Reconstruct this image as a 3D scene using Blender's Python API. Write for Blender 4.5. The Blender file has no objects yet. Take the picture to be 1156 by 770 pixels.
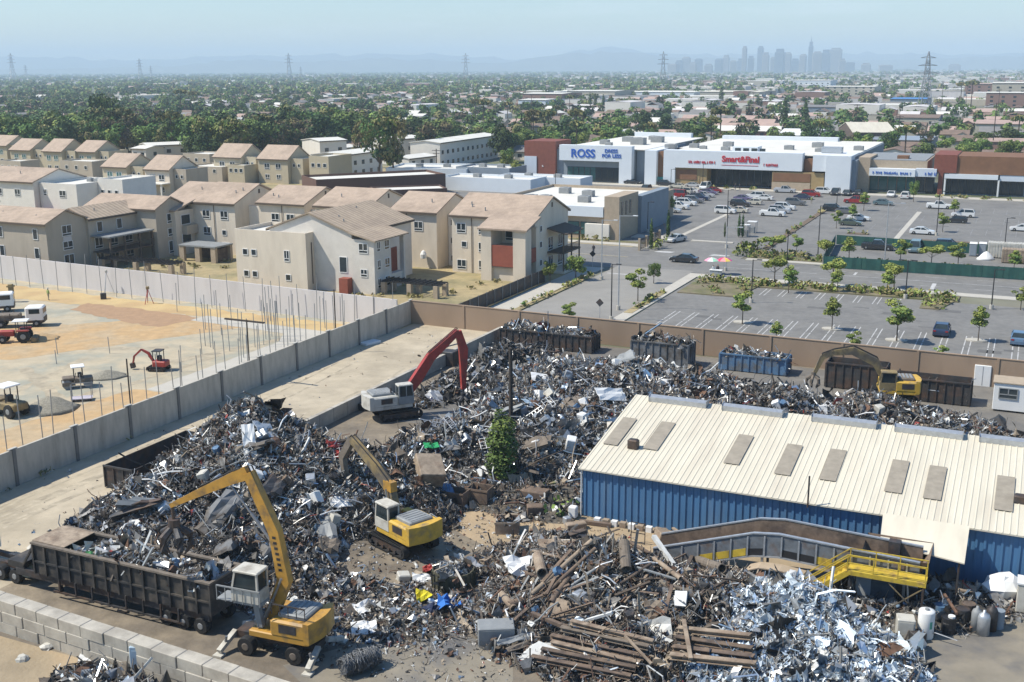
import bpy,math,random
import numpy as np
from mathutils import Vector,Matrix
random.seed(11)
NR=np.random.default_rng(11)
S=bpy.context.scene
COL=S.collection
R=math.radians
GRID=R(-25.0)
CG,SG=math.cos(GRID),math.sin(GRID)
F,HZN,CAMH,ROLL=1260.0,77.5,32.0,R(-0.3)
PITCH=math.atan((385-HZN)/F)
def ray(px,py):
 x,y=px-578,385-py
 c,s=math.cos(ROLL),math.sin(ROLL)
 x,y=(c*x-s*y)/F,(s*x+c*y)/F
 return(x,math.cos(PITCH)+y*math.sin(PITCH),-math.sin(PITCH)+y*math.cos(PITCH))
def at(px,py,z=0.0):
 d=ray(px,py)
 t=(z-CAMH)/d[2]
 return Vector((d[0]*t,d[1]*t,z))
def uv(px,py,z=0.0):
 p=at(px,py,z)
 return(p.x*CG+p.y*SG,-p.x*SG+p.y*CG)
def W(u,v,z=0.0):
 return Vector((u*CG-v*SG,u*SG+v*CG,z))
def toimg(p):
 X,Y,Z=p[0],p[1],p[2]-CAMH
 zc=Y*math.cos(PITCH)-Z*math.sin(PITCH)
 yc=Y*math.sin(PITCH)+Z*math.cos(PITCH)
 x,y=X/zc*F,yc/zc*F
 c,s=math.cos(-ROLL),math.sin(-ROLL)
 return(578+c*x-s*y,385-(s*x+c*y))
def hgt(bx,by,ty):
 p=at(bx,by)
 d=ray(bx,ty)
 return CAMH+d[2]*p.y/d[1]
def plane(px,py,org,ang):
 """point of the vertical plane through org along heading ang that lies behind a measured pixel: (distance along, height)"""
 d=ray(px,py)
 nx,ny=-math.sin(ang),math.cos(ang)
 t=(org.x*nx+org.y*ny)/(d[0]*nx+d[1]*ny)
 q=Vector((d[0]*t,d[1]*t,CAMH+d[2]*t))
 return((q.x-org.x)*math.cos(ang)+(q.y-org.y)*math.sin(ang),q.z)
def lin(c):
 return tuple(((x/255.0)/12.92 if x/255.0<=.04045 else((x/255.0+.055)/1.055)**2.4)for x in c)
def mat(name,col,rough=.8,metal=0.,var=.15,scale=2.,bump=0.,bscale=30.,rnd=0.,hue=0.,detail=4.,pos=False,col2=None,thr=(.45,.6),scale2=.3,spec=.5,st=None):
 m=bpy.data.materials.new(name)
 m.use_nodes=True
 nt=m.node_tree
 N,L=nt.nodes,nt.links
 b=N['Principled BSDF']
 b.inputs['Roughness'].default_value=rough
 b.inputs['Metallic'].default_value=metal
 b.inputs['Specular IOR Level'].default_value=spec
 if pos:
  tc=N.new('ShaderNodeNewGeometry').outputs['Position']
 else:
  tc=N.new('ShaderNodeTexCoord').outputs['Object']
 tc0=tc
 if st:
  mp=N.new('ShaderNodeMapping')
  mp.inputs['Scale'].default_value=st
  L.new(tc,mp.inputs['Vector'])
  tc=mp.outputs[0]
 n=N.new('ShaderNodeTexNoise')
 n.inputs['Scale'].default_value=scale
 n.inputs['Detail'].default_value=detail
 n.inputs['Roughness'].default_value=.65
 L.new(tc,n.inputs['Vector'])
 mr=N.new('ShaderNodeMapRange')
 mr.inputs[1].default_value,mr.inputs[2].default_value=.3,.7
 mr.inputs[3].default_value,mr.inputs[4].default_value=1-var,1+var
 L.new(n.outputs['Fac'],mr.inputs[0])
 base=N.new('ShaderNodeRGB')
 base.outputs[0].default_value=(*col,1)
 cur=base.outputs[0]
 if col2 is not None:
  n2=N.new('ShaderNodeTexNoise')
  n2.inputs['Scale'].default_value=scale2
  n2.inputs['Detail'].default_value=6
  n2.inputs['Roughness'].default_value=.6
  L.new(tc,n2.inputs['Vector'])
  r2=N.new('ShaderNodeMapRange')
  r2.inputs[1].default_value,r2.inputs[2].default_value=thr
  L.new(n2.outputs['Fac'],r2.inputs[0])
  mx=N.new('ShaderNodeMix')
  mx.data_type='RGBA'
  L.new(r2.outputs[0],mx.inputs[0])
  L.new(cur,mx.inputs[6])
  mx.inputs[7].default_value=(*col2,1)
  cur=mx.outputs[2]
 val=mr.outputs[0]
 hs=N.new('ShaderNodeHueSaturation')
 if rnd or hue:
  oi=N.new('ShaderNodeObjectInfo')
  ra=N.new('ShaderNodeMapRange')
  ra.inputs[3].default_value,ra.inputs[4].default_value=1-rnd,1+rnd
  L.new(oi.outputs['Random'],ra.inputs[0])
  mu=N.new('ShaderNodeMath')
  mu.operation='MULTIPLY'
  L.new(val,mu.inputs[0])
  L.new(ra.outputs[0],mu.inputs[1])
  val=mu.outputs[0]
  if hue:
   m7=N.new('ShaderNodeMath')
   m7.operation='MULTIPLY'
   m7.inputs[1].default_value=7.31
   fr=N.new('ShaderNodeMath')
   fr.operation='FRACT'
   L.new(oi.outputs['Random'],m7.inputs[0])
   L.new(m7.outputs[0],fr.inputs[0])
   rh=N.new('ShaderNodeMapRange')
   rh.inputs[3].default_value,rh.inputs[4].default_value=.5-hue,.5+hue
   L.new(fr.outputs[0],rh.inputs[0])
   L.new(rh.outputs[0],hs.inputs['Hue'])
 L.new(val,hs.inputs['Value'])
 L.new(cur,hs.inputs['Color'])
 L.new(hs.outputs[0],b.inputs['Base Color'])
 if bump:
  nb=N.new('ShaderNodeTexNoise')
  nb.inputs['Scale'].default_value=bscale
  nb.inputs['Detail'].default_value=5
  L.new(tc,nb.inputs['Vector'])
  bp=N.new('ShaderNodeBump')
  bp.inputs['Strength'].default_value=bump
  bp.inputs['Distance'].default_value=.1
  L.new(nb.outputs['Fac'],bp.inputs['Height'])
  L.new(bp.outputs[0],b.inputs['Normal'])
 return m
def tilemat(name,col,period=.35,axis='Y',var=.12,amt=.25,rough=.9,col2=None,rnd=0.,line=.1):
 """roof tiles / corrugation lines: a wave along one axis on top of the usual mottling"""
 m=mat(name,col,rough,var=var,scale=1.2,col2=col2,scale2=.25,rnd=rnd)
 nt=m.node_tree
 N,L=nt.nodes,nt.links
 b=N['Principled BSDF']
 w=N.new('ShaderNodeTexWave')
 w.bands_direction=axis
 w.inputs['Scale'].default_value=.314/period
 w.inputs['Distortion'].default_value=.6
 w.inputs['Detail'].default_value=2
 tc=N.new('ShaderNodeTexCoord')
 L.new(tc.outputs['Object'],w.inputs['Vector'])
 ml=N.new('ShaderNodeMapRange')
 ml.inputs[3].default_value,ml.inputs[4].default_value=1-line,1+line*.5
 L.new(w.outputs['Fac'],ml.inputs[0])
 hs2=N.new('ShaderNodeHueSaturation')
 L.new(ml.outputs[0],hs2.inputs['Value'])
 L.new(b.inputs['Base Color'].links[0].from_socket,hs2.inputs['Color'])
 L.new(hs2.outputs[0],b.inputs['Base Color'])
 bp=N.new('ShaderNodeBump')
 bp.inputs['Strength'].default_value=amt
 bp.inputs['Distance'].default_value=.08
 L.new(w.outputs['Fac'],bp.inputs['Height'])
 L.new(bp.outputs[0],b.inputs['Normal'])
 return m
M={}
M['stucco']=mat('cream_stucco',(.68,.595,.48),var=.06,scale=.7,rnd=.05,col2=(.60,.52,.415),scale2=.5,thr=(.48,.72),st=(1,1,.3))
M['stucco_grey']=mat('pale_grey_stucco',(.68,.635,.57),var=.06,scale=.7,col2=(.62,.575,.51),scale2=.2)
M['stucco_tan']=mat('tan_stucco',(.44,.38,.30),var=.06,scale=.7,col2=(.38,.325,.255),scale2=.5,thr=(.48,.72),st=(1,1,.3))
M['stucco_white']=mat('white_stucco',(.72,.68,.61),var=.05,scale=.7)
M['stucco_olive']=mat('olive_stucco',(.48,.415,.295),var=.06,scale=.7)
M['tile']=tilemat('pinkish_roof_tile',(.42,.322,.243),.45,'Y',col2=(.345,.265,.20))
M['tile_u']=tilemat('pinkish_roof_tile_side',(.415,.325,.235),.9,'Y',amt=.6,col2=(.36,.28,.205),line=.22)
M['trim']=mat('brown_trim',(.10,.075,.055),var=.1)
M['red_panel']=mat('rust_red_panel',(.27,.075,.045),var=.12,scale=1)
M['glass']=mat('window_glass',(.03,.04,.045),rough=.08,var=.3,scale=.6,rnd=.4)
M['green_glass']=mat('green_shop_glass',(.05,.13,.125),rough=.08,var=.3,scale=.5)
M['dark_glass']=mat('dark_shop_glass',(.03,.042,.046),rough=.1,var=.4,scale=.5)
M['white']=mat('white_paint',(.74,.74,.72),rough=.6,var=.05,scale=.8)
M['white_wall']=mat('white_render',(.66,.70,.73),rough=.8,var=.04,scale=.3)
M['white_roof']=mat('white_flat_roof',(.66,.64,.58),rough=.9,var=.06,scale=.15,col2=(.60,.57,.50),scale2=.12,thr=(.5,.7))
M['grey_wall']=mat('blue_grey_wall',(.22,.26,.30),var=.08,scale=.4)
M['brown_brick']=mat('brown_brick',(.115,.062,.045),var=.15,scale=3)
M['rust_wood']=mat('rust_brown_cladding',(.20,.062,.038),var=.15,scale=1)
M['tan_block']=mat('tan_block',(.40,.32,.23),var=.1,scale=2)
M['beige']=mat('beige_render',(.45,.41,.33),var=.07,scale=.8)
M['concrete']=mat('concrete',(.44,.405,.34),var=.14,scale=1.4,col2=(.34,.31,.26),scale2=.5,bump=.2)
M['panel']=mat('grey_block_wall',(.46,.425,.36),var=.14,scale=2.0,col2=(.36,.33,.275),scale2=.8,thr=(.48,.7),bump=.2,st=(1,1,.25))
M['pale_wall']=mat('pale_lilac_grey_wall',(.58,.55,.535),var=.06,scale=.8,col2=(.49,.465,.45),scale2=.5,thr=(.5,.75),st=(.6,.6,.15))
M['tan_wall']=mat('tan_brown_wall',(.33,.235,.16),var=.12,scale=1.2,col2=(.26,.185,.125),scale2=.6,thr=(.46,.68),st=(.5,.5,.2))
M['black']=mat('black_metal',(.02,.02,.022),rough=.5,var=.3)
M['rubber']=mat('black_rubber',(.018,.018,.018),rough=.85,var=.3,scale=4)
M['steel']=mat('grey_steel',(.30,.31,.32),rough=.45,metal=.6,var=.2,scale=3)
M['galv']=mat('galvanised_steel',(.46,.48,.50),rough=.4,metal=.5,var=.15,scale=3)
M['dark_steel']=mat('dark_steel',(.055,.055,.058),rough=.6,metal=.3,var=.4,scale=2,col2=(.09,.06,.045),scale2=.8)
M['rust']=mat('rust',(.19,.135,.095),rough=.9,var=.35,scale=2,col2=(.11,.08,.062),scale2=.9)
M['rust_dark']=mat('dark_rust',(.095,.072,.058),rough=.9,var=.35,scale=2,col2=(.14,.10,.07),scale2=.9)
M['rust_pale']=mat('pale_rust',(.33,.26,.19),rough=.9,var=.3,scale=2,col2=(.21,.155,.11),scale2=.9)
M['wood']=mat('weathered_wood',(.10,.075,.055),rough=.9,var=.3,scale=3)
M['yellow']=mat('machine_yellow',(.60,.37,.05),rough=.55,var=.16,scale=2.5,col2=(.30,.21,.09),scale2=1.3,thr=(.50,.70))
M['orange']=mat('machine_orange_yellow',(.47,.255,.045),rough=.5,var=.15,scale=1.5,col2=(.20,.13,.06),scale2=1.3,thr=(.50,.70))
M['stair_yellow']=mat('stair_yellow',(.54,.385,.04),rough=.65,var=.2,scale=2,col2=(.24,.16,.06),scale2=1.4,thr=(.5,.7))
M['red']=mat('machine_red',(.36,.04,.03),rough=.5,var=.16,scale=2.5,col2=(.18,.045,.035),scale2=1.2,thr=(.5,.7))
M['offwhite']=mat('machine_off_white',(.52,.50,.44),rough=.55,var=.1,scale=1.5,col2=(.30,.27,.22),scale2=1.3,thr=(.5,.72))
M['mgrey']=mat('machine_grey',(.25,.26,.26),rough=.6,var=.15,scale=1.5)
M['dirty_yellow']=mat('dusty_old_yellow',(.25,.185,.085),rough=.8,var=.3,scale=2,col2=(.12,.10,.075),scale2=.6)
M['dusty']=mat('dusty_brown_grey',(.17,.14,.11),rough=.9,var=.3,scale=2)
M['blue_bin']=mat('blue_bin_paint',(.09,.18,.30),rough=.6,var=.2,scale=1.5,col2=(.12,.13,.14),scale2=.8)
M['grey_bin']=mat('grey_bin_paint',(.16,.165,.17),rough=.7,var=.25,scale=1.5,col2=(.09,.075,.06),scale2=.8)
M['dark_bin']=mat('dark_bin_paint',(.045,.043,.042),rough=.7,var=.35,scale=1.5,col2=(.08,.05,.035),scale2=.8)
M['black_bin']=mat('blackened_trailer_steel',(.030,.029,.029),rough=.65,var=.35,scale=1.2,col2=(.085,.072,.058),scale2=.7)
M['blue_metal']=mat('blue_sheet_metal',(.065,.175,.33),rough=.6,var=.12,scale=.9,col2=(.10,.19,.31),scale2=.6,thr=(.48,.7),st=(1.5,1.5,.2))
M['cream_metal']=mat('cream_sheet_roof',(.62,.57,.455),rough=.6,var=.07,scale=.8,col2=(.54,.48,.38),scale2=.5,thr=(.48,.74),st=(1.2,.12,1))
M['skylight']=mat('dusty_skylight_sheet',(.31,.27,.21),rough=.6,var=.16,scale=1.6)
M['green_screen']=mat('green_mesh_screen',(.02,.085,.07),rough=.9,var=.2,scale=.8)
M['wood_pole']=mat('dark_wood_pole',(.055,.045,.038),rough=.95,var=.2,scale=2)
M['mulch']=mat('mulch',(.15,.11,.075),var=.3,scale=3,rough=1)
M['stair_red']=M['red_panel']
M['skin']=mat('skin',(.32,.19,.13),var=.05)
M['hair']=mat('dark_hair',(.02,.015,.012),var=.1)
M['lamp']=mat('lamp_lens',(.8,.78,.7),rough=.2,var=.02)
M['tail']=mat('tail_lamp',(.3,.02,.02),rough=.2,var=.02)
M['leaf_a']=mat('leaf_mid_green',(.105,.165,.042),var=.35,scale=.5,rnd=.3,hue=.03,rough=.75,spec=.25)
M['leaf_b']=mat('leaf_light_green',(.19,.255,.062),var=.3,scale=.5,rnd=.25,hue=.025,rough=.75,spec=.25)
M['leaf_c']=mat('leaf_dark_green',(.052,.086,.032),var=.35,scale=.5,rnd=.3,hue=.03,rough=.8,spec=.2)
M['leaf_o']=mat('leaf_olive',(.23,.205,.085),var=.35,scale=.5,rnd=.2,hue=.02,rough=.8,spec=.2)
M['leaf_y']=mat('leaf_yellow_green',(.27,.30,.07),var=.3,scale=.6,rnd=.15,rough=.75,spec=.25)
M['leaf_brown']=mat('leaf_brownish',(.13,.10,.065),var=.35,scale=.5,rnd=.2,rough=.85,spec=.2)
M['bark']=mat('bark',(.10,.075,.055),var=.3,scale=4,rough=.95)
M['dry']=mat('dry_grass_shrub',(.26,.22,.09),var=.35,scale=1.5,rough=.95)
class MB:
 def __init__(s):
  s.v,s.f,s.m=[],[],[]
 def add(s,vs,fs,mi=0):
  o=len(s.v)
  s.v+=[tuple(p)for p in vs]
  s.f+=[tuple(i+o for i in q)for q in fs]
  s.m+=[mi]*len(fs)
  return s
 def box(s,x0,x1,y0,y1,z0,z1,mi=0):
  return s.add([(x0,y0,z0),(x1,y0,z0),(x1,y1,z0),(x0,y1,z0),(x0,y0,z1),(x1,y0,z1),(x1,y1,z1),(x0,y1,z1)],[(3,2,1,0),(4,5,6,7),(0,1,5,4),(1,2,6,5),(2,3,7,6),(3,0,4,7)],mi)
 def cbox(s,x0,x1,y0,y1,z0,z1,c=.08,mi=0):
  """box with chamfered edges on top and sides"""
  def ring(z,k):
   return[(x0+k+c,y0+k,z),(x1-k-c,y0+k,z),(x1-k,y0+k+c,z),(x1-k,y1-k-c,z),(x1-k-c,y1-k,z),(x0+k+c,y1-k,z),(x0+k,y1-k-c,z),(x0+k,y0+k+c,z)]
  rings=[ring(z0,0),ring(z1-c,0),ring(z1,c)]
  return s.rings(rings,mi)
 def rings(s,rings,mi=0,cap=True,closed=True):
  n=len(rings[0])
  vs=[p for r in rings for p in r]
  fs=[]
  for k in range(len(rings)-1):
   for i in range(n if closed else n-1):
    j=(i+1)%n
    fs.append((k*n+i,k*n+j,(k+1)*n+j,(k+1)*n+i))
  if cap:
   fs.append(tuple(reversed(range(n))))
   fs.append(tuple((len(rings)-1)*n+i for i in range(n)))
  return s.add(vs,fs,mi)
 def prism(s,poly,z0,z1,mi=0):
  return s.rings([[(x,y,z0)for x,y in poly],[(x,y,z1)for x,y in poly]],mi)
 def extx(s,prof,x0,x1,mi=0):
  return s.rings([[(x0,y,z)for y,z in prof],[(x1,y,z)for y,z in prof]],mi)
 def exty(s,prof,y0,y1,mi=0):
  return s.rings([[(x,y1,z)for x,z in prof],[(x,y0,z)for x,z in prof]],mi)
 def beam(s,p0,p1,w,h=None,mi=0,up=(0,0,1)):
  h=h or w
  p0,p1=Vector(p0),Vector(p1)
  d=(p1-p0).normalized()
  a=d.cross(Vector(up))
  if a.length<1e-4:
   a=d.cross(Vector((1,0,0)))
  a.normalize()
  b=a.cross(d).normalized()
  q=[a*w/2+b*h/2,-a*w/2+b*h/2,-a*w/2-b*h/2,a*w/2-b*h/2]
  return s.rings([[p0+k for k in q],[p1+k for k in q]],mi)
 def tube(s,pts,r,n=8,mi=0,cap=True):
  pts=[Vector(p)for p in pts]
  rs=r if isinstance(r,(list,tuple))else[r]*len(pts)
  rg=[]
  ref=Vector((.13,.27,1)).normalized()
  for i,p in enumerate(pts):
   d=(pts[min(i+1,len(pts)-1)]-pts[max(i-1,0)]).normalized()
   a=d.cross(ref)
   if a.length<.05:
    a=d.cross(Vector((1,0,0)))
   a.normalize()
   b=d.cross(a)
   rg.append([p+(a*math.cos(2*math.pi*k/n)+b*math.sin(2*math.pi*k/n))*rs[i]for k in range(n)])
  return s.rings(rg,mi,cap)
 def cyl(s,c,r,h,n=12,mi=0,r2=None):
  c=Vector(c)
  return s.tube([c,c+Vector((0,0,h))],[r,r if r2 is None else r2],n,mi)
 def lathe(s,c,prof,n=14,mi=0):
  c=Vector(c)
  return s.rings([[c+Vector((r*math.cos(2*math.pi*k/n),r*math.sin(2*math.pi*k/n),z))for k in range(n)]for r,z in prof],mi)
 def build(s,name,mats,parent=None,smooth=False,loc=None,rot=None):
  me=bpy.data.meshes.new(name)
  me.from_pydata([tuple(p)for p in s.v],[],s.f)
  if not isinstance(mats,(list,tuple)):
   mats=[mats]
  for m in mats:
   me.materials.append(M[m]if isinstance(m,str)else m)
  if len(mats)>1:
   me.polygons.foreach_set('material_index',s.m)
  if smooth:
   me.polygons.foreach_set('use_smooth',[True]*len(me.polygons))
  me.update()
  return link(name,me,parent,loc,rot)
def link(name,me,parent=None,loc=None,rot=None):
 o=bpy.data.objects.new(name,me)
 COL.objects.link(o)
 if parent:
  o.parent=parent
 if loc is not None:
  o.location=loc
 if rot is not None:
  o.rotation_euler=rot if hasattr(rot,'__len__')else(0,0,rot)
 return o
def tag(o,label,cat,group=None,kind=None):
 if label:
  o['label']=label
 if cat:
  o['category']=cat
 if group:
  o['group']=group
 if kind:
  o['kind']=kind
 return o
def thing(name,label,cat,loc,rot=GRID,group=None):
 o=bpy.data.objects.new(name,None)
 COL.objects.link(o)
 o.empty_display_size=.3
 o.location=loc
 o.rotation_euler=(0,0,rot)
 return tag(o,label,cat,group)
def dup(root,loc,rot=0.,label=None,group=None,scale=None):
 r=root.copy()
 COL.objects.link(r)
 r.location=loc
 r.rotation_euler=(0,0,rot)
 if scale is not None:
  r.scale=scale if hasattr(scale,'__len__')else(scale,)*3
 if label:
  r['label']=label
 if group:
  r['group']=group
 for ch in root.children:
  c=ch.copy()
  COL.objects.link(c)
  c.parent=r
  for g in ch.children:
   d=g.copy()
   COL.objects.link(d)
   d.parent=c
 return r
def struct(name,mb,m,loc=None,rot=None):
 o=mb.build(name,m,None,False,loc,rot)
 o['kind']='structure'
 return o
def npmesh(name,verts,faces,mats,midx=None,parent=None,smooth=False):
 """big mesh from numpy arrays; faces: (n, 4) quads"""
 me=bpy.data.meshes.new(name)
 nv,nf,k=len(verts),len(faces),faces.shape[1]
 me.vertices.add(nv)
 me.vertices.foreach_set('co',np.ascontiguousarray(verts,dtype=np.float32).ravel())
 me.loops.add(nf*k)
 me.loops.foreach_set('vertex_index',np.ascontiguousarray(faces,dtype=np.int32).ravel())
 me.polygons.add(nf)
 me.polygons.foreach_set('loop_start',np.arange(0,nf*k,k,dtype=np.int32))
 for m in mats:
  me.materials.append(M[m]if isinstance(m,str)else m)
 if midx is not None:
  me.polygons.foreach_set('material_index',np.ascontiguousarray(midx,dtype=np.int32))
 me.polygons.foreach_set('use_smooth',np.full(nf,bool(smooth)))
 me.update(calc_edges=True)
 me.validate()
 return link(name,me,parent)
ORD=['leftmost','second from left','third from left','fourth from left','fifth from left','sixth from left','seventh from left','eighth from left','ninth from left','tenth from left','eleventh from left','twelfth from left']
w=bpy.data.worlds.new('World')
S.world=w
w.use_nodes=True
wn=w.node_tree
bg=wn.nodes['Background']
sky=wn.nodes.new('ShaderNodeTexSky')
sky.sky_type='NISHITA'
sky.sun_disc=False
SUN=Vector((-.60,-.04,.80)).normalized()
sky.sun_elevation=math.asin(SUN.z)
sky.sun_rotation=math.atan2(SUN.x,SUN.y)
sky.altitude=50
sky.air_density=1.0
sky.dust_density=.5
sky.ozone_density=2.6
wt=wn.nodes.new('ShaderNodeTexCoord')
wm=wn.nodes.new('ShaderNodeMapping')
wm.inputs['Scale'].default_value=(3,3,26)
wn.links.new(wt.outputs['Generated'],wm.inputs['Vector'])
wz=wn.nodes.new('ShaderNodeTexNoise')
wz.inputs['Scale'].default_value=1.6
wz.inputs['Detail'].default_value=7
wz.inputs['Roughness'].default_value=.6
wn.links.new(wm.outputs[0],wz.inputs['Vector'])
wr=wn.nodes.new('ShaderNodeMapRange')
wr.inputs[1].default_value,wr.inputs[2].default_value,wr.inputs[4].default_value=.52,.78,.35
wn.links.new(wz.outputs['Fac'],wr.inputs[0])
wx=wn.nodes.new('ShaderNodeMix')
wx.data_type='RGBA'
wx.inputs[7].default_value=(6.3,6.6,7.0,1)
wn.links.new(wr.outputs[0],wx.inputs[0])
wb=wn.nodes.new('ShaderNodeHueSaturation')
wb.inputs['Value'].default_value=.88
wb.inputs['Saturation'].default_value=1.3
wn.links.new(sky.outputs[0],wb.inputs['Color'])
wn.links.new(wb.outputs[0],wx.inputs[6])
wn.links.new(wx.outputs[2],bg.inputs[0])
bg.inputs[1].default_value=.122
sl=bpy.data.lights.new('sun','SUN')
sl.energy=4.1
sl.angle=R(.5)
sl.color=(1,.945,.83)
so=bpy.data.objects.new('sun',sl)
COL.objects.link(so)
so.rotation_euler=(-SUN).to_track_quat('-Z','Y').to_euler()
cd=bpy.data.cameras.new('camera')
co=bpy.data.objects.new('camera',cd)
COL.objects.link(co)
cd.sensor_fit='HORIZONTAL'
cd.sensor_width=36
cd.lens=36*F/1156
cd.clip_start=.5
cd.clip_end=90000
co.location=(0,0,CAMH)
co.rotation_euler=(Matrix.Rotation(math.pi/2-PITCH,3,'X')@Matrix.Rotation(ROLL,3,'Z')).to_euler()
S.camera=co
S.view_settings.view_transform='Standard'
S.view_settings.look='None'
S.view_settings.gamma=1
S.view_settings.exposure=0.50
S.render.engine='CYCLES'
S.cycles.use_denoising=True
try:
 S.cycles.denoiser='OPENIMAGEDENOISE'
except Exception:
 pass
S.cycles.max_bounces=5
S.cycles.diffuse_bounces=3
S.cycles.glossy_bounces=2
S.cycles.transmission_bounces=2
S.cycles.volume_bounces=1
S.cycles.caustics_reflective=False
S.cycles.caustics_refractive=False
S.cycles.sample_clamp_indirect=6
M['terrain']=mat('town_ground',(.20,.185,.145),var=.3,scale=.04,pos=True,col2=(.10,.115,.06),scale2=.012,thr=(.4,.6),rough=1)
M['asphalt_old']=mat('worn_asphalt',(.195,.187,.172),var=.14,scale=1.1,pos=True,col2=(.150,.144,.134),scale2=.16,thr=(.44,.68),bump=.2,bscale=6)
M['asphalt']=mat('road_asphalt',(.195,.187,.172),var=.12,scale=.9,pos=True,col2=(.155,.149,.138),scale2=.2,thr=(.44,.7))
M['asphalt_side']=mat('pale_street_asphalt',(.27,.255,.228),var=.08,scale=.3,pos=True,col2=(.24,.228,.205),scale2=.08)
M['lane']=mat('dusty_concrete_lane',(.47,.40,.29),var=.13,scale=.5,pos=True,col2=(.35,.295,.21),scale2=.11,thr=(.42,.66),bump=.25,bscale=3)
M['yard']=mat('oily_yard_dirt',(.15,.125,.095),var=.25,scale=.7,pos=True,col2=(.25,.205,.145),scale2=.13,thr=(.45,.62),bump=.5,bscale=2.5)
M['back_yard']=mat('grey_yard_asphalt',(.155,.145,.13),var=.15,scale=.4,pos=True,col2=(.20,.18,.15),scale2=.1,thr=(.45,.65),bump=.3,bscale=3)
M['apron']=mat('stained_concrete_apron',(.235,.205,.155),var=.15,scale=.5,pos=True,col2=(.13,.125,.12),scale2=.16,thr=(.46,.62))
M['site']=mat('pale_graded_dirt',(.44,.37,.255),var=.12,scale=.5,pos=True,col2=(.33,.315,.245),scale2=.17,thr=(.46,.60),bump=.4,bscale=2)
M['soil']=mat('orange_soil',(.47,.31,.15),var=.14,scale=.8,pos=True,col2=(.43,.32,.19),scale2=.15,bump=.6,bscale=2)
M['soil_brown']=mat('brown_soil',(.36,.225,.125),var=.12,scale=.8,pos=True,bump=.5,bscale=2)
M['sand_soil']=mat('yellow_sand',(.52,.38,.18),var=.1,scale=.8,pos=True,col2=(.45,.31,.15),scale2=.2,bump=.4,bscale=2)
M['dry_ground']=mat('dry_grass_ground',(.36,.285,.15),var=.2,scale=.6,pos=True,col2=(.25,.215,.11),scale2=.12,bump=.6,bscale=3)
M['fore_dirt']=mat('tan_dirt',(.40,.30,.185),var=.12,scale=.6,pos=True,col2=(.30,.235,.15),scale2=.15,bump=.5,bscale=3)
M['walk']=mat('pavement_concrete',(.46,.43,.37),var=.06,scale=.5,pos=True)
M['paint']=mat('white_road_paint',(.46,.455,.44),var=.3,scale=1.5,pos=True)
M['faded_paint']=mat('faded_road_paint',(.25,.25,.245),var=.3,scale=1.2,pos=True)
M['planting']=mat('planting_soil',(.20,.165,.10),var=.25,scale=1.2,pos=True,col2=(.13,.13,.05),scale2=.3)
def sheet(name,pts,z,m,top=None):
 mb=MB()
 p=[W(*q)for q in pts]
 a=sum(p[i].x*p[(i+1)%len(p)].y-p[(i+1)%len(p)].x*p[i].y for i in range(len(p)))
 if a<0:
  p.reverse()
 mb.add([(q.x,q.y,z)for q in p],[tuple(range(len(p)))])
 return struct(name,mb,m)
def ragged(pts,amp,step=1.5,seed=1):
 rr=random.Random(seed)
 out=[]
 for i,a in enumerate(pts):
  b=pts[(i+1)%len(pts)]
  d=math.hypot(b[0]-a[0],b[1]-a[1])
  n=max(1,int(d/step))
  for k in range(n):
   t=k/n
   out.append((a[0]+(b[0]-a[0])*t+rr.uniform(-amp,amp),a[1]+(b[1]-a[1])*t+rr.uniform(-amp,amp)))
 return out
def rect(u0,u1,v0,v1):
 return[(u0,v0),(u1,v0),(u1,v1),(u0,v1)]
BIG=21000
mb=MB()
mb.add([(-BIG,-300,-.02),(BIG,-300,-.02),(BIG,BIG,-.02),(-BIG,BIG,-.02)],[(0,1,2,3)])
struct('terrain',mb,'terrain')
sheet('apartment_ground',rect(-420,-66,119,330),.0,'dry_ground')
sheet('construction_ground',[(-200,20),(-71,20),(-71,119.2),(-160,125.2),(-200,128)],.004,'site')
sheet('yard_ground',rect(-57.2,60,41,121),.004,'yard')
sheet('back_yard_ground',ragged(rect(-53,60,86,120.6),.3),.008,'back_yard')
sheet('truck_lane',rect(-71,-57.2,41,122.5),.008,'lane')
sheet('foreground_dirt',rect(-120,40,-20,41),.006,'fore_dirt')
sheet('loading_apron',ragged([(-8,45),(40,45),(40,72),(-2,72),(-7,62)],.3),.008,'apron')
sheet('yard_path',ragged([(-36,66),(-31,63.5),(-16,67.5),(-10,70),(-17,72),(-27,71.6),(-29,73.5),(-36,73)],.35),.009,'fore_dirt')
sheet('concrete_pad',ragged([(-35,45),(-29,42),(-22,46),(-24,52),(-31,52.5)],.15),.009,'apron')
sheet('soil_strip',ragged([(-118,87),(-104,87.5),(-90,112),(-92.5,116),(-101,113.5),(-112,104),(-125,98)],.35,1.2,3),.012,'soil')
sheet('soil_band',ragged([(-150,112.8),(-100,114.6),(-72,112.6),(-72,117.8),(-150,121)],.4,1.2,4),.016,'sand_soil')
sheet('soil_patch',ragged([(-119,110.5),(-100,107),(-98.5,114),(-108,115),(-120,115)],.4,1.2,5),.02,'soil_brown')
sheet('wall_soil',ragged([(-86,40),(-71.3,40),(-71.3,85),(-82.5,84)],.25,1.2,6),.012,'soil')
sheet('footing_strip',ragged([(-81,84.5),(-75,84.5),(-75,113.5),(-99,115.3),(-99,112.2),(-83,111.0),(-81,107)],.12,1.2,7),.022,'walk')
M['rut']=mat('rutted_dirt',(.36,.305,.215),var=.2,scale=1.2,pos=True,col2=(.43,.36,.25),scale2=.5)
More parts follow.
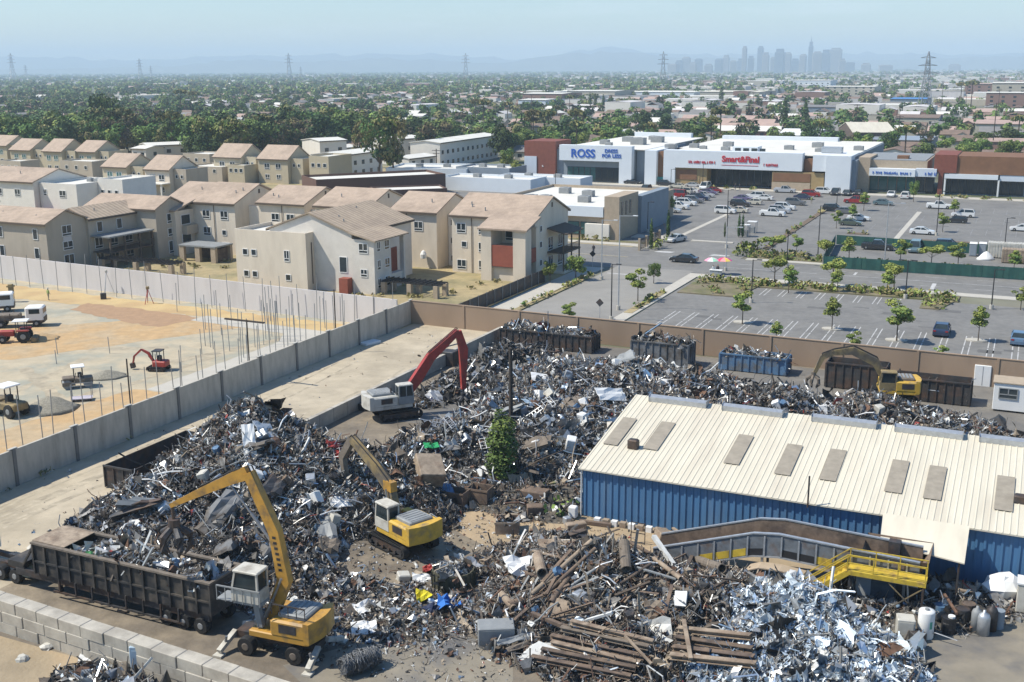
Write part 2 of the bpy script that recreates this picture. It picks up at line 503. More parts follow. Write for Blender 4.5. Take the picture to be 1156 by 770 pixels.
for i,(a,b,d)in enumerate([((25,415),(70,452),.7),((5,448),(95,405),.5),((100,395),(190,392),.5),((190,410),(330,380),.6),((20,478),(110,440),.4),((140,436),(250,400),.4)]):
 p,q=Vector((*uv(*a),0)),Vector((*uv(*b),0))
 n=(q-p).normalized().cross(Vector((0,0,1)))*d
 sheet('wheel_rut',ragged([(p+n).xy,(q+n).xy,(q-n).xy,(p-n).xy],.25,1.,20+i),.01+.001*i,M['rut'])
sheet('main_road',[(-330,178),(-66,172.2),(60,171),(60,187.5),(-40,187.5),(-66,194),(-330,199.5)],.006,'asphalt')
sheet('side_street',rect(-61.5,-48.6,123,174),.010,'asphalt_side')
sheet('near_parking_lot',rect(-46.4,60,122,164),.012,'asphalt_old')
sheet('far_parking_lot',[(-150,199.5),(-80,205),(-72,196.5),(60,196.5),(60,301),(-150,301)],.008,'asphalt_old')
sheet('lot_entry_road',rect(-61.5,-44.5,186,212),.014,'asphalt_old')
for v in(179.4,179.75):
 sheet('road_line',rect(-300,-63,v+3.5,v+3.65),.016,mat('yellow_road_paint',(.45,.33,.08),var=.15,scale=2)if v<179.5 else M['paint'])
for a,b in((-46,-30),(-27,40)):
 sheet('road_line',rect(a,b,179.3,179.45),.016,'paint')
for k in range(14):
 sheet('lane_dash',rect(-44+k*7.5,-41+k*7.5,183.2,183.34),.016,'paint')
 sheet('lane_dash',rect(-44+k*7.5,-41+k*7.5,175.3,175.44),.016,'paint')
sheet('stop_bar',rect(-60.8,-55.4,166.5,167.1),.016,'paint')
sheet('turn_arrow',rect(-24.6,-24.2,180.4,183),.017,'paint')
sheet('turn_arrow',rect(-12.5,-11.9,173,178),.017,'paint')
def kerb(pts,w=.18,h=.13,name='kerb'):
 mb=MB()
 for a,b in zip(pts,pts[1:]):
  mb.beam(W(*a,h/2),W(*b,h/2),w,h)
 return struct(name,mb,'walk')
def slab(name,pts,h,m):
 mb=MB()
 p=[W(*q)for q in pts]
 a=sum(p[i].x*p[(i+1)%len(p)].y-p[(i+1)%len(p)].x*p[i].y for i in range(len(p)))
 if a<0:
  p.reverse()
 mb.prism([(q.x,q.y)for q in p],0,h)
 return struct(name,mb,m)
slab('pavement',rect(-66.2,-62.7,123,170.5),.13,'walk')
slab('verge',[(-62.7,130),(-61.7,128),(-61.7,158),(-63,166),(-62.7,166)],.15,'dry_ground')
slab('pavement',rect(-48.4,-46.6,123,168.8),.13,'walk')
slab('verge',[(-48.3,139),(-47.1,139),(-47.1,155),(-48.3,155)],.17,'dry_ground')
slab('pavement',[(-48.4,168.8),(60,168.8),(60,170.8),(-48.4,171.4)],.13,'walk')
slab('planting_strip',rect(-45.5,-8.0,164.4,168.7),.15,'planting')
slab('planting_strip',rect(1.5,60,164.4,168.7),.15,'planting')
slab('pavement',[(-300,200.2),(-66.5,194.6),(-62.8,193.5),(-62.8,197),(-66.5,198),(-300,203.5)],.13,'walk')
slab('pavement',rect(-43.5,60,187.6,189.4),.13,'walk')
slab('planting_strip',rect(-43.5,60,189.6,193.2),.15,'planting')
slab('planting_strip',rect(-80,-63,197.2,199.6),.15,'planting')
slab('shop_pavement',[(-138,297.5),(60,297.5),(60,302.2),(-138,302.2)],.13,'walk')
slab('traffic_island',[(-43.6,201),(-42.4,201),(-42.4,262),(-43.6,262)],.14,'mulch')
slab('traffic_island',[(-32.5,226),(-28.5,226),(-28.5,228),(-32.5,228)],.14,'mulch')
slab('traffic_island',[(-19.5,222),(-7,222),(-7,223.6),(-19.5,223.6)],.14,'mulch')
slab('traffic_island',[(-58,205),(-50,205),(-50,206.2),(-58,206.2)],.14,'walk')
slab('traffic_island',[(-70,205),(-63,205),(-62,209),(-70,209)],.14,'walk')
for(u,v,a,b)in((-21.2,140.6,1.3,.8),(-13.2,137.6,1.3,.8),(-4.4,141.4,1.3,.8),(-32.3,139.9,1.3,.8)):
 slab('tree_island',[(u+a*math.cos(t),v+b*math.sin(t))for t in[k*math.pi/6 for k in range(12)]],.15,'walk')
slab('corner_planting',[(-45.8,155.5),(-37,155.5),(-36,164.2),(-45.8,164.2)],.16,'planting')
slab('lot_corner',[(-12.5,158),(-10,158),(-8.5,164.2),(-12.5,164.2)],.16,'planting')
for k in range(-15,14):
 u=-13.2+k*2.62
 if u<-44.5 or u>20:
  continue
 for d in(-.32,.32):
  if u<-14:
   sheet('stall_line',rect(u+d-.06,u+d+.06,158.6,163.8),.016,'paint')
  sheet('stall_line',rect(u+d-.06,u+d+.06,138.0,143.4),.016,'paint')
  sheet('stall_line',rect(u+d-.06,u+d+.06,132.2,137.6),.016,'paint')
for k in range(40):
 u=-40+k*2.7
 for v in(234,252,270):
  sheet('stall_line',rect(u-.05,u+.05,v,v+9),.016,'faded_paint')if u<5 else None
sheet('lane_line',[(-62.3,212),(-61.3,212),(-61.3,270),(-62.3,270)],.018,'walk')
sheet('lane_line',[(-23.4,222),(-22.4,222),(-22.4,268),(-23.4,268)],.018,'walk')
for k in range(3):
 sheet('crossing_mark',[(-60.5+k*5,190.0),(-57.5+k*5,190.0),(-57+k*5,191.5),(-60+k*5,191.5)],.018,'paint')if k!=1 else None
M['tyre']=mat('tyre_mark',(.34,.29,.21),var=.3,scale=.8,pos=True,col2=(.45,.385,.28),scale2=.7,thr=(.4,.6))
M['patch']=mat('asphalt_patch',(.125,.12,.112),var=.15,scale=1,pos=True)
rr=random.Random(31)
for k in range(9):
 u,v0,L_=rr.uniform(-69,-59),rr.uniform(42,90),rr.uniform(14,32)
 b_=rr.uniform(-2.5,2.5)
 for d in(0,1.9):
  c_=[(u+d+b_*(j/9)**2,v0+L_*j/9)for j in range(10)]
  sheet('tyre_track',[(a-.16,b)for a,b in c_]+[(a+.16,b)for a,b in reversed(c_)],.0095+.0004*k,'tyre')
for k in range(26):
 u,v=(rr.uniform(-44,8),rr.uniform(126,163))if k%2 else(rr.uniform(-70,5),rr.uniform(200,285))
 a,b=rr.uniform(.6,3.2),rr.uniform(.5,1.6)
 sheet('asphalt_patch',ragged([(u,v),(u+a,v),(u+a,v+b),(u,v+b)],.12,.6,k),.0145+.0001*k,'patch')
def hills(name,dist,prof,depth,m):
 mb=MB()
 n=len(prof)
 vs,fs=[],[]
 rr=random.Random(3)
 for r_,k in((0,0.),(.35,.55),(.7,1.),(1.2,.4),(1.8,0)):
  for i,(px,hh)in enumerate(prof):
   d=ray(px,77)
   y=dist+depth*r_
   vs.append((d[0]*y/d[1],y,max(-5,.38*hh*k*rr.uniform(.9,1.08))if k else-5))
 for a in range(4):
  for i in range(n-1):
   fs.append((a*n+i,a*n+i+1,(a+1)*n+i+1,(a+1)*n+i))
 mb.add(vs,fs)
 o=mb.build(name,m,None,True)
 o['kind']='structure'
M['hill']=mat('far_hill',(.12,.12,.085),var=.25,scale=.002,pos=True,rough=1)
rr=random.Random(5)
def hprof(keys,step=12):
 out=[]
 px=keys[0][0]
 while px<=keys[-1][0]:
  for(a,ha),(b,hb)in zip(keys,keys[1:]):
   if a<=px<=b:
    t=(px-a)/(b-a)
    t=t*t*(3-2*t)
    out.append((px,(ha+(hb-ha)*t)*rr.uniform(.93,1.07)))
    break
  px+=step
 return out
hills('far_hills',11000,hprof([(-150,120),(60,150),(200,210),(270,350),(330,300),(430,380),(470,340),(560,230),(600,340),(650,500),(720,470),(790,330),(900,300),(1000,260),(1100,330),(1320,300)]),1200,'hill')
hills('near_hills',13500,hprof([(-150,480),(60,560),(120,420),(300,560),(480,560),(600,380),(680,720),(800,520),(1000,520),(1156,460),(1320,600)]),1500,'hill')
hz=MB()
hz.box(-15500,15500,-250,16500,-1.05,310)
hm=bpy.data.materials.new('haze_air')
hm.use_nodes=True
for n_ in list(hm.node_tree.nodes):
 if n_.type!='OUTPUT_MATERIAL':
  hm.node_tree.nodes.remove(n_)
pv=hm.node_tree.nodes.new('ShaderNodeVolumePrincipled')
pv.inputs['Color'].default_value=(.68,.85,1.0,1)
pv.inputs['Density'].default_value=HAZE if 'HAZE' in globals()else 1.6e-4
pv.inputs['Anisotropy'].default_value=.0
hm.node_tree.links.new(pv.outputs[0],hm.node_tree.nodes['Material Output'].inputs['Volume'])
ho=hz.build('haze',hm)
ho['kind']='stuff'
tag(ho,'pale blue haze lying over the far town and hills','haze')
WIN={}
def win_mesh(w,h,frame='white',style='double',glass='glass'):
 k=(w,h,frame,style,glass)
 if k not in WIN:
  a=MB().box(-w/2,w/2,-.02,.02,0,h)
  pane=a.build('window',glass)
  b=MB()
  t=.09
  b.box(-w/2-t,w/2+t,-.06,.03,-t,0)
  b.box(-w/2-t,w/2+t,-.06,.03,h,h+t)
  b.box(-w/2-t,-w/2,-.06,.03,0,h)
  b.box(w/2,w/2+t,-.06,.03,0,h)
  if style=='double':
   b.box(-.05,.05,-.055,-.021,.3,h)
   b.box(-w/2,w/2,-.055,-.021,.3,.4)
  fr=b.build('window_frame',frame)
  WIN[k]=(pane.data,fr.data)
  bpy.data.objects.remove(pane)
  bpy.data.objects.remove(fr)
 return WIN[k]
def window(par,face,a,z,w=1.5,h=1.4,frame='white',style='double',glass='glass',off=0.,fr=True):
 """face: ('S', y) faces -y at x=a, ('E', x) faces +x at y=a, ('W', x)"""
 p,f=win_mesh(w,h,frame,style,glass)
 if face[0]=='S':
  loc,rot=(a,face[1]-.023,z),0
 elif face[0]=='E':
  loc,rot=(face[1]+.023,a,z),math.pi/2
 else:
  loc,rot=(face[1]-.023,a,z),-math.pi/2
 o=link('window',p,par,loc,rot)
 if fr:
  link('window_frame',f,o)
 return o
def gable(par,x0,x1,y0,y1,h,rise,ax,wall='stucco',roof='tile',over=.45,vent=False,name=('wall','roof')):
 """a gabled block: wall part and roof part; ridge along ax"""
 t=.22
 if ax=='u':
  c=(y0+y1)/2
  wm=MB().extx([(y0,0),(y1,0),(y1,h),(c,h+rise),(y0,h)],x0,x1)
  s=rise/(c-y0)
  e=h-s*over
  prof=[(y0-over,e+.05),(c,h+rise+.05),(y1+over,e+.05),(y1+over,e+.05+t),(c,h+rise+.05+t),(y0-over,e+.05+t)]
  rm=MB().extx(prof,x0-over*.7,x1+over*.7)
 else:
  c=(x0+x1)/2
  wm=MB().exty([(x0,0),(x1,0),(x1,h),(c,h+rise),(x0,h)],y0,y1)
  s=rise/(c-x0)
  e=h-s*over
  prof=[(x0-over,e+.05),(c,h+rise+.05),(x1+over,e+.05),(x1+over,e+.05+t),(c,h+rise+.05+t),(x0-over,e+.05+t)]
  rm=MB().exty(prof,y0-over*.7,y1+over*.7)
 wo=wm.build(name[0],wall,par)
 ro=rm.build(name[1],roof,par)
 fm=MB()
 if ax=='u':
  for yy in(y0-over-.012,y1+over+.012):
   fm.box(x0-over*.7,x1+over*.7,yy-.03,yy+.03,e-.1,e+.18)
 else:
  for xx in(x0-over-.012,x1+over+.012):
   fm.box(xx-.03,xx+.03,y0-over*.7,y1+over*.7,e-.1,e+.18)
 fm.build('fascia','trim',ro)
 if vent:
  (MB().box(x1+.003,x1+.06,c-.22,c+.22,h+rise*.45,h+rise*.45+.75)if ax=='u' else MB().box(c-.22,c+.22,y0-.06,y0-.003,h+rise*.45,h+rise*.45+.75)).build('gable_vent','trim',wo)
 return wo,ro
def flat(par,x0,x1,y0,y1,h,wall='stucco',roof='white_roof',par_h=.5,z0=0.,name='wall'):
 t=.2
 m=MB()
 m.box(x0,x1,y0,y0+t,z0,h)
 m.box(x0,x1,y1-t,y1,z0,h)
 m.box(x0,x0+t,y0+t,y1-t,z0,h)
 m.box(x1-t,x1,y0+t,y1-t,z0,h)
 wo=m.build(name,wall,par)
 ro=MB().box(x0+t,x1-t,y0+t,y1-t,h-par_h-.1,h-par_h).build('roof',roof,par)
 return wo,ro
def vents(ro,pts):
 """small roof pipes"""
 for p in pts:
  MB().cyl(p,.1,.55,8).build('roof_pipe','mgrey',ro)
def ac(par,x,y,z,sx=1.3,sy=1.0,sz=.8,name='rooftop_unit'):
 m=MB().cbox(x-sx/2,x+sx/2,y-sy/2,y+sy/2,z,z+sz,.06)
 m.cyl((x,y,z+sz),min(sx,sy)*.36,.08,12)
 return m.build(name,'mgrey',par)
def pipe(par,x,y,z0,z1):
 return MB().cyl((x,y,z0),.06,z1-z0,6).build('downpipe','trim',par)
def rail(par,p0,p1,h=1.05,m='trim',name='railing',n=None):
 mb=MB()
 p0,p1=Vector(p0),Vector(p1)
 L_=(p1-p0).length
 n=n or max(2,int(L_/.25))
 for k in range(n+1):
  q=p0.lerp(p1,k/n)
  mb.beam(q,q+Vector((0,0,h)),.04)
 mb.beam(p0+Vector((0,0,h)),p1+Vector((0,0,h)),.07)
 return mb.build(name,m,par)
t=thing('apartment_building','dull tan apartment block with two gable ends, behind the long pale site wall','building',W(-151.5,129.5),group='apartment buildings')
w1,r1=gable(t,-9,9,0,8.5,8.2,1.7,'u','stucco_tan','tile')
w2,r2=gable(t,2,9.4,8.5,23,8.0,1.5,'v','stucco_tan','tile_u')
w3,r3=gable(t,3,14,19.5,27,8.6,1.7,'u','stucco_tan','tile')
for x in(-7.6,-1.2,6.6):
 for z in(2.6,5.7):
  window(t,('S',0),x,z,.9,1.6,style='single')
for z,h_ in((.6,2.1),(3.6,1.3),(5.9,1.6)):
 window(t,('E',9),4.2,z,1.9,h_)
 window(t,('E',14),23.2,z,1.9,h_)
MB().box(9.004,9.05,3.3,5.1,4.95,5.7).build('spandrel','pale_wall',t)
for y in(11,15.5):
 window(t,('E',9.4),y,5.7,1.1,1.6,style='single')
MB().box(9.4,13.6,8.8,19.3,5.0,5.25).build('balcony_roof','mgrey',t)
for y in(9.2,12.5,16,19):
 MB().box(13.1,13.4,y-.15,y+.15,0,5.0).build('balcony_post','rust_dark',t)
rail(t,(13.5,9.2,2.6),(13.5,19.2,2.6),m='rust_dark')
MB().box(9.6,13.5,8.9,19.2,2.4,2.6).build('balcony_floor','rust_dark',t)
for y in(10.5,14,17.5):
 window(t,('E',9.4),y,.5,1.6,2.0)
 window(t,('E',9.4),y,3.0,1.6,1.7)
vents(r1,[(-3,2.5,9.0),(5,2,8.8)])
vents(r2,[(7.5,12,8.9)])
t=thing('apartment_building','cream three-storey apartment block with a tall faded red bay by its front corner','building',W(-142.8,152.8),group='apartment buildings')
w1,r1=gable(t,6.8,15.6,4.7,19,9.1,2.7,'u','stucco','tile',vent=True)
w2,r2=gable(t,0,15.3,4.9,18.8,9.0,2.65,'u','stucco','tile')
m=MB()
m.box(0,1.7,0,4.9,0,7.9)
m.box(4.4,6.2,0,4.9,0,7.9)
m.box(1.7,4.4,.5,4.9,0,2.4)
m.build('stair_bay_wall','stucco',t)
MB().add([(-.4,-.4,7.85),(6.6,-.4,7.85),(6.6,5.2,9.35),(-.4,5.2,9.35),(-.4,-.4,8.1),(6.6,-.4,8.1),(6.6,5.2,9.6),(-.4,5.2,9.6)],[(3,2,1,0),(4,5,6,7),(0,1,5,4),(1,2,6,5),(2,3,7,6),(3,0,4,7)]).build('stair_bay_roof','tile',t)
MB().box(1.7,4.4,.15,.35,2.4,6.0).build('red_panel','red_panel',t)
MB().box(1.7,4.4,.55,.6,6.0,7.8).build('stair_opening','trim',t)
MB().box(6.25,7.2,1.6,4.6,3.6,5.2).build('balcony_front','stucco_tan',t)
window(t,('E',6.2),2.6,5.4,2.2,1.6,style='single')
window(t,('E',6.2),2.6,2.2,2.2,1.4,style='single')
for x in(9.2,13.2):
 window(t,('S',4.7),x,6.3)
window(t,('S',4.7),9.2,3.3)
window(t,('S',4.7),13.0,3.5,.8,.8,style='single')
window(t,('S',4.7),13.2,.7)
pipe(t,11,4.6,0,8.9)
vents(r1,[(13.5,8,10.6),(14.3,9,11)])
vents(r2,[(5,9,10.8)])
window(t,('E',15.6),13,5.9,.8,1.2,style='single')
rail(t,(1.8,-.6,.6),(4.4,-.6,1.6),m='rust_dark')
t=thing('apartment_building','cream gabled apartment block behind the flat-roofed cube, low white link on its left','building',W(-127,160.6),group='apartment buildings')
w1,r1=gable(t,2.8,12.6,-.3,13,9.2,2.3,'u','stucco','tile',vent=True)
flat(t,-2.2,2.6,.8,12,8.4,'stucco_white',par_h=.4)
for x in(6.4,9.6):
 window(t,('S',-.3),x,6.0)
 window(t,('S',-.3),x,2.8)
window(t,('S',.8),-1,6,.7,.9,style='single')
window(t,('S',.8),-1,2.8,.7,.9,style='single')
flat(t,12.8,19,1.5,12,8.2,'stucco_white',par_h=.4)
window(t,('S',1.5),16.2,6,.8,.9,style='single')
pipe(t,7.9,-.42,0,9)
vents(r1,[(4.5,2,10.2),(6,1.5,10)])
t=thing('apartment_building','flat-roofed cream cube with few small windows, just behind the pale wall','building',W(-109,134.6),group='apartment buildings')
wo,ro=flat(t,0,12.9,0,9.1,8.7,'stucco',par_h=.6)
for x in(1.8,3.4):
 for z in(1.6,4.9):
  window(t,('S',0),x,z,.8,.8,style='single')
window(t,('S',0),9.4,4.4,.8,1.5)
window(t,('S',0),9.5,1.5,.8,.8,style='single')
window(t,('E',12.9),3.0,5.0,1.7,1.5,glass='green_glass')
window(t,('E',12.9),6.6,5.6,.8,1.0,style='single')
window(t,('E',12.9),7.0,1.6,.9,1.0,style='single')
MB().cyl((12.99,1.3,1),.07,6.2,6).build('downpipe','trim',t)
for k in range(3):
 ac(ro,5.2+k*2.0,6.6,8.1,1.2,1.1,.8)
ac(ro,11.4,6.6,8.1,1,1,.8)
t=thing('apartment_building','apartment block whose ribbed tan roof slopes towards the right, beside the flat-roofed cube','building',W(-104,136.4),group='apartment buildings')
w1,r1=gable(t,0,14.6,.2,17.5,8.7,2.6,'v','stucco_grey','tile_u')
m=MB()
m.box(14.6,18.4,0.1,4.8,0,8.0)
m.build('stair_wing_wall','stucco_grey',t)
MB().add([(14.4,-.35,8.85),(18.9,-.35,7.8),(18.9,9.4,7.8),(14.4,9.4,8.85),(14.4,-.35,9.05),(18.9,-.35,8.0),(18.9,9.4,8.0),(14.4,9.4,9.05)],[(3,2,1,0),(4,5,6,7),(0,1,5,4),(1,2,6,5),(2,3,7,6),(3,0,4,7)]).build('stair_wing_roof','tile_u',t)
MB().box(16.2,18.0,5.0,9.0,0,2.2).build('stair_base','stucco_grey',t)
MB().box(16.8,17.0,4.9,8.9,2.2,5.8).build('red_panel','red_panel',t)
MB().box(17.6,18.3,8.7,9.2,0,7.8).build('stair_post','stucco_grey',t)
for y in(1.3,3.6):
 for z in(.9,3.6,6.3):
  window(t,('E',18.4),y,z,1.2 if y>2 else.8,1.3)
window(t,('E',14.6),7,5.6,1.8,1.4)
window(t,('S',.2),13,3.0,1.2,2.2,style='single')
window(t,('S',.1),16.6,6.1,1.4,1.3)
window(t,('S',.1),16.6,2.6,1.0,1.0)
MB().box(13.0,14.5,-1.2,.1,0,2.3).build('porch','red_panel',t)
vents(r1,[(10,4,10.3),(8.6,11,10.8),(11.5,3,9.9)])
t=thing('apartment_building','pinkish gable roof half hidden between the ribbed roof and the long brown building','building',W(-113.5,160.2),group='apartment buildings')
w1,r1=gable(t,1.5,12,0,14,9.2,2.4,'u','stucco','tile',vent=True)
vents(r1,[(5,3,10.6)])
window(t,('S',0),5,6)
t=thing('apartment_building','cream gabled apartment block with white satellite shades, between ribbed roof and corner block','building',W(-97.6,159.2),group='apartment buildings')
w1,r1=gable(t,1.3,9.8,.2,13,9.2,2.4,'u','stucco','tile',vent=False)
flat(t,9.9,14.5,4.0,12.5,8.6,'stucco_white',par_h=.4)
window(t,('S',.2),6.4,6.2)
for x in(10.8,13.2):
 for z in(1.0,4.0,7.0):
  window(t,('S',4.0),x,z-.2,.75,.9,style='single')
MB().box(11.6,12.4,3.94,3.99,0,2.1).build('door','red_panel',t)
pipe(t,4.2,.1,0,9)
MB().lathe((7.6,-.5,1.6),[(.05,0),(.5,.15),(.55,.8),(.3,1.3),(.05,1.45)],10).build('wrapped_post','white',t)
vents(r1,[(7.5,3,10.6)])
t=thing('apartment_building','large cream corner apartment block with red balcony fronts, next to the side street','building',W(-84.4,158.0),group='apartment buildings')
w1,r1=gable(t,0,14.6,.3,14,9.2,2.7,'u','stucco','tile',vent=True)
m=MB()
m.box(7.6,9.4,-4.6,.3,0,8.1)
m.box(13.1,15.2,-4.6,-2.4,0,8.1)
m.box(9.4,15.2,-.5,.3,0,8.1)
m.box(9.4,13.1,-4.0,-.5,0,2.0)
m.build('balcony_bay_wall','stucco',t)
MB().add([(7.2,-5.0,7.95),(15.6,-5.0,7.95),(15.6,.4,9.45),(7.2,.4,9.45),(7.2,-5.0,8.2),(15.6,-5.0,8.2),(15.6,.4,9.7),(7.2,.4,9.7)],[(3,2,1,0),(4,5,6,7),(0,1,5,4),(1,2,6,5),(2,3,7,6),(3,0,4,7)]).build('balcony_bay_roof','tile',t)
MB().box(9.4,13.1,-4.5,-4.3,2.3,5.6).build('red_panel','red_panel',t)
MB().box(15.0,15.2,-2.4,-.5,2.8,5.0).build('red_panel','red_panel',t)
MB().box(9.4,13.1,-4.3,-.5,2.0,2.2).build('balcony_floor','stucco_tan',t)
MB().box(9.4,13.1,-4.3,-.5,5.2,5.4).build('balcony_floor','stucco_tan',t)
window(t,('S',-.5),11.2,5.9,2.4,1.9,glass='dark_glass')
for x,rows in((1.7,((6.5,1.5),(.6,1.5))),(5.6,((6.4,1.5),(3.6,1.5),(.7,1.5)))):
 for z,ww in rows:
  window(t,('S',.3),x,z,ww,1.4)
window(t,('S',.3),2.2,4.2,.8,.8,style='single')
pipe(t,3.6,.2,0,9)
MB().add([(14.7,5.0,7.1),(18.0,5.0,6.3),(18.0,12.5,6.3),(14.7,12.5,7.1),(14.7,5.0,7.3),(18.0,5.0,6.5),(18.0,12.5,6.5),(14.7,12.5,7.3)],[(3,2,1,0),(4,5,6,7),(0,1,5,4),(1,2,6,5),(2,3,7,6),(3,0,4,7)]).build('balcony_roof','trim',t)
MB().box(14.62,17.6,5.2,12.2,3.2,3.45).build('balcony_floor','trim',t)
MB().box(14.62,17.6,5.2,12.2,0,.4).build('porch_step','stucco',t)
rail(t,(17.5,5.3,3.45),(17.5,12.1,3.45),m='rust',name='railing')
for y in(5.3,8.7,12.1):
 MB().box(17.3,17.5,y-.1,y+.1,.4,6.4).build('balcony_post','rust_dark',t)
for y in(2.6,):
 for z in(1.6,4.5,7):
  window(t,('E',14.6),y,z,.7,.9,style='single')
for y in(6.5,10.5):
 window(t,('E',14.6),y,3.6,1.8,2.0)
 window(t,('E',14.6),y,.6,1.8,2.0)
vents(r1,[(2.2,3.2,10.6),(2.6,2.6,10.3),(5.4,1.6,10.0)])
t=thing('apartment_building','whitish apartment block with wide pink roof and flat white annexe, behind the tan block','building',W(-206,170.5),group='apartment buildings')
w1,r1=gable(t,-4,13.2,2.6,17,9.0,2.2,'u','stucco_white','tile')
wo,ro=flat(t,13.4,24,4.0,18,8.9,'stucco_white',par_h=.4)
flat(t,24.1,31,10,20,9.6,'stucco_white',par_h=.4)
for x in(3.0,8.4):
 window(t,('S',2.6),x,6.0)
window(t,('S',2.6),9.5,2.4,.8,.8,style='single')
window(t,('S',4.0),15.0,6.3,.8,1.2)
window(t,('S',4.0),20.0,6.0,1.7,1.4)
for x in(25.3,27.2,29.2):
 window(t,('S',10),x,6.3,.8,.9,style='single')
MB().box(13.6,19,1.9,3.95,0,2.8).build('porch','red_panel',t)
for k in range(2):
 ac(ro,19+k*2,13,8.5)
vents(r1,[(6,6,10.4)])
t=thing('apartment_building','half cut-off cream gable house at the left edge behind the tan block','building',W(-186,137.5),group='apartment buildings')
w1,r1=gable(t,-8,8.5,3,13,8.2,1.9,'u','stucco_white','tile')
for y in(5.5,9.5):
 for z in(3,6):
  window(t,('E',8.5),y,z,1.4,1.5)
MB().box(8.5,10.2,10,12.6,2.4,6.3).build('red_balcony','red_panel',t)
t=thing('apartment_building','low gabled roof wedge between white annexe and tan block','building',W(-168,164),group='apartment buildings')
w1,r1=gable(t,-1,12,0,9.5,6.1,1.9,'u','stucco_white','tile')
BACK=[(-14,8,164,153,'stucco_olive'),(10,36,169,157,'stucco_olive'),(47,71,170.5,156,'stucco_olive'),(84,109,171,159,'stucco_olive'),(114,147,188,174,'stucco_olive'),(162,195,191,176,'stucco'),(240,276,177,162,'stucco_olive'),(290,329,179,163,'stucco_olive'),(-25,4,200,189,'stucco_olive')]
BL=['tan row house with pinkish roof cut by the left frame edge','tan row house with pinkish roof, second in the back row at left','tan row house third in the back row, below the tall dark trees','tan row house at the right end of the back row, beside a flat beige link','tan row house with porch roof, in front of the back row end','tan row house with a white porch canopy left of the faded red bay','olive tan row house behind the flat walled court','olive tan row house above the pink roof with white link, by brown wall','olive gable end peeking over the wide pink roof at left edge']
for(x0,x1,ye,yr,wm_),lab in zip(BACK,BL):
 h_=7.0
 a,b=uv(x0,ye,h_),uv(x1,ye+.5,h_)
 L_=b[0]-a[0]
 D=11.0
 t=thing('row_house',lab,'house',W(a[0],a[1]+.4),group='two-storey row houses')
 rise=2.0
 for _ in range(8):
  p=toimg(W(b[0],a[1]+.4+D/2,h_+rise))
  rise+=(p[1]-yr)*.06
 rise=max(1.2,min(3.4,rise))
 w1,r1=gable(t,0,L_,0,D,h_,rise,'u',wm_,'tile')
 for k in(.3,.68):
  window(t,('S',0),L_*k,h_-2.9,1.7,1.5,glass='green_glass' if x0<120 else 'glass')
  window(t,('S',0),L_*k,1.2,1.4,1.3)
 flat(t,L_+.1,L_+4.2,1.5,D-1,h_+.2,wm_ if wm_!='stucco' else 'stucco_tan',par_h=.3)
 for k in(1.1,2.8):
  window(t,('S',1.5),L_+k,h_-2.2,.7,.8,style='single')
 if 110<x0<200:
  MB().box(-.5,L_+.3,-3.2,-.05,3.5,3.75).build('porch_roof','stucco_white',t)
  for k in(.15,.55,.95):
   MB().box(L_*k-.2,L_*k+.2,-3.0,-2.6,0,3.5).build('porch_post','stucco_white',t)
for(p,q,top,dpt,wm_,lab)in[((70,205),(112,206),181,8,'stucco_tan','flat-topped tan block with a wide window below the back row'),((210,205),(258,206),187,12,'stucco_tan','flat grey-tan court block with three small windows behind the red bay block'),((258,207),(276,208),186,14,'stucco_olive','narrow yellowish flat block beside the grey-tan court'),((350,208),(372,209),176,12,'stucco_olive','yellowish flat block with roof terrace left of the brown building'),((208,196),(240,197),173,10,'stucco_tan','flat tan block tucked left of the olive row house'),((0,205),(28,206),181,7,'stucco_tan','low flat tan block at the left edge under the back row')]:
 a,b=uv(*p),uv(*q)
 t=thing('flat_house',lab,'building',W(*a),group='flat tan house blocks')
 h_=hgt(p[0],p[1],top)
 L_=b[0]-a[0]
 flat(t,0,L_,0,dpt,h_,wm_,par_h=.4)
 for k in(.2,.5,.8):
  window(t,('S',0),L_*k,h_*.62,1.0,1.0,style='single')
t=thing('timber_shelter','small flat-roofed brown shelter standing in front of the red bay block','shelter',at(206,294))
MB().box(-.3,7.6,-.4,4.4,2.6,2.85).build('roof','mgrey',t)
for x,y in((.2,0),(3.6,0),(7,0),(.2,4),(3.6,4),(7,4)):
 MB().box(x-.5,x+.5,y-.3,y+.3,0,2.6).build('post','tan_block',t)
MB().box(.6,6.6,3.72,3.95,0,2.2).build('back_wall','rust_dark',t)
MB().box(6.75,6.95,.35,3.6,0,2.2).build('side_wall','rust_dark',t)
for nm,p,L_,lab in(('pergola',(112,305),15.5,'low dark trellis pergola in front of the tan block'),('pergola',(430,332),9.5,'low dark trellis pergola on brick piers near the wall corner')):
 t=thing(nm,lab,'pergola',at(*p),GRID)
 m=MB()
 for k in range(5):
  m.box(0,L_,.2+k*.7,.32+k*.7,1.8,2.0)
 for k in range(int(L_/.9)):
  m.box(.3+k*.9,.38+k*.9,0,3.4,2.003,2.12)
 m.build('slats','black',t)
 for x in(.4,L_/2,L_-.4):
  for y in(.3,3.0):
   MB().box(x-.35,x+.35,y-.35,y+.35,0,1.8).build('pier','tan_block',t)
t=thing('fence','dark covered fence along the side street under the corner block','fence',W(-67.0,125))
m=MB()
m.box(-.04,.04,0,31,.05,2.0)
m.build('screen','dark_steel',t)
for k in range(13):
 MB().cyl((.09,k*2.55+.1,0),.05,2.15,6).build('post','steel',t)
a,b=uv(357,206,4.5),uv(503,199,4.5)
ang=math.atan2(b[1]-a[1],b[0]-a[0])
L_=math.hypot(b[0]-a[0],b[1]-a[1])
t=thing('commercial_building','long dark brown parapet building behind the gable roofs','building',W(*a),GRID+ang)
flat(t,0,L_,0,14,5.2,'brown_brick',par_h=.6)
a=uv(424,216,4.4)
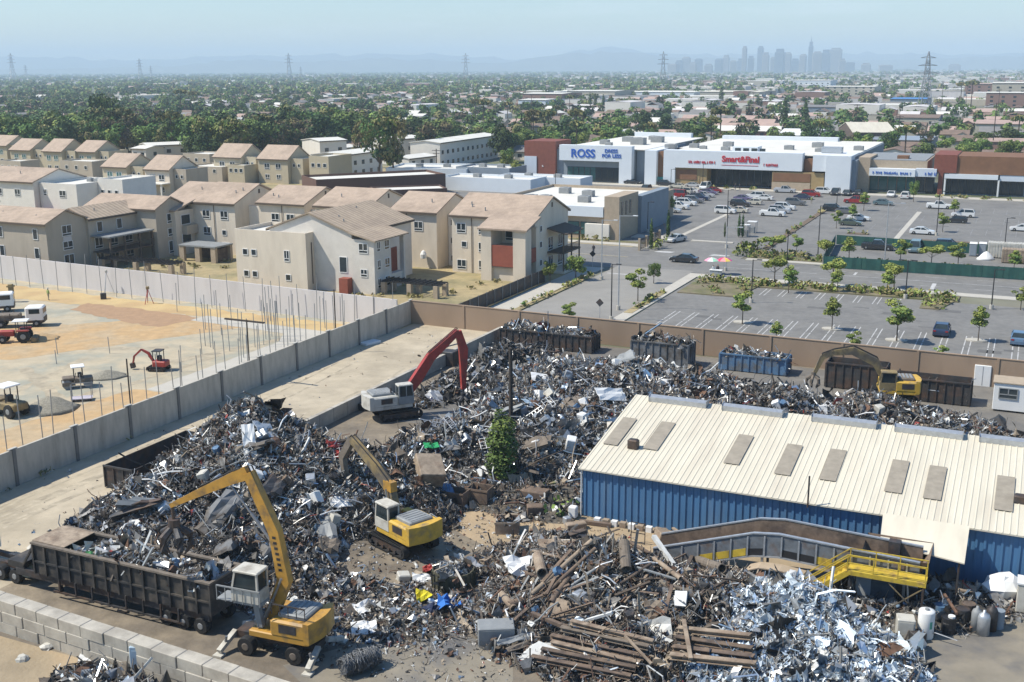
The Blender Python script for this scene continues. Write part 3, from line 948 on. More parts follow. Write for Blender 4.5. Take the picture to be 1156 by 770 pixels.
t=thing('commercial_building','shorter reddish brown block with white roof, in front of the long brown building','building',W(*a),GRID+ang*.8)
flat(t,0,17,0,9,4.6,'brown_brick',par_h=.35)
for k,(p,L_,dp,h_,lab)in enumerate([((436,206),24,18,4.2,'long low white flat building behind the long brown wall'),((515,206),17,12,4.6,'white flat building with grey-blue side right of the long brown wall'),((497,214),27,11,3.6,'white flat roof just behind the corner block ridge'),((560,212),25,9,3.4,'pale flat roof strip left of the tan shop roof')]):
 a=uv(*p)
 t=thing('commercial_building',lab,'building',W(*a),GRID+(R(14)if k==0 else 0))
 wo,ro=flat(t,0,L_,0,dp,h_,'white_wall' if k!=1 else 'grey_wall',par_h=.5)
 for j in range(2):
  ac(ro,L_*(.3+.35*j),dp*.6,h_-.5,2,1.6,1)
t=thing('shop_building','tan stone corner shop with white flat roof and green glass front, by the street','shop',W(-101,199.4))
wo,ro=flat(t,0,29,1.5,40,6.0,'tan_block',par_h=.6)
MB().box(.5,27,.7,1.45,4.3,6.25).build('white_fascia','white_wall',t)
for k in range(7):
 window(t,('S',1.5),2.2+k*3.6,.8,3.2,2.3,frame='black',style='single',glass='green_glass')
MB().box(23.5,28.4,.2,1.4,0,3.0).build('entrance_block','stucco_white',t)
MB().box(27.2,30.2,.8,12,0,8.3).build('corner_tower','tan_block',t)
MB().box(29.2,30.9,12.05,30,0,7.4).build('side_block','grey_wall',t)
for k in range(3):
 MB().box(30.21,30.26,1.9+k*2.4,2.9+k*2.4,4.6,7.2).build('slot_window','dark_glass',t)
for x,y in((7,12),(10,12.5),(18,14),(15,24),(8,28)):
 ac(ro,x,y,5.4,2.4,1.8,1.3)
V0=303.0
def px_u(px,v=V0):
 lo,hi=-220,120
 for _ in range(40):
  mid=(lo+hi)/2
  if toimg(W(mid,v,0))[0]<px:
   lo=mid
  else:
   hi=mid
 return lo
def text_mesh(txt,size,m,par,loc,name='letters',depth=.12,w=1.,rot=(math.pi/2,0,0),bold=.02,sp=1.0):
 c=bpy.data.curves.new('sign_text','FONT')
 c.body=txt
 c.size=size
 c.extrude=depth
 c.offset=bold
 c.space_character=sp
 c.align_x='CENTER'
 o=bpy.data.objects.new('tmp',c)
 COL.objects.link(o)
 bpy.context.view_layer.update()
 me=bpy.data.meshes.new_from_object(o.evaluated_get(bpy.context.evaluated_depsgraph_get()))
 bpy.data.objects.remove(o)
 me.materials.clear()
 me.materials.append(M[m]if isinstance(m,str)else m)
 ob=link(name,me,par,loc,rot)
 ob.scale=(w,1,1)
 return ob
M['sign_blue']=mat('sign_blue',(.02,.10,.42),rough=.5,var=.03)
M['sign_red']=mat('sign_red',(.50,.02,.03),rough=.5,var=.03)
M['ochre']=mat('ochre_render',(.33,.235,.11),var=.08,scale=.5)
M['brown_clad']=mat('brown_cladding',(.20,.10,.05),var=.12,scale=.6)
M['teal']=mat('teal_paint',(.05,.25,.25),var=.1)
M['pale_blue_wall']=mat('pale_blue_wall',(.55,.60,.66),var=.04,scale=.3)
def bars(par,u0,u1,y,z,h,m,n,seed):
 """tiny sign lettering far too small to read: separate strokes"""
 rr=random.Random(seed)
 mb=MB()
 x=u0
 st=(u1-u0)/n
 for k in range(n):
  if rr.random()<.12:
   continue
  hh=h*rr.uniform(.75,1)
  mb.box(u0+k*st,u0+k*st+st*.3,y-.12,y-.01,z,z+hh)
  mb.box(u0+k*st+st*.3,u0+k*st+st*.72,y-.12,y-.01,z+(hh*.8 if rr.random()<.5 else 0),z+(hh if rr.random()<.5 else hh*.3))
 return mb.build('sign_letters',m,par)
t=thing('store_building','white discount clothing store front with big blue letters and a rust-red corner tower','store',W(px_u(592),V0))
o_=px_u(592)
x=lambda p:px_u(p)-o_
MB().box(0,x(627),0,12,0,11.4).build('corner_tower','rust_wood',t)
MB().box(.1,x(606),-.25,-.004,0,7.0).build('tower_panel','pale_blue_wall',t)
bars(t,x(612),x(615),0,4,.5,'white',3,1)
MB().box(x(627)+.01,x(637),1.2,30,0,9.2).build('link_wall','grey_wall',t)
MB().box(x(633),x(714),-1.2,1.15,6.2,10.6).build('sign_fascia','white_wall',t)
MB().box(x(700),x(714),-1.2,1.15,0,6.197).build('white_pier','white_wall',t)
MB().box(x(637),x(714),1.2,60,0,9.4).build('wall','grey_wall',t)
MB().box(x(640),x(698),1.1,1.18,4.4,6.1).build('soffit_band','grey_wall',t)
for k in range(9):
 window(t,('S',1.2),x(642)+k*(x(694)-x(642))/8,.4,(x(694)-x(642))/8*.86,3.8,frame='black',style='single',glass='green_glass' if k<5 else 'dark_glass')
text_mesh('ROSS',3.2,'sign_blue',t,(x(659.5),-1.22,7.25),'letters',w=.98,bold=.09,sp=1.02)
text_mesh('DRESS',1.35,'sign_blue',t,(x(691),-1.22,8.75),'letters',w=1.05,bold=.03)
text_mesh('FOR LESS',1.35,'sign_blue',t,(x(691.5),-1.22,7.35),'letters',w=1.05,bold=.03)
MB().box(x(715),x(728),2.5,40,0,9.2).build('recess_wall','grey_wall',t)
ro=MB().box(x(628),x(726),1.3,62,9.405,9.6).build('roof','white_roof',t)
MB().box(x(640),x(712),60,62.4,9.6,11).build('rear_parapet','white_wall',t)
for px_,y,s_ in((655,20,2.2),(668,14,1.6),(692,22,3.4),(700,34,3),(664,34,2.5),(680,46,2)):
 ac(ro,x(px_),y,9.6,s_*1.2,s_,s_*.6)
o_=px_u(728)
t=thing('store_building','long white grocery store front with red letters above a dark covered entrance','store',W(o_,V0))
MB().box(0,x(741),-.6,20,0,9.6).build('left_wing_wall','white_wall',t)
MB().box(x(741)+.01,x(750),1.0,18,0,9.2).build('brown_recess','brown_clad',t)
MB().box(x(740),x(749),.5,.95,0,2.2).build('teal_screen','teal',t)
MB().box(x(750),x(905),-1.4,1.8,5.2,9.9).build('sign_fascia','white_wall',t)
MB().box(x(750),x(763),-1.4,1.8,0,5.197).build('white_pier','white_wall',t)
MB().box(x(750)+.1,x(960),4.2,64,0,9.0).build('wall','grey_wall',t)
MB().box(x(763)+.01,x(790),-.6,4.1,0,5.15).build('ochre_pier','ochre',t)
MB().box(x(764),x(787),-.72,-.604,1.9,4.7).build('brown_panel','brown_clad',t)
MB().box(x(790),x(798),-.5,4.0,0,5.15).build('ochre_column','ochre',t)
for k in range(9):
 window(t,('S',4.2),x(802)+k*(x(868)-x(802))/8,.3,(x(868)-x(802))/8*.85,4.2,frame='black',style='single',glass='dark_glass')
MB().box(x(872),x(930),-1.2,3.8,0,4.9).build('ochre_block','ochre',t)
MB().box(x(873),x(915),-1.32,-1.204,2.4,4.6).build('brown_panel','brown_clad',t)
MB().box(x(872),x(915),-1.36,-1.204,.2,2.2).build('stone_base','tan_block',t)
MB().box(x(906),x(916),.5,3,4.95,8.4).build('brown_recess','brown_clad',t)
MB().box(x(932),x(960),-2.4,12,0,9.6).build('white_block','white_wall',t)
MB().box(x(917),x(931.8),-1.8,10,5.4,9.6).build('white_upper_block','white_wall',t)
MB().box(x(960)+.02,x(965),-.5,12,0,8.4).build('grey_slot','grey_wall',t)
text_mesh('Smart&Final',2.2,'sign_red',t,(x(836),-1.42,7.2),'letters',w=.96,bold=.07)
bars(t,x(778),x(808),-1.4,6.5,.75,'sign_red',26,5)
bars(t,x(862),x(878),-1.4,6.3,.7,'sign_red',12,6)
MB().box(x(815),x(856),-1.46,-1.404,6.2,6.32).build('sign_underline','sign_red',t)
ro=MB().box(x(744),x(958),2,66,9.005,9.2).build('roof','white_roof',t)
MB().box(x(750),x(900),62,65,9.2,10.4).build('rear_parapet','white_wall',t)
MB().box(x(816),x(845),9,14,9.2,10.6).build('plant_screen','white_wall',t)
for k in range(4):
 MB().box(x(819)+k*2.3,x(819)+k*2.3+1.6,8.93,8.995,9.4,10.2).build('screen_opening','dark_glass',t)
MB().box(x(920),x(943),6,9,9.7,11.2).build('plant_screen','galv',t)
for px_,y,s_ in((742,12,2.4),(760,20,2),(775,16,1.5),(790,30,2.2),(870,22,2.0),(895,34,2.4),(910,16,1.6),(805,12,1.8),(950,26,2)):
 ac(ro,x(px_),y,9.2,s_*1.3,s_,s_*.6)
V0=306.5
o_=px_u(965)
t=thing('store_building','low tan shop with pale sign band and green glass, right of the grocery store','store',W(o_,V0))
MB().box(0,x(978),-.4,14,0,9.0).build('tan_pier','tan_block',t)
MB().box(x(978)+.01,x(1042),1.8,30,0,8.2).build('wall','tan_block',t)
MB().box(x(978),x(1030),-1.0,1.75,4.4,6.3).build('sign_band','white_wall',t)
MB().box(x(1030)+.01,x(1054),-.6,1.75,4.5,6.5).build('grey_sign_band','pale_blue_wall',t)
for k in range(7):
 window(t,('S',1.8),x(977.5)+(k+.5)*(x(1052)-x(978))/7,.4,(x(1052)-x(978))/7*.86,3.7,frame='black',style='single',glass='green_glass' if k<5 else 'dark_glass')
bars(t,x(982),x(1026),-1.0,4.9,.7,'sign_blue',24,8)
bars(t,x(1041),x(1055),-.6,4.9,.8,'sign_blue',8,9)
ro=MB().box(.3,x(1040),2,28,8.205,8.4).build('roof','mgrey',t)
MB().box(x(1005),x(1018),6,9,8.4,9.2).build('plant_screen','brown_clad',t)
V0=308
o_=px_u(1050)
t=thing('store_building','wide rust-brown topped shop row with dark glass fronts at the right edge','store',W(o_,V0))
MB().box(0,x(1076),-1.0,16,5.6,10.1).build('brown_top','rust_wood',t)
MB().box(x(1076)+.02,x(1160)+25,-.6,16,5.4,9.9).build('brown_top','brown_clad',t)
MB().box(x(1056),x(1062),-1.0,1.2,0,5.597).build('brown_pier','rust_wood',t)
MB().box(x(1056),x(1160)+25,1.25,18,0,5.4).build('wall','grey_wall',t)
MB().box(x(1063),x(1124),-1.3,1.2,4.2,5.38).build('sign_band','white_wall',t)
MB().box(x(1126),x(1160)+25,-.5,1.2,3.9,5.35).build('sign_band','pale_blue_wall',t)
for k in range(11):
 window(t,('S',1.25),x(1066)+k*(x(1150)-x(1066))/10,.3,(x(1150)-x(1066))/10*.86,3.5,frame='black',style='single',glass='dark_glass')
for p_ in(1063,1124):
 MB().box(x(p_),x(p_)+.4,-1.2,1.2,0,4.19).build('white_post','white',t)
bars(t,x(1104),x(1113),1.25-.2,3.9,.3,'white',10,12)
def panel_wall(name,label,a,b,h,m,step=3.0,th=.22,post=.34,pm=None,cap=False,cat='wall'):
 a,b=Vector((*a,0)),Vector((*b,0))
 d=b-a
 L_=d.length
 t=thing(name,label,cat,W(a.x,a.y),GRID+math.atan2(d.y,d.x))
 n=max(1,round(L_/step))
 mb=MB()
 mb.box(0,L_,-th/2,th/2,0,h)
 mb.build('panels',m,t)
 if post:
  for k in range(n+1):
   x=L_*k/n
   if pm=='pilaster':
    MB().box(x-.4,x+.4,-th/2-.03,th/2+.03,h+.073,h+.14).build('cap','wall_top',t)
   MB().box(x-post/2,x+post/2,-th/2-.09,th/2+.09,0,h+.07).build('pilaster',pm or m,t)
 if cap:
  MB().box(0,L_,-th/2-.05,th/2+.05,h,h+.08).build('coping',pm or m,t)
 return t
M['pilaster']=mat('dark_joint_concrete',(.17,.165,.155),var=.1,scale=2)
M['wall_top']=mat('pale_coping',(.45,.43,.38),var=.1,scale=2)
panel_wall('site_wall','long grey panelled wall between the earthworks and the scrap yard lane',(-70.9,40),(-71.5,122.4),3.0,'panel',6.2,post=.3,pm='pilaster')
panel_wall('site_wall','long smooth pale grey wall in front of the apartment blocks',(-160,125.2),(-71.6,119.2),3.7,'pale_wall',6,post=0)
panel_wall('yard_wall','long tan brown wall between the scrap yard and the parking lots',(-71.4,122.4),(45,119.6),3.0,'tan_wall',8,post=.26,pm='tan_wall',cap=True)
t=thing('low_wall','low grey retaining wall along the pale lane behind the red machine','wall',W(-57.4,78.5))
MB().box(-.2,.2,0,41.5,0,1.35).build('blocks','concrete',t)
for k in range(18):
 MB().box(-.21,.21,k*2.3+.1,k*2.3+.14,0,1.36).build('joint','pilaster',t)
a,b=Vector((-56.5,42.1,0)),Vector((-25,40.3,0))
t=thing('block_wall','foreground wall of big stacked concrete blocks below the scrap trailer','wall',W(a.x,a.y),GRID+math.atan2(b.y-a.y,b.x-a.x))
mb=MB()
rr=random.Random(2)
for row in range(3):
 x=-1.2*(row%2)
 while x<31:
  d=rr.uniform(-.04,.04)
  mb.cbox(x+.02,x+1.78,-.45+d,.45+d,row*.68,row*.68+.665,.03)
  x+=1.8
mb.build('blocks','concrete',t)
MB().box(-.8,31,-.36,.36,0,2.02).build('core','pilaster',t)
EV,EZ=71.8,3.7
t=thing('metal_building','blue sheet-metal warehouse with a wide cream ribbed roof','warehouse',W(-27.8,EV))
LN,DEP,RZ=46.0,12.3,5.7
mb=MB()
mb.extx([(0,0),(DEP,0),(DEP,RZ-.1),(0,EZ-.02)],0,LN)
for k in range(int(LN/.5)):
 x0=.1+k*.5
 mb.box(x0,x0+.14,-.07,-.003,.05,EZ-.06)
for k in range(int(DEP/.5)):
 y0=.1+k*.5
 top=EZ+(RZ-.1-EZ)*y0/DEP-.15
 mb.box(-.07,-.003,y0,y0+.14,.05,top)
wall_o=mb.build('wall','blue_metal',t)
MB().box(-.14,-.075,-.16,.0,0,EZ).build('corner_trim','white',wall_o)
MB().box(30.5,LN,-.19,-.075,2.2,2.32).build('wall_rail','blue_bin',wall_o)
sl_=(RZ-EZ)/DEP
mb=MB()
ov=.32
mb.extx([(-ov,EZ-sl_*ov),(DEP+.3,RZ+sl_*.3),(DEP+.3,RZ+sl_*.3+.1),(-ov,EZ-sl_*ov+.1)],-.3,LN+.5)
for k in range(int((LN+1)/.41)):
 x0=-.25+k*.41
 for s_ in(0,):
  y0,y1,z0,z1=-ov,DEP+.3,EZ-sl_*ov+.1,RZ+sl_*.3+.1
  mb.add([(x0,y0,z0+.002),(x0+.12,y0,z0+.002),(x0+.12,y1,z1+.002),(x0,y1,z1+.002),(x0+.035,y0,z0+.035),(x0+.085,y0,z0+.035),(x0+.085,y1,z1+.035),(x0+.035,y1,z1+.035)],[(0,1,5,4),(1,2,6,5),(2,3,7,6),(3,0,4,7),(4,5,6,7)])
roof_o=mb.build('roof','cream_metal',t)
for k,(px,py)in enumerate([(705,487),(746,492),(833,506),(895,517),(943,523),(1009,534),(1061,542),(1135,553)]):
 z=4.85
 u,v=uv(px,py,z)
 y=v-EV
 sk=MB()
 L2=2.3
 zz=lambda yy:EZ+sl_*yy+.1
 x0=round((u+27.8-.62+.45)/.62)*.62-.45
 sk.add([(x0,y-L2,zz(y-L2)+.085),(x0+1.12,y-L2,zz(y-L2)+.085),(x0+1.12,y+L2,zz(y+L2)+.085),(x0,y+L2,zz(y+L2)+.085),(x0,y-L2,zz(y-L2)+.10),(x0+1.12,y-L2,zz(y-L2)+.10),(x0+1.12,y+L2,zz(y+L2)+.10),(x0,y+L2,zz(y+L2)+.10)],[(3,2,1,0),(4,5,6,7),(0,1,5,4),(1,2,6,5),(2,3,7,6),(3,0,4,7)])
 sk.build('skylight','skylight',roof_o)
for px in(748,836,944,1044,1146):
 u,v=uv(px,466+(px-748)*.118,RZ+.5)
 x0=u+27.8-2.4
 vm=MB().extx([(DEP-.72,RZ+.0),(DEP+.12,RZ+.0),(DEP+.16,RZ+.4),(DEP-.3,RZ+.52),(DEP-.76,RZ+.4)],x0,x0+4.7)
 vm.box(x0-.03,x0,DEP-.8,DEP+.2,RZ+.06,RZ+.55)
 vm.box(x0+4.7,x0+4.73,DEP-.8,DEP+.2,RZ+.06,RZ+.55)
 vm.build('ridge_vent','galv',roof_o)
u,v=uv(715,503,4.6)
MB().cbox(u+27.4,u+28.2,v-EV-.3,v-EV+.3,4.4,5.1).build('roof_fan','dark_steel',roof_o)
u,v=uv(1151,572,4.1)
MB().cbox(u+27.4,u+28.4,v-EV-.3,v-EV+.4,4.0,4.9).build('roof_fan','dark_steel',roof_o)
u,v=uv(912,568,3.9)
MB().cyl((u+27.8,v-EV,3.6),.06,2.2,8).build('flue_pipe','dark_steel',roof_o)
t=thing('canopy','smooth cream sheet canopy hanging off the warehouse eave above the yellow stairs','canopy',W(-6.6,EV-.7))
mb=MB()
mb.add([(0,-2.6,3.05),(5.0,-3.6,2.95),(5.0,.05,3.92),(-.2,.05,3.92),(0,-2.6,3.13),(5.0,-3.6,3.03),(5.0,.05,4.0),(-.2,.05,4.0)],[(3,2,1,0),(4,5,6,7),(0,1,5,4),(1,2,6,5),(2,3,7,6),(3,0,4,7)])
mb.build('sheet','cream_metal',t)
for x,y in((.3,-2.4),(4.7,-3.3)):
 MB().cyl((x,y,0),.07,3.02,8).build('post','dark_steel',t)
def side_wall_path(pts,h0,h1,y0,y1,mi,mb):
 for(xa,za),(xb,zb)in zip(pts,pts[1:]):
  mb.add([(xa,y0,za+h0),(xb,y0,zb+h0),(xb,y0,zb+h1),(xa,y0,za+h1),(xa,y1,za+h0),(xb,y1,zb+h0),(xb,y1,zb+h1),(xa,y1,za+h1)],[(0,1,2,3),(7,6,5,4),(0,4,5,1),(3,2,6,7),(0,3,7,4),(1,5,6,2)],mi)
org=at(748,622)
ou,ov_=uv(748,622)
t=thing('conveyor','long sorting conveyor with rust-brown trough and grey panelled side below the warehouse wall','conveyor',W(-20.6,66.2))
path=[(0,-.45),(6.6,1.8),(8.2,2.0),(16.6,1.65)]
mb=MB()
side_wall_path(path,0,1.45,-.06,.06,0,mb)
so_=mb.build('side_panel',mat('grey_blue_side_sheet',(.15,.165,.18),var=.3,scale=1.5,rough=.65,col2=(.14,.095,.07),scale2=.9,thr=(.5,.68)),t)
mb=MB()
side_wall_path(path,.0,1.75,1.75,1.85,0,mb)
mb.build('far_panel','rust',t)
mb=MB()
side_wall_path(path,.15,.25,.065,1.74,0,mb)
mb.build('belt','rust_dark',t)
mb=MB()
side_wall_path(path,1.455,1.54,-.12,.12,0,mb)
side_wall_path(path,1.755,1.84,1.72,1.9,0,mb)
side_wall_path(path,-.1,-.005,-.12,.12,0,mb)
mb.build('edge_rail','galv',t)
def pz(x):
 for(xa,za),(xb,zb)in zip(path,path[1:]):
  if xa<=x<=xb:
   return za+(zb-za)*(x-xa)/(xb-xa)
for k in range(15):
 x=.9+k*1.07
 MB().box(x-.05,x+.05,-.13,-.062,pz(x)+.02,pz(x)+1.34).build('stiffener','galv',so_)
for k in(2,3,4,9,10):
 x0,x1=.95+k*1.07,1.87+k*1.07
 mb=MB()
 mb.add([(x0,-.075,pz(x0)+.05),(x1,-.075,pz(x1)+.05),(x1,-.075,pz(x1)+.55),(x0,-.075,pz(x0)+.55),(x0,-.063,pz(x0)+.05),(x1,-.063,pz(x1)+.05),(x1,-.063,pz(x1)+.55),(x0,-.063,pz(x0)+.55)],[(0,1,2,3),(7,6,5,4),(0,4,5,1),(3,2,6,7),(0,3,7,4),(1,5,6,2)])
 mb.build('yellow_skirt','stair_yellow',so_)
for k in(5,7,8):
 x0,x1=.95+k*1.07,1.87+k*1.07
 mb=MB()
 mb.add([(x0,-.075,pz(x0)+.05),(x1,-.075,pz(x1)+.05),(x1,-.075,pz(x1)+.5),(x0,-.075,pz(x0)+.5),(x0,-.063,pz(x0)+.05),(x1,-.063,pz(x1)+.05),(x1,-.063,pz(x1)+.5),(x0,-.063,pz(x0)+.5)],[(0,1,2,3),(7,6,5,4),(0,4,5,1),(3,2,6,7),(0,3,7,4),(1,5,6,2)])
 mb.build('dark_gap','black',so_)
for x in(4.2,7.2,11.5,15.8):
 for y in(0,1.8):
  MB().box(x-.08,x+.08,y-.06,y+.06,0,pz(x)-.1).build('leg','steel',t)
t=thing('steel_tray','pale tan arched chute floor under the conveyor bend','chute',W(-14.6,65.2))
mb=MB()
mb.rings([[(x,y,z)for y in(0,1.0)]+[(x,y,z-.08)for y in(1.0,0)]for x,z in((0,.5),(.5,1.15),(1.2,1.45),(2.5,1.5),(4.2,1.35))])
mb.build('sheet','tan_block',t)
for x in(.6,3.6):
 MB().box(x-.06,x+.06,.3,.5,0,1.2).build('leg','dark_steel',t)
t=thing('feed_hopper','dark rust-brown feed hopper at the top end of the conveyor beneath the canopy','hopper',W(-5.4,66.5))
m_=MB()
m_.rings([[(-1.6,-.1,2.4),(1.4,-.1,2.4),(1.4,2.2,2.4),(-1.6,2.2,2.4)],[(-2.0,-.3,3.2),(1.9,-.3,3.2),(1.9,2.5,3.4),(-2.0,2.5,3.4)]],cap=False)
m_.build('bin','rust',t)
MB().box(-3.2,1.5,.2,2.0,0,2.35).build('housing','dark_steel',t)
MB().box(-.6,.1,1.1,1.7,2.4,3.6).build('motor','dark_steel',t)
t=thing('stair_platform','yellow steel platform with handrails and stairs going down to the left','stairs',W(-8.0,64.9))
MB().box(0,4.5,0,1.1,2.17,2.45).build('deck','stair_yellow',t)
mb=MB()
for y in(0,1.05):
 mb.beam((0,y,2.28),(-2.5,y,.2),.07,.34)
for k in range(9):
 mb.box(-.25-k*.28-.13,-.25-k*.28+.13,.05,1.02,2.04-k*.235,2.08-k*.235)
mb.build('stairs','stair_yellow',t)
for y,nm in((0.03,'handrail'),(1.07,'handrail')):
 mb=MB()
 for z in(.5,1.0):
  mb.beam((0,y,2.45+z),(4.5,y,2.45+z),.06)
  mb.beam((0,y,2.45+z),(-2.5,y,.35+z),.06)
 for x in(0,1.5,2.9,4.45):
  mb.beam((x,y,2.45),(x,y,3.46),.06)
 mb.beam((-2.5,y,.3),(-2.5,y,1.36),.06)
 mb.build(nm,'stair_yellow',t)
for x in(.15,4.35):
 for y in(.1,1.0):
  MB().box(x-.06,x+.06,y-.06,y+.06,0,2.1).build('leg','dark_steel',t)
mb=MB()
mb.beam((2.4,.1,.3),(4.35,.1,2.05),.06)
mb.beam((2.4,.1,2.05),(4.35,.1,.3),.06)
mb.build('cross_brace','dirty_yellow',t)
t=thing('storage_container','dark blue-grey steel box under the yellow platform','container',W(-7.9,66.1))
MB().cbox(0,2.6,0,2.2,0,2.0,.04).build('box',mat('dark_blue_paint',(.05,.075,.10),var=.3,scale=1.5),t)
MB().box(.3,1.2,-.03,-.003,.2,1.8).build('door','grey_wall',t)
t=thing('wood_shelter','pale wooden sheet roof of a lean-to against the blue wall','shelter',at(815,603))
MB().box(-1.6,1.8,-.6,.7,1.65,1.75).build('roof','rust_pale',t)
for x,y in((-1.4,-.5),(1.6,-.5),(-1.4,.6),(1.6,.6)):
 MB().box(x-.05,x+.05,y-.05,y+.05,0,1.65).build('post','wood',t)
def bin_(label,pa,pb,v,dep,h,m,fill=True,seed=0,rust_in='rust_dark',ribs=.75,name='roll_off_bin',h2=None):
 ua,ub=pa,pb
 L_=ub-ua
 t=thing(name,label,'scrap bin',W(ua,v),GRID)
 mb=MB()
 th=.07
 f=.1
 mb.box(0,L_,0,th,f,h)
 mb.box(0,L_,dep-th,dep,f,h)
 mb.box(0,th,th,dep-th,f,h)
 mb.box(L_-th,L_,th,dep-th,f,h)
 mb.box(th,L_-th,th,dep-th,f,f+.1)
 b_=mb.build('body',m,t)
 rb=MB()
 n=max(3,int(L_/ribs))
 for k in range(n+1):
  x=.04+(L_-.08)*k/n
  rb.box(x-.05,x+.05,-.1,-.003,f,h-.1)
 rb.box(0,L_,-.12,-.003,h-.097,h+.05)
 for k in range(4):
  y=.05+(dep-.1)*k/3
  rb.box(-.1,-.003,y-.05,y+.05,f,h-.1)
  rb.box(L_+.003,L_+.1,y-.05,y+.05,f,h-.1)
 rb.build('ribs',m,t)
 MB().box(.1,L_-.1,.3,.45,0,f-.003).build('skid','dark_steel',t)
 MB().box(.1,L_-.1,dep-.45,dep-.3,0,f-.003).build('skid','dark_steel',t)
 return t,L_,dep,h
BINS=[]
for args in[('blackened bin heaped with scrap at the left end of the row by the tan wall',-56.2,-50.4,117.0,2.6,1.9,'dark_bin'),('blackened bin heaped with scrap, second from the wall corner',-50.1,-44.3,116.7,2.6,2.0,'dark_bin'),('tall ribbed grey bin overfilled with scrap, between the black bins and the blue bin',-39.0,-32.4,115.0,2.6,2.6,'grey_bin'),('blue ribbed bin by the tan wall',-29.2,-22.0,116.0,2.6,1.9,'blue_bin'),('long blackened open-top bin behind the far yellow excavator boom',-17.5,-11.6,113.6,2.6,2.7,'dark_bin'),('long blackened rusty bin at the right, next to the white cabin',-10.6,-3.6,112.2,2.6,2.3,'dark_bin')]:
 BINS.append(bin_(*args))
BINS.append(bin_('empty dark bin with open end, half behind the big scrap heap',-64.2,-61.2,61.6,9.5,1.9,'dark_bin',ribs=.9))
t=thing('site_cabin','white cabin with a barred window at the right edge by the tan wall','cabin',W(-1.6,111.8))
MB().cbox(0,5,0,2.6,.2,2.8,.05).build('body','white',t)
window(t,('S',0),1.3,1.4,1.5,.9,frame='mgrey')
MB().box(-.1,5.1,-.1,2.7,2.803,2.9).build('roof','tan_block',t)
for x in(.5,4.4):
 MB().box(x-.15,x+.15,.2,2.4,0,.2).build('skid','dark_steel',t)
t=thing('electric_box','pale grey utility box left of the white cabin','cabinet',at(1108,436))
MB().cbox(-.8,.8,0,.8,0,2.2,.05).build('body','white',t)
MB().box(-.02,.02,-.02,-.003,.1,2.1).build('door_gap','mgrey',t)
def wheel(par,x,y,r,wdt,loc_axis='y',name='wheel',hub='mgrey'):
 mb=MB()
 prof=[(r*.55,-wdt/2),(r*.93,-wdt/2),(r,-wdt*.3),(r,wdt*.3),(r*.93,wdt/2),(r*.55,wdt/2)]
 n=16
 rg=[]
 for rr_,off in prof:
  rg.append([(x+rr_*math.cos(2*math.pi*k/n),y+off,r+rr_*math.sin(2*math.pi*k/n))for k in range(n)])
 mb.rings(rg,cap=True)
 o=mb.build(name,'rubber',par)
 hb=MB()
 for s_ in(-1,1):
  pts=[(x,y+s_*(wdt/2-.04),r),(x,y+s_*(wdt/2+.03),r)]
  hb.tube(pts,[r*.5,r*.35],12)
 hb.build('rim',hub,o)
 return o
t=thing('scrap_trailer','long blackened open-top trailer heaped with light scrap beside the front block wall','trailer',W(-54.6,46.0))
TL,TW,TZ0,TZ1=14.0,2.7,1.35,3.35
mb=MB()
mb.box(0,TL,0,.08,TZ0,TZ1)
mb.box(0,TL,TW-.08,TW,TZ0,TZ1)
mb.box(TL-.08,TL,.08,TW-.08,TZ0,TZ1-.0)
mb.box(.08,TL-.08,.08,TW-.08,TZ0,TZ0+.1)
mb.box(0,.08,.08,TW-.08,TZ0,TZ1)
bd=mb.build('body','black_bin',t)
for y0,y1 in((-.12,-.003),(TW+.003,TW+.12)):
 mb=MB()
 for k in range(15):
  x=.06+k*(TL-.12)/14
  mb.box(x-.06,x+.06,y0,y1,TZ0,TZ1-.05)
 mb.box(.13,TL-.13,y0+.02,y1-.02,TZ0+.8,TZ0+.92)
 mb.build('ribs','black_bin',bd)
mb=MB()
mb.box(-.05,TL+.05,-.14,.12,TZ1+.003,TZ1+.12)
mb.box(-.05,TL+.05,TW-.12,TW+.14,TZ1+.003,TZ1+.12)
mb.box(TL-.15,TL+.05,.12,TW-.12,TZ1+.003,TZ1+.12)
mb.build('top_rail','dusty',bd)
MB().add([(-.1,.1,TZ1+.13),(2.6,.1,TZ1+.13),(2.6,TW-.1,TZ1+.13),(-.1,TW-.1,TZ1+.13),(-.1,.1,TZ1+.17),(2.6,.1,TZ1+.17),(2.6,TW-.1,TZ1+.17),(-.1,TW-.1,TZ1+.17)],[(3,2,1,0),(4,5,6,7),(0,1,5,4),(1,2,6,5),(2,3,7,6),(3,0,4,7)]).build('front_cover','rust_pale',bd)
mb=MB()
mb.box(-1.9,TL-.4,.15,.4,.85,1.3)
mb.box(-1.9,TL-.4,TW-.4,TW-.15,.85,1.3)
mb.box(-1.9,-1.5,.4,TW-.4,.85,1.3)
for k in range(9):
 mb.box(1+k*1.5,1.2+k*1.5,.4,TW-.4,.9,1.25)
mb.build('chassis','dark_steel',t)
mb=MB()
for k in range(8):
 mb.box(2+k*1.35,2.1+k*1.35,-.1,0,.45,1.34)
mb.box(1.5,11.9,-.1,0,.4,.5)
mb.build('side_guard','dark_steel',t)
mb=MB()
mb.beam((-.05,.2,3.2),(-1.3,.2,1.5),.12)
mb.beam((-.05,TW-.2,3.2),(-1.3,TW-.2,1.5),.12)
mb.box(-2.6,-1.2,.2,TW-.2,1.303,1.7)
mb.build('front_frame','black_bin',t)
for x in(10.4,11.7,13.0):
 for y in(.25,TW-.25):
  wheel(t,x,y,.5,.5)
for y in(.6,TW-.6):
 MB().box(1.3,1.5,y-.1,y+.1,.1,1.0).build('landing_leg','dark_steel',t)
t=thing('truck_tractor','tail of a truck unit cut off by the left frame edge, ahead of the trailer','truck',W(-60.8,46.2))
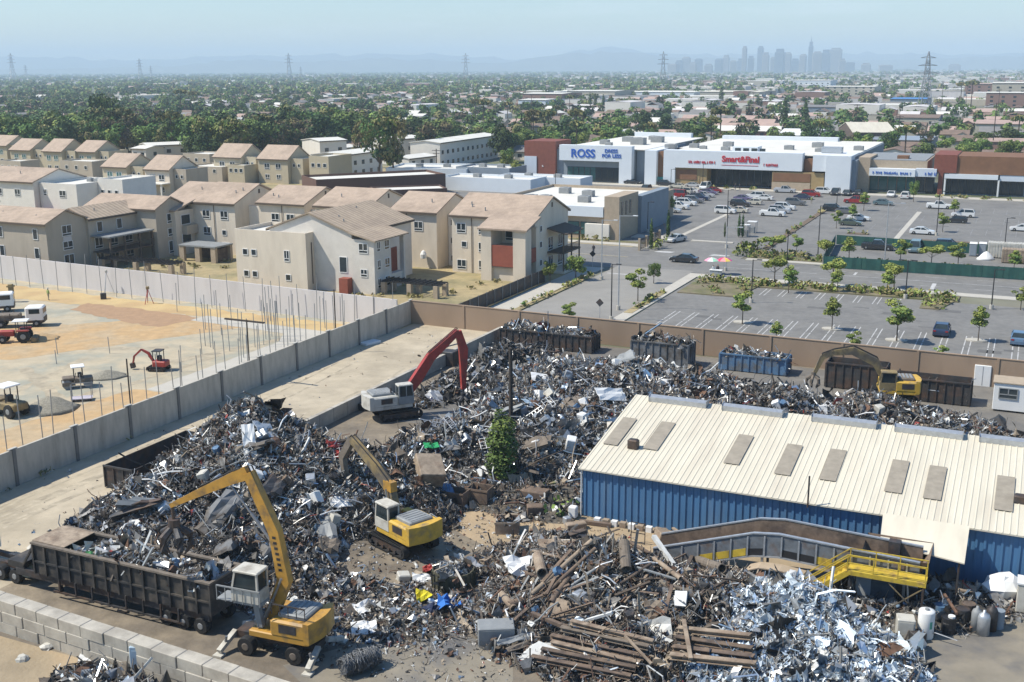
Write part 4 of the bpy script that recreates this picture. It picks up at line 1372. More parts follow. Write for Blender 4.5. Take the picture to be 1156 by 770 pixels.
mb=MB()
mb.box(0,4.6,.7,1.0,.7,1.0)
mb.box(0,4.6,1.7,2.0,.7,1.0)
mb.box(0,.3,1.0,1.7,.72,.98)
mb.build('chassis','dark_steel',t)
MB().cbox(-2.4,.2,.15,2.55,1.0,3.4,.2).build('cab','white',t)
MB().box(3.0,4.4,.9,1.8,1.003,1.2).build('fifth_wheel','black',t)
for x in(-1.4,2.6,3.9):
 for y in(.35,2.35):
  wheel(t,x,y,.5,.5)
MB().cbox(4.3,5.0,.3,2.5,.55,1.5,.05).build('rear_mudguard',mat('pale_green_paint',(.30,.36,.30),var=.2),t)
def arm_part(par,name,pts,wd,hts,m,y=0.):
 """box-section arm along a polyline in the x-z plane; hts: depth at each point"""
 mb=MB()
 n=len(pts)
 rg=[]
 for i,(x,z)in enumerate(pts):
  a=Vector(pts[max(i-1,0)])
  b=Vector(pts[min(i+1,n-1)])
  d=(b-a).normalized()
  nx,nz=-d.y,d.x
  h=hts[i]/2
  rg.append([(x+nx*h,y-wd/2,z+nz*h),(x+nx*h,y+wd/2,z+nz*h),(x-nx*h,y+wd/2,z-nz*h),(x-nx*h,y-wd/2,z-nz*h)])
 mb.rings(rg)
 return mb.build(name,m,par)
def cyl_part(par,a,b,y,r=.09,name='hydraulic_ram'):
 mb=MB()
 a3,b3=Vector((a[0],y,a[1])),Vector((b[0],y,b[1]))
 mid=a3.lerp(b3,.55)
 mb.tube([a3,mid],r,8)
 mb.tube([mid,b3],r*.6,8)
 return mb.build(name,'steel',par)
def track(par,L_,y,wd=.55,r=.42):
 """tracked undercarriage side"""
 n=10
 out=[]
 for k in range(n+1):
  a=math.pi/2+math.pi*k/n
  out.append((-L_/2+r+r*math.cos(a),r+r*math.sin(a)))
 for k in range(n+1):
  a=-math.pi/2+math.pi*k/n
  out.append((L_/2-r+r*math.cos(a),r+r*math.sin(a)))
 mb=MB()
 m_=len(out)
 inn=[(x*.93,r+(z-r)*.78)for x,z in out]
 rg=[[(x,yy,z)for x,z in pr]for pr,yy in((inn,y-wd/2),(out,y-wd/2),(out,y+wd/2),(inn,y+wd/2))]
 vs=[p for q in rg for p in q]
 fs=[]
 for k in range(3):
  for i in range(m_):
   j=(i+1)%m_
   fs.append((k*m_+i,(k+1)*m_+i,(k+1)*m_+j,k*m_+j))
 for i in range(m_):
  j=(i+1)%m_
  fs.append((3*m_+i,i,j,3*m_+j))
 mb.add(vs,fs)
 for k in range(int(L_/.2)):
  x=-L_/2+r+.1+k*.2
  if x<L_/2-r:
   mb.box(x,x+.07,y-wd/2,y+wd/2,2*r+.002,2*r+.05)
 o=mb.build('track','rubber',par)
 fr=MB()
 fr.box(-L_/2+r,L_/2-r,y-wd*.3,y+wd*.3,r*.5,r*1.5)
 for k in range(6):
  x=-L_/2+r+(L_-2*r)*k/5
  for s_ in(-1,1):
   fr.tube([(x,y+s_*wd*.32,r*.62),(x,y+s_*wd*.52,r*.62)],r*.33,10)
 fr.build('track_frame','dark_steel',o)
 return o
def grapple(par,x,z,y=0.,s=1.0,m='dark_steel',open_=.55):
 mb=MB()
 mb.cyl((x,y,z-.5*s),.28*s,.5*s,10)
 for k in range(5):
  a=2*math.pi*k/5
  c,q=math.cos(a),math.sin(a)
  p=[(.2,-.45),(.75*open_+.25,-.75),(.85*open_+.3,-1.3),(.35,-1.8)]
  pts=[(x+c*r_*s,y+q*r_*s,z+zz*s)for r_,zz in p]
  mb.tube(pts,[.16*s,.2*s,.16*s,.03*s],6)
 return mb.build('grapple',m,par)
def cab_part(par,x0,x1,y0,y1,z0,z1,m='offwhite',lean=.25,roof=None):
 """operator cab with sloped front (towards +x): body, glass, roof"""
 zb=z0+(z1-z0)*.42
 mb=MB()
 mb.box(x0,x1,y0,y1,z0,zb)
 for(xx,xt)in((x0+.06,x0+.06),(x1-.06,x1-lean)):
  for yy in(y0+.06,y1-.06):
   mb.beam((xx,yy,zb),(xt,yy,z1),.11)
 mb.beam(((x0+x1)/2,y0+.06,zb),((x0+x1)/2,y0+.06,z1),.09)
 o=mb.build('cab',m,par)
 g=MB()
 g.rings([[(x0+.07,y0+.05,zb+.003),(x1-.07,y0+.05,zb+.003),(x1-.07,y1-.05,zb+.003),(x0+.07,y1-.05,zb+.003)],[(x0+.07,y0+.05,z1-.003),(x1-lean-.03,y0+.05,z1-.003),(x1-lean-.03,y1-.05,z1-.003),(x0+.07,y1-.05,z1-.003)]])
 g.build('cab_glass','dark_glass',o)
 MB().cbox(x0-.04,x1-lean+.12,y0-.04,y1+.04,z1,z1+.13,.05).build('cab_roof',roof or m,o)
 return o
def excavator(label,loc,rot_track,rot_body,boom_px,cols,L_=4.2,gauge=2.5,boom_y=.15,s=1.,wheeled=False,rear=2.7,group=None,name='excavator',cabpos=None,cat='excavator',hz=1.1):
 """boom_px: measured pixels (boom foot.. knee.. tip), (stick top.. tip)"""
 bodym,armm,cabm,topm=cols
 t=thing(name,label,cat,loc,rot_body,group)
 dr=rot_track-rot_body
 uc=bpy.data.objects.new('undercarriage',None)
 if not wheeled:
  tr=[track(t,L_,gauge/2*k)for k in(-1,1)]
  for o in tr:
   o.rotation_euler=(0,0,dr)
  mm=MB().box(-.9,.9,-gauge/2+.3,gauge/2-.3,.35,.85).build('track_beam','dark_steel',t)
  mm.rotation_euler=(0,0,dr)
 bpy.data.objects.remove(uc)
 z0=hz
 MB().cyl((0,0,.8),.75,z0-.8,18).build('slew_ring','dark_steel',t)
 bm=MB()
 bm.cbox(-rear,1.2,-1.35,1.35,z0,z0+.35,.06)
 bm.cbox(-rear,-.2,-1.38,1.38,z0+.353,z0+1.25,.12)
 bm.cbox(-.25,1.1,-1.35,-.6,z0+.353,z0+1.05,.08)
 b=bm.build('upper_body',bodym,t)
 cw=MB()
 n=8
 prof=[]
 for k in range(n+1):
  yy=-1.4+2.8*k/n
  prof.append((-rear-.28*math.sin(math.pi*k/n)-.1,yy))
 cw.prism([(-rear+.25,1.4),*reversed(prof),(-rear+.25,-1.4)][::-1],z0+.1,z0+1.32)
 cw.build('counterweight',bodym,t)
 MB().cbox(-rear+.3,-.5,-.95,.95,z0+1.255,z0+1.5,.07).build('engine_cover',topm,t)
 gr=MB()
 for k in range(5):
  gr.box(-rear+.5+k*.33,-rear+.7+k*.33,-.75,.75,z0+1.503,z0+1.53)
 gr.build('engine_grille','mgrey',t)
 for sgn in(-1,1):
  MB().box(-1.9,-.8,sgn*1.385-.012,sgn*1.385+.012,z0+.55,z0+1.05).build('side_grille','dark_steel',b)
 MB().cyl((-.8,-.9,z0+1.5),.08,.45,8).build('exhaust','dark_steel',t)
 cz=cabpos if cabpos else(z0+.36,.1)
 return t,b,z0
def boomset(t,loc,rot,foot,bpx,spx,m,wd=.5,bh=(.55,.75,.6,.4),sh=(.45,.55,.4,.25),yoff=0.,ms=None):
 """boom and stick whose joints are measured; rot: heading of the arm plane"""
 d=Vector((-math.sin(rot),math.cos(rot),0))*yoff
 org_=Vector(loc)+d
 P=[foot]+[plane(px,py,org_,rot)for px,py in bpx]
 Q=[plane(px,py,org_,rot)for px,py in spx]
 arm_part(t,'boom',P,wd,bh[:len(P)],m,yoff)
 for k_ in(-1,1):
  hp=[]
  for(x,z),h_ in zip(P,bh):
   hp.append((x-.1,yoff+k_*wd*.3,z+h_*.5+.1))
  for(x,z),h_ in zip(Q[1:3]if spx[0]==bpx[-1]else Q[:2],sh[1:]):
   hp.append((x,yoff+k_*wd*.3,z+h_*.5+.12))
  MB().tube(hp,.045,5).build('hydraulic_hose','rubber',t)
 arm_part(t,'stick',[P[-1]]+Q if spx[0]!=bpx[-1]else Q,wd*.8,sh[:len(Q)+(spx[0]!=bpx[-1])],ms or m,yoff)
 return P,Q
loc=at(318,733)
hd=math.pi+GRID+R(4)
t,b,z0=excavator('orange-yellow wheeled material handler with raised cab loading the foreground trailer',loc,hd,hd,None,('orange','orange','offwhite','mgrey'),wheeled=True,rear=2.6,hz=1.35,name='material_handler')
b['label']='orange upper body with a dark side grille'
mb=MB()
mb.box(-2.6,2.6,-.55,.55,.6,1.0)
mb.build('chassis','dark_steel',t)
for x in(-1.6,1.5):
 for y in(-1.1,1.1):
  wheel(t,x,y,.55,.5,hub='dusty')
for x in(-2.7,2.7):
 for y in(-1,1):
  mb=MB()
  mb.beam((x,y*.45,.9),(x*1.06,y*1.9,.3),.3,.24)
  mb.box(x*1.06-.28,x*1.06+.28,y*1.9-.25,y*1.9+.25,.02,.14)
  mb.build('outrigger','offwhite',t)
  cyl_part(t,(x,1.0),(x*1.05,.4),y*1.35,.08,'outrigger_ram')
P,Q=boomset(t,loc,hd,(.55,1.9),[(322,655),(311,600),(281,533)],[(281,533),(262,540),(225,556),(194,570)],'orange',.5,(.7,.75,.65,.55),(.75,.62,.42,.25))
cyl_part(t,(.9,1.5),(P[1][0]-.05,P[1][1]+.3),.45,.11)
cyl_part(t,(.9,1.5),(P[1][0]-.05,P[1][1]+.3),-.45,.11)
cyl_part(t,(P[1][0]+.15,P[1][1]+1.5),(Q[1][0]+.4,Q[1][1]-.1),.0,.1)
mb=MB()
for k in range(7):
 q=Vector(P[2]).lerp(Vector(P[1]),.1+k*.11)
 mb.box(q.x-.1,q.x+.12,.255,.262,q.y-.06,q.y+.09)
mb.build('boom_lettering','black',t)
gx,gz=Q[-1]
MB().tube([(gx,0,gz),(gx-.05,0,gz-.9)],.1,8).build('grapple_link','dark_steel',t)
grapple(t,gx-.05,gz-.85,0,1.25,'dark_steel',.5)
cs,cz=plane(285,676,Vector(loc)+Vector((-math.sin(hd),math.cos(hd),0))*1.0,hd)
cab_part(t,cs-.75,cs+1.0,.45,1.55,cz,cz+1.75,'offwhite',.3)
mb=MB()
mb.beam((.6,.95,1.8),(cs-.2,.95,cz-.1),.3,.35)
mb.box(cs-.8,cs+.9,.5,1.5,cz-.16,cz-.003)
mb.build('cab_lift_arm','mgrey',t)
rail(t,(cs-.9,1.62,cz-.1),(cs+1.9,1.62,cz-.1),.9,'mgrey',n=5)
MB().box(cs+.95,cs+2.0,.5,1.55,cz-.1,cz-.04).build('cab_step','mgrey',t)
rail(t,(-2.4,1.2,z0+1.5),(-.3,1.2,z0+1.5),.6,'dark_steel',n=4)
loc=at(455,617)
hd=math.pi+GRID-R(24)
tk=math.pi+GRID+R(-22)
loc.z=.12
t,b,z0=excavator('bright yellow tracked excavator with white-roofed cab working at the big heap',loc,tk,hd,None,('yellow','yellow','offwhite','mgrey'),rear=2.6)
P,Q=boomset(t,loc,hd,(.5,1.6),[(440,552),(425,530),(398,497)],[(398,497),(387,517),(391,545)],'dirty_yellow',.5,(.6,.8,.7,.45),(.55,.6,.35),ms='dusty')
MB().box(P[1][0]-.5,P[1][0]+.4,-.27,.27,P[1][1]-.2,P[1][1]+.5).build('boom_knee_cover','orange',t)
cyl_part(t,(.9,1.3),(P[1][0]-.1,P[1][1]),.4,.1)
cyl_part(t,(.9,1.3),(P[1][0]-.1,P[1][1]),-.4,.1)
gx,gz=Q[-1]
grapple(t,gx,gz+.2,0,1.0,'dusty',.5)
cab_part(t,-.35,1.25,.45,1.4,z0+.36,z0+2.05,'offwhite',.2,'offwhite')
loc=at(448,470)
loc.z=.1
hd=R(24)
t,b,z0=excavator('red-armed excavator with an off-white body on the low ground beside the pale lane',loc,hd,hd,None,('offwhite','red','offwhite','mgrey'),rear=2.9)
P,Q=boomset(t,loc,hd,(.7,1.7),[(471,428),(486,404),(517,375)],[(517,375),(523,395),(523,440)],'red',.55,(.8,1.0,.85,.5),(.6,.85,.4))
cyl_part(t,(.9,1.5),(P[2][0],P[2][1]-.2),.42,.1)
cyl_part(t,(P[2][0]+.2,P[2][1]+.6),(Q[1][0]-.3,Q[1][1]+.6),0,.1)
gx,gz=Q[-1]
MB().tube([(gx,0,gz),(gx,0,gz-.5)],.11,8).build('grapple_link','dark_steel',t)
grapple(t,gx,gz-.4,0,.9,'dark_steel',.5)
cab_part(t,-.2,1.3,-1.45,-.5,z0+.36,z0+2.1,'mgrey',.2,'offwhite')
loc=at(1004,462)
loc.z=.8
hd=R(168)
t,b,z0=excavator('dusty yellow excavator reaching left over scrap in front of the long blackened bins',loc,hd,R(150),None,('yellow','dirty_yellow','dusty','dusty'),rear=2.3)
t.rotation_euler=(0,0,hd)
P,Q=boomset(t,loc,hd,(.5,1.9),[(988,418),(962,405),(940,407)],[(940,407),(928,412),(918,432)],'dirty_yellow',.5,(.6,.8,.75,.5),(.55,.5,.3))
gx,gz=Q[-1]
grapple(t,gx,gz+.3,0,.9,'dusty',.5)
cab_part(t,-.3,1.2,.4,1.35,z0+.36,z0+2.0,'dirty_yellow',.2,'dirty_yellow')
SC=[mat('scrap_dark',(.045,.043,.041),rough=.6,metal=.2,var=.4,scale=3),mat('scrap_grey',(.22,.21,.195),rough=.5,metal=.3,var=.3,scale=3),mat('scrap_silver',(.46,.455,.44),rough=.36,metal=.6,var=.2,scale=3),mat('scrap_white',(.60,.60,.57),rough=.55,var=.15,scale=3),mat('scrap_rust',(.15,.085,.055),rough=.9,var=.35,scale=3),mat('scrap_brown',(.11,.09,.072),rough=.85,var=.3,scale=3),mat('scrap_tan',(.33,.27,.20),rough=.85,var=.25,scale=3),mat('scrap_blue',(.16,.24,.34),rough=.5,var=.2,scale=3),mat('scrap_red',(.30,.05,.04),rough=.6,var=.2,scale=3),mat('bright_aluminium',(.60,.68,.76),rough=.32,metal=.75,var=.12,scale=3),mat('pale_aluminium',(.70,.78,.84),rough=.5,metal=.2,var=.1,scale=3)]
GB=mat('heap_core',(.075,.068,.058),rough=.95,var=.5,scale=2.5,bump=1.,bscale=4,col2=(.12,.10,.075),scale2=.7)
def noise2(u,v,f,seed):
 rs=np.random.default_rng(seed)
 out=np.zeros_like(u)
 for k in range(5):
  a=rs.uniform(0,6.28)
  ff=f*rs.uniform(.6,1.9)
  out+=np.sin((u*math.cos(a)+v*math.sin(a))*ff+rs.uniform(0,6.28))
 return out/5
PITS=[(*uv(512,658),1.7,1.7,.5),(-36.5,59.6,4.2,3.9,.75),(-10.5,109.3,2.6,2.2,.9)]
def hf(cones,u,v,seed,rough=.35):
 z=np.full(u.shape,-1.)
 for cu,cv,h,ru,rv,rot,pw in cones:
  c,s=math.cos(rot),math.sin(rot)
  du,dv=u-cu,v-cv
  a,b=(c*du+s*dv)/ru,(-s*du+c*dv)/rv
  d=np.sqrt(a*a+b*b)
  zz=h*(1-d**pw)
  z=np.maximum(z,zz)
 g=np.clip(z+.3,0,1)
 z=z+noise2(u,v,.7,seed)*rough*1.4*g+noise2(u,v,1.7,seed+1)*rough*1.1*g+noise2(u,v,4.,seed+2)*rough*.7*g
 for cu,cv,ru,rv,sl in PITS:
  d=np.sqrt(((u-cu)/ru)**2+((v-cv)/rv)**2)
  z=np.minimum(z,np.where(d<1,-.4,(d-1)*ru*sl-.1))
 return z
def t_sheet(rs,n):
 """crumpled sheets: 3 x 3 grids, randomly buckled; unit size"""
 g=np.array([(x,y,0)for y in(-.5,0,.5)for x in(-.5,0,.5)],float)
 V=np.repeat(g[None],n,0)
 V[:,:,1]*=rs.uniform(.15,.85,(n,1))
 V+=rs.normal(0,.11,V.shape)
 V[:,:,2]+=rs.normal(0,.17,(n,9))
 fc=np.array([(0,1,4,3),(1,2,5,4),(3,4,7,6),(4,5,8,7)])
 return V,fc
def t_crump(rs,n):
 """larger crumpled panels: 5 x 5 grids folded at two scales"""
 l=np.linspace(-.5,.5,5)
 g=np.array([(x,y,0)for y in l for x in l],float)
 V=np.repeat(g[None],n,0)
 V[:,:,1]*=rs.uniform(.3,1,(n,1))
 a=rs.uniform(0,6.28,(n,3))
 f_=rs.uniform(3,9,(n,2))
 V[:,:,2]+=.14*np.sin(V[:,:,0]*f_[:,:1]+a[:,:1])+.12*np.sin(V[:,:,1]*f_[:,1:]+a[:,1:2])
 V+=rs.normal(0,.055,V.shape)
 return V,np.array([(j*5+i,j*5+i+1,j*5+i+6,j*5+i+5)for j in range(4)for i in range(4)])
def t_rod(rs,n):
 """bent bars: square section, three stations"""
 w=rs.uniform(.010,.030,(n,1))
 V=np.zeros((n,12,3))
 bend=rs.normal(0,.16,(n,2))
 for k,x in enumerate((-.5,0,.5)):
  for j,(a,b)in enumerate(((1,1),(-1,1),(-1,-1),(1,-1))):
   V[:,k*4+j,0]=x
   V[:,k*4+j,1]=a*w[:,0]+(bend[:,0]if k==1 else 0)
   V[:,k*4+j,2]=b*w[:,0]+(bend[:,1]if k==1 else 0)
 fc=[]
 for k in range(2):
  for j in range(4):
   q=(j+1)%4
   fc.append((k*4+j,k*4+q,(k+1)*4+q,(k+1)*4+j))
 fc+=[(3,2,1,0),(8,9,10,11)]
 return V,np.array(fc)
def t_box(rs,n):
 """crushed boxes and casings"""
 g=np.array([(x,y,z)for z in(-.5,.5)for(x,y)in((-.5,-.5),(.5,-.5),(.5,.5),(-.5,.5))],float)
 V=np.repeat(g[None],n,0)*rs.uniform(.35,.9,(n,1,3))
 V+=rs.normal(0,.08,V.shape)
 return V,np.array([(3,2,1,0),(4,5,6,7),(0,1,5,4),(1,2,6,5),(2,3,7,6),(3,0,4,7)])
def t_curl(rs,n):
 """strips curled into hoops and springs"""
 V=np.zeros((n,16,3))
 sw=rs.uniform(2.2,5.5,n)
 wd=rs.uniform(.03,.10,n)
 tw=rs.uniform(-.3,.3,n)
 for k in range(8):
  a=sw*k/7
  for j in(0,1):
   V[:,k*2+j,0]=.42*np.cos(a)
   V[:,k*2+j,1]=.42*np.sin(a)
   V[:,k*2+j,2]=(j-.5)*wd+tw*k/7
 return V,np.array([(k*2,k*2+1,k*2+3,k*2+2)for k in range(7)])
def t_wire(rs,n):
 """tangled rods and cable: thin bent runs"""
 V=np.zeros((n,21,3))
 p=np.zeros((n,3))
 d=rs.normal(0,1,(n,3))
 for k in range(7):
  for j in range(3):
   V[:,k*3+j]=p+np.array([0,math.cos(j*2.094),math.sin(j*2.094)])*.012
  d=d*.75+rs.normal(0,.65,(n,3))
  p=p+d/np.linalg.norm(d,axis=1)[:,None]*.17
 return V-V.mean(1,keepdims=True),np.array([(k*3+j,k*3+(j+1)%3,k*3+3+(j+1)%3,k*3+3+j)for k in range(6)for j in range(3)])
def rand_rot(rs,n,flatness):
 """random rotations; flatness > 0 keeps pieces lying closer to level"""
 a=rs.uniform(0,2*np.pi,n)
 b=rs.normal(0,1,n)*(1.2*(1-flatness))
 c=rs.normal(0,1,n)*(1.2*(1-flatness))
 ca,sa,cb,sb,cc,sc=np.cos(a),np.sin(a),np.cos(b),np.sin(b),np.cos(c),np.sin(c)
 Mx=np.zeros((n,3,3))
 Mx[:,0,0]=ca*cb
 Mx[:,0,1]=ca*sb*sc-sa*cc
 Mx[:,0,2]=ca*sb*cc+sa*sc
 Mx[:,1,0]=sa*cb
 Mx[:,1,1]=sa*sb*sc+ca*cc
 Mx[:,1,2]=sa*sb*cc-ca*sc
 Mx[:,2,0]=-sb
 Mx[:,2,1]=cb*sc
 Mx[:,2,2]=cb*cc
 return Mx
def pieces(seed,P,size,mix,cols,flatness=.25,sigma=.5,dk=None):
 """P: (n, 3) positions; size: median piece size; mix: shares of sheet, rod, box, curl; cols: material shares"""
 rs=np.random.default_rng(seed)
 n=len(P)
 mix=list(mix)+[mix[0]*.12,mix[1]*.35]
 kind=rs.choice(6,n,p=np.array(mix)/sum(mix))
 cw=np.array(cols,float)
 cw/=cw.sum()
 VV,FF,MM=[],[],[]
 off=0
 for k,fn in enumerate((t_sheet,t_rod,t_box,t_curl,t_crump,t_wire)):
  idx=np.where(kind==k)[0]
  if not len(idx):
   continue
  V,fc=fn(rs,len(idx))
  s=size*np.exp(rs.normal(0,sigma,len(idx)))*(1.15,2.2,.7,.95,1.8,4.2)[k]
  V=V*s[:,None,None]
  Mx=rand_rot(rs,len(idx),flatness)
  V=np.einsum('nij,nkj->nki',Mx,V)+P[idx][:,None,:]
  m=V.shape[1]
  VV.append(V.reshape(-1,3))
  FF.append((fc[None]+(np.arange(len(idx))*m)[:,None,None]+off).reshape(-1,4))
  cm=rs.choice(len(cw),len(idx),p=cw)
  if dk is not None:
   cm=np.where(rs.random(len(idx))<dk[idx],rs.choice([0,0,0,1,5],len(idx)),cm)
  MM.append(np.repeat(cm,len(fc)))
  off+=len(idx)*m
 return np.concatenate(VV),np.concatenate(FF),np.concatenate(MM)
def to_world(u,v,z):
 return np.stack([u*CG-v*SG,u*SG+v*CG,z],-1)
def heap(name,label,cones,box,n,size,mix,cols,seed,core=True,rough=.35,flatness=.2,edge=-.25,keep=None,step=.6,group=None,sink=.08):
 u0,u1,v0,v1=box
 rs=np.random.default_rng(seed)
 U,Vv=rs.uniform(u0,u1,n*6),rs.uniform(v0,v1,n*6)
 z=hf(cones,U,Vv,seed,rough)
 ok=z>edge+rs.uniform(0,.25,len(z))
 if keep is not None:
  ok&=keep(U,Vv)
 U,Vv,z=U[ok][:n],Vv[ok][:n],z[ok][:n]
 P=to_world(U,Vv,np.maximum(z,0)+rs.uniform(-.25,.3,len(z))*size*1.1+size*.12)
 dk=np.clip(noise2(U,Vv,.45,seed+9)*1.1+noise2(U,Vv,1.5,seed+8)*.6-.02,0,.55)if cols is not ALU else None
 V,Fc,Mi=pieces(seed+5,P,size,mix,cols,flatness,dk=dk)
 if core:
  gu=np.arange(u0,u1+step,step)
  gv=np.arange(v0,v1+step,step)
  A,B=np.meshgrid(gu,gv)
  Z=hf(cones,A,B,seed,rough)-sink
  if keep is not None:
   Z=np.where(keep(A,B),Z,-1)
  nu,nv_=len(gu),len(gv)
  GV=to_world(A.ravel(),B.ravel(),np.maximum(Z,-.3).ravel())
  i,j=np.meshgrid(np.arange(nu-1),np.arange(nv_-1))
  q=(j*nu+i).ravel()
  GF=np.stack([q,q+1,q+1+nu,q+nu],-1)
  zz=Z.ravel()
  keepf=(zz[GF].max(1)>0)
  GF=GF[keepf]
  Mi=np.concatenate([Mi,np.full(len(GF),len(SC))])
  Fc=np.concatenate([Fc,GF+len(V)])
  V=np.concatenate([V,GV])
 o=npmesh(name,V,Fc,SC+[GB],Mi)
 return tag(o,label,'scrap heap',group,'stuff')
MIXED=[14,25,18,10,9,13,9,2.5,.9,2,2]
DARK=[28,26,17,8,6,9,3,2,.8,1,.5]
LIGHT=[12,24,21,13,8,11,9,3,.7,3,3]
RUSTY=[12,18,11,9,14,19,17,1.5,.6,2,1]
ALU=[7,11,15,10,2,3,2,5,0,26,26]
P1=[(-53.5,66.5,6.9,9.5,9.0,.2,1.25),(-50.5,63.5,6.2,11,12.5,.0,1.15),(-43.5,65,5.6,8,9,.1,1.3),(-52.5,57.0,2.6,9,6.5,.1,1.5),(-45,57,2.0,10,8,0,1.5),(-58.0,58.5,2.4,3.6,7.0,.2,1.4)]
keep1=lambda u,v:(v>49.6)&(u>np.where(v>61,-60.3,-61.2))
heap('scrap_heap','tallest heap of mixed dark and silver scrap, behind the loading machine and trailer',P1,(-64,-33,48,79),42000,.25,(6,4.6,1.4,2),MIXED,21,keep=keep1)
P2=[(-43,79,2.4,6,8,0,1.4),(-41.5,88,3.0,6,10,0,1.4),(-41,99,3.6,8,12,0,1.4),(-35,101,3.8,8,12,.2,1.4),(-36,84,2.6,7,12,0,1.5),(-33,92,3.2,7,12,0,1.4)]
keep2=lambda u,v:~((u>-29)&(v>70)&(v<85.5))&((u+52)**2+(v-87)**2>22)
heap('scrap_heap','broad grey scrap heap between the warehouse gable and the red machine',P2,(-52,-28.2,71,116),38000,.265,(6,4.6,1.4,2),LIGHT,31,keep=keep2)
P3=[(-28,100,3.6,8,11,-.1,1.4),(-19,98.5,3.4,8,10,0,1.4),(-11,100,3.3,7,8.5,0,1.5),(-4,98,2.9,7,7,0,1.5),(3,96,2.2,7,6,0,1.5)]
heap('scrap_heap','long strip of dark scrap showing above the warehouse ridge',P3,(-34,8,86,113),24000,.28,(6,4.6,1.4,2),MIXED,41)
P4=[(-22,60.0,3.0,7,6.5,0,1.4),(-16.5,60.5,2.2,6,6,0,1.4),(-19.5,55,1.2,8,5,0,1.6),(-26.5,60,1.5,5,7,0,1.5)]
heap('scrap_heap','rusty heap of pipes, bars and plates in front of the conveyor',P4,(-33,-9,48.5,68),14000,.29,(4.5,6.5,1.6,1.3),RUSTY,51)
P5=[(-10.2,59.6,3.2,5.2,6.2,.2,1.35),(-7.6,57.5,2.4,5.0,5.5,.2,1.4),(-10.5,54.5,1.8,4.5,5,0,1.5)]
heap('aluminium_heap','bright silver-blue heap of crumpled aluminium at the lower right',P5,(-17,-2,48.5,67.5),26000,.245,(8,3.5,.6,3.5),ALU,61,flatness=.1)
P6=[(-38.5,55,.5,6.5,5,0,2),(-32.5,55.5,.4,6,5,0,2),(-35,51.3,.2,7,3,0,2),(-26.5,66,.4,4,2.5,0,2)]
heap('scattered_scrap','low scatter of small scrap over the yard floor between the two yellow machines',P6,(-47,-24,47,70),7000,.19,(5,3,2,1),[12,20,14,14,9,14,13,2,1.4,1,1],71,rough=.2,flatness=.35,edge=-.12,keep=lambda u,v:(u+36.6)**2/12+(v-60.2)**2/9>1)
P7=[(-31,74,.9,5,5,0,1.8),(-34,73,.8,4,4,0,1.8)]
heap('scattered_scrap','low junk between the lone green tree and the warehouse corner',P7,(-40,-28.3,68,80),900,.35,(5,3,2,1.5),RUSTY,81,rough=.2)
P8=[(-42.6,39.2,.9,3.0,2.0,0,1.4),(-40.2,37.8,1.0,3.2,2.5,0,1.4)]
heap('scrap_heap','small junk heap at the foot of the block wall at lower left',P8,(-49,-37,33,41),1300,.34,(6,3,2,2),LIGHT,91)
P9=[(-52,99,1.3,2.5,9,0,1.5),(-52.5,108,1.6,2.5,8,0,1.5),(-50,113,1.3,4,3,0,1.5)]
heap('scrap_heap','low dark scrap strip along the retaining wall behind the red arm',P9,(-57,-45,90,117),2200,.42,(5,3,2,2),DARK,101)
P10=[(-6.5,66,.7,3,2.5,0,1.6),(-3.8,65.5,.7,3,2.5,0,1.6),(-1.5,68.5,.8,3.5,2.5,0,1.6)]
heap('scattered_scrap','dark loose junk below the yellow platform',P10,(-10,3,62,72),1100,.33,(5,3,2,2),DARK,111)
rs_=np.random.default_rng(404)
n_=420
lu=np.concatenate([rs_.uniform(-70.4,-57.8,n_//2),-57.9-rs_.exponential(1.4,n_//2)])
lv=np.concatenate([rs_.uniform(46,118,n_//2),rs_.uniform(46,82,n_//2)])
V_,F_,M_=pieces(405,to_world(lu,lv,np.full(len(lu),.05)),.16,(5,3,2,1),[10,20,12,16,8,14,14,2,1,1,1],.75)
tag(npmesh('litter',V_,F_,SC,M_),'small scattered litter on the pale truck lane','litter',None,'stuff')
n_=5200
lu,lv=rs_.uniform(-47,-23,n_),rs_.uniform(46,73.5,n_)
ok_=~((lu<-40)&(lv<49))
V_,F_,M_=pieces(406,to_world(lu,lv,np.full(n_,.05))[ok_],.13,(5,3,2,.6),[14,18,10,14,9,16,16,2,1.5,1,1],.7)
tag(npmesh('litter',V_,F_,SC,M_),'small litter strewn over the brown yard floor around the yellow machines','litter',None,'stuff')
def fill(label,u0,u1,v0,v1,z,n,size,cols,seed,mound=.5):
 rs=np.random.default_rng(seed)
 u,v=rs.uniform(u0,u1,n),rs.uniform(v0,v1,n)
 zz=z+mound*np.sin(np.pi*(u-u0)/(u1-u0))**.5*np.sin(np.pi*(v-v0)/(v1-v0))**.5+rs.uniform(-.12,.12,n)
 V,Fc,Mi=pieces(seed,to_world(u,v,zz),size,(5,3,2,2),cols,.25)
 g=np.array([(a,b)for b in np.linspace(0,1,9)for a in np.linspace(0,1,13)])
 gz=z-.12+mound*np.sin(np.pi*g[:,0]).clip(0)**.5*np.sin(np.pi*g[:,1]).clip(0)**.5
 GV=to_world(u0+g[:,0]*(u1-u0),v0+g[:,1]*(v1-v0),gz)
 GF=np.array([(j*13+i,j*13+i+1,(j+1)*13+i+1,(j+1)*13+i)for j in range(8)for i in range(12)])
 Mi=np.concatenate([Mi,np.full(len(GF),len(SC))])
 o=npmesh('scrap_load',np.concatenate([V,GV]),np.concatenate([Fc,GF+len(V)]),SC+[GB],Mi)
 return tag(o,label,'scrap load',None,'stuff')
fill('light silvery scrap filling the long foreground trailer',-51.8,-40.8,46.2,48.5,2.95,900,.36,LIGHT,201,.35)
fill('pale scrap heaped in the leftmost black bin',-56,-50.6,117.2,119.4,1.75,300,.4,LIGHT,202)
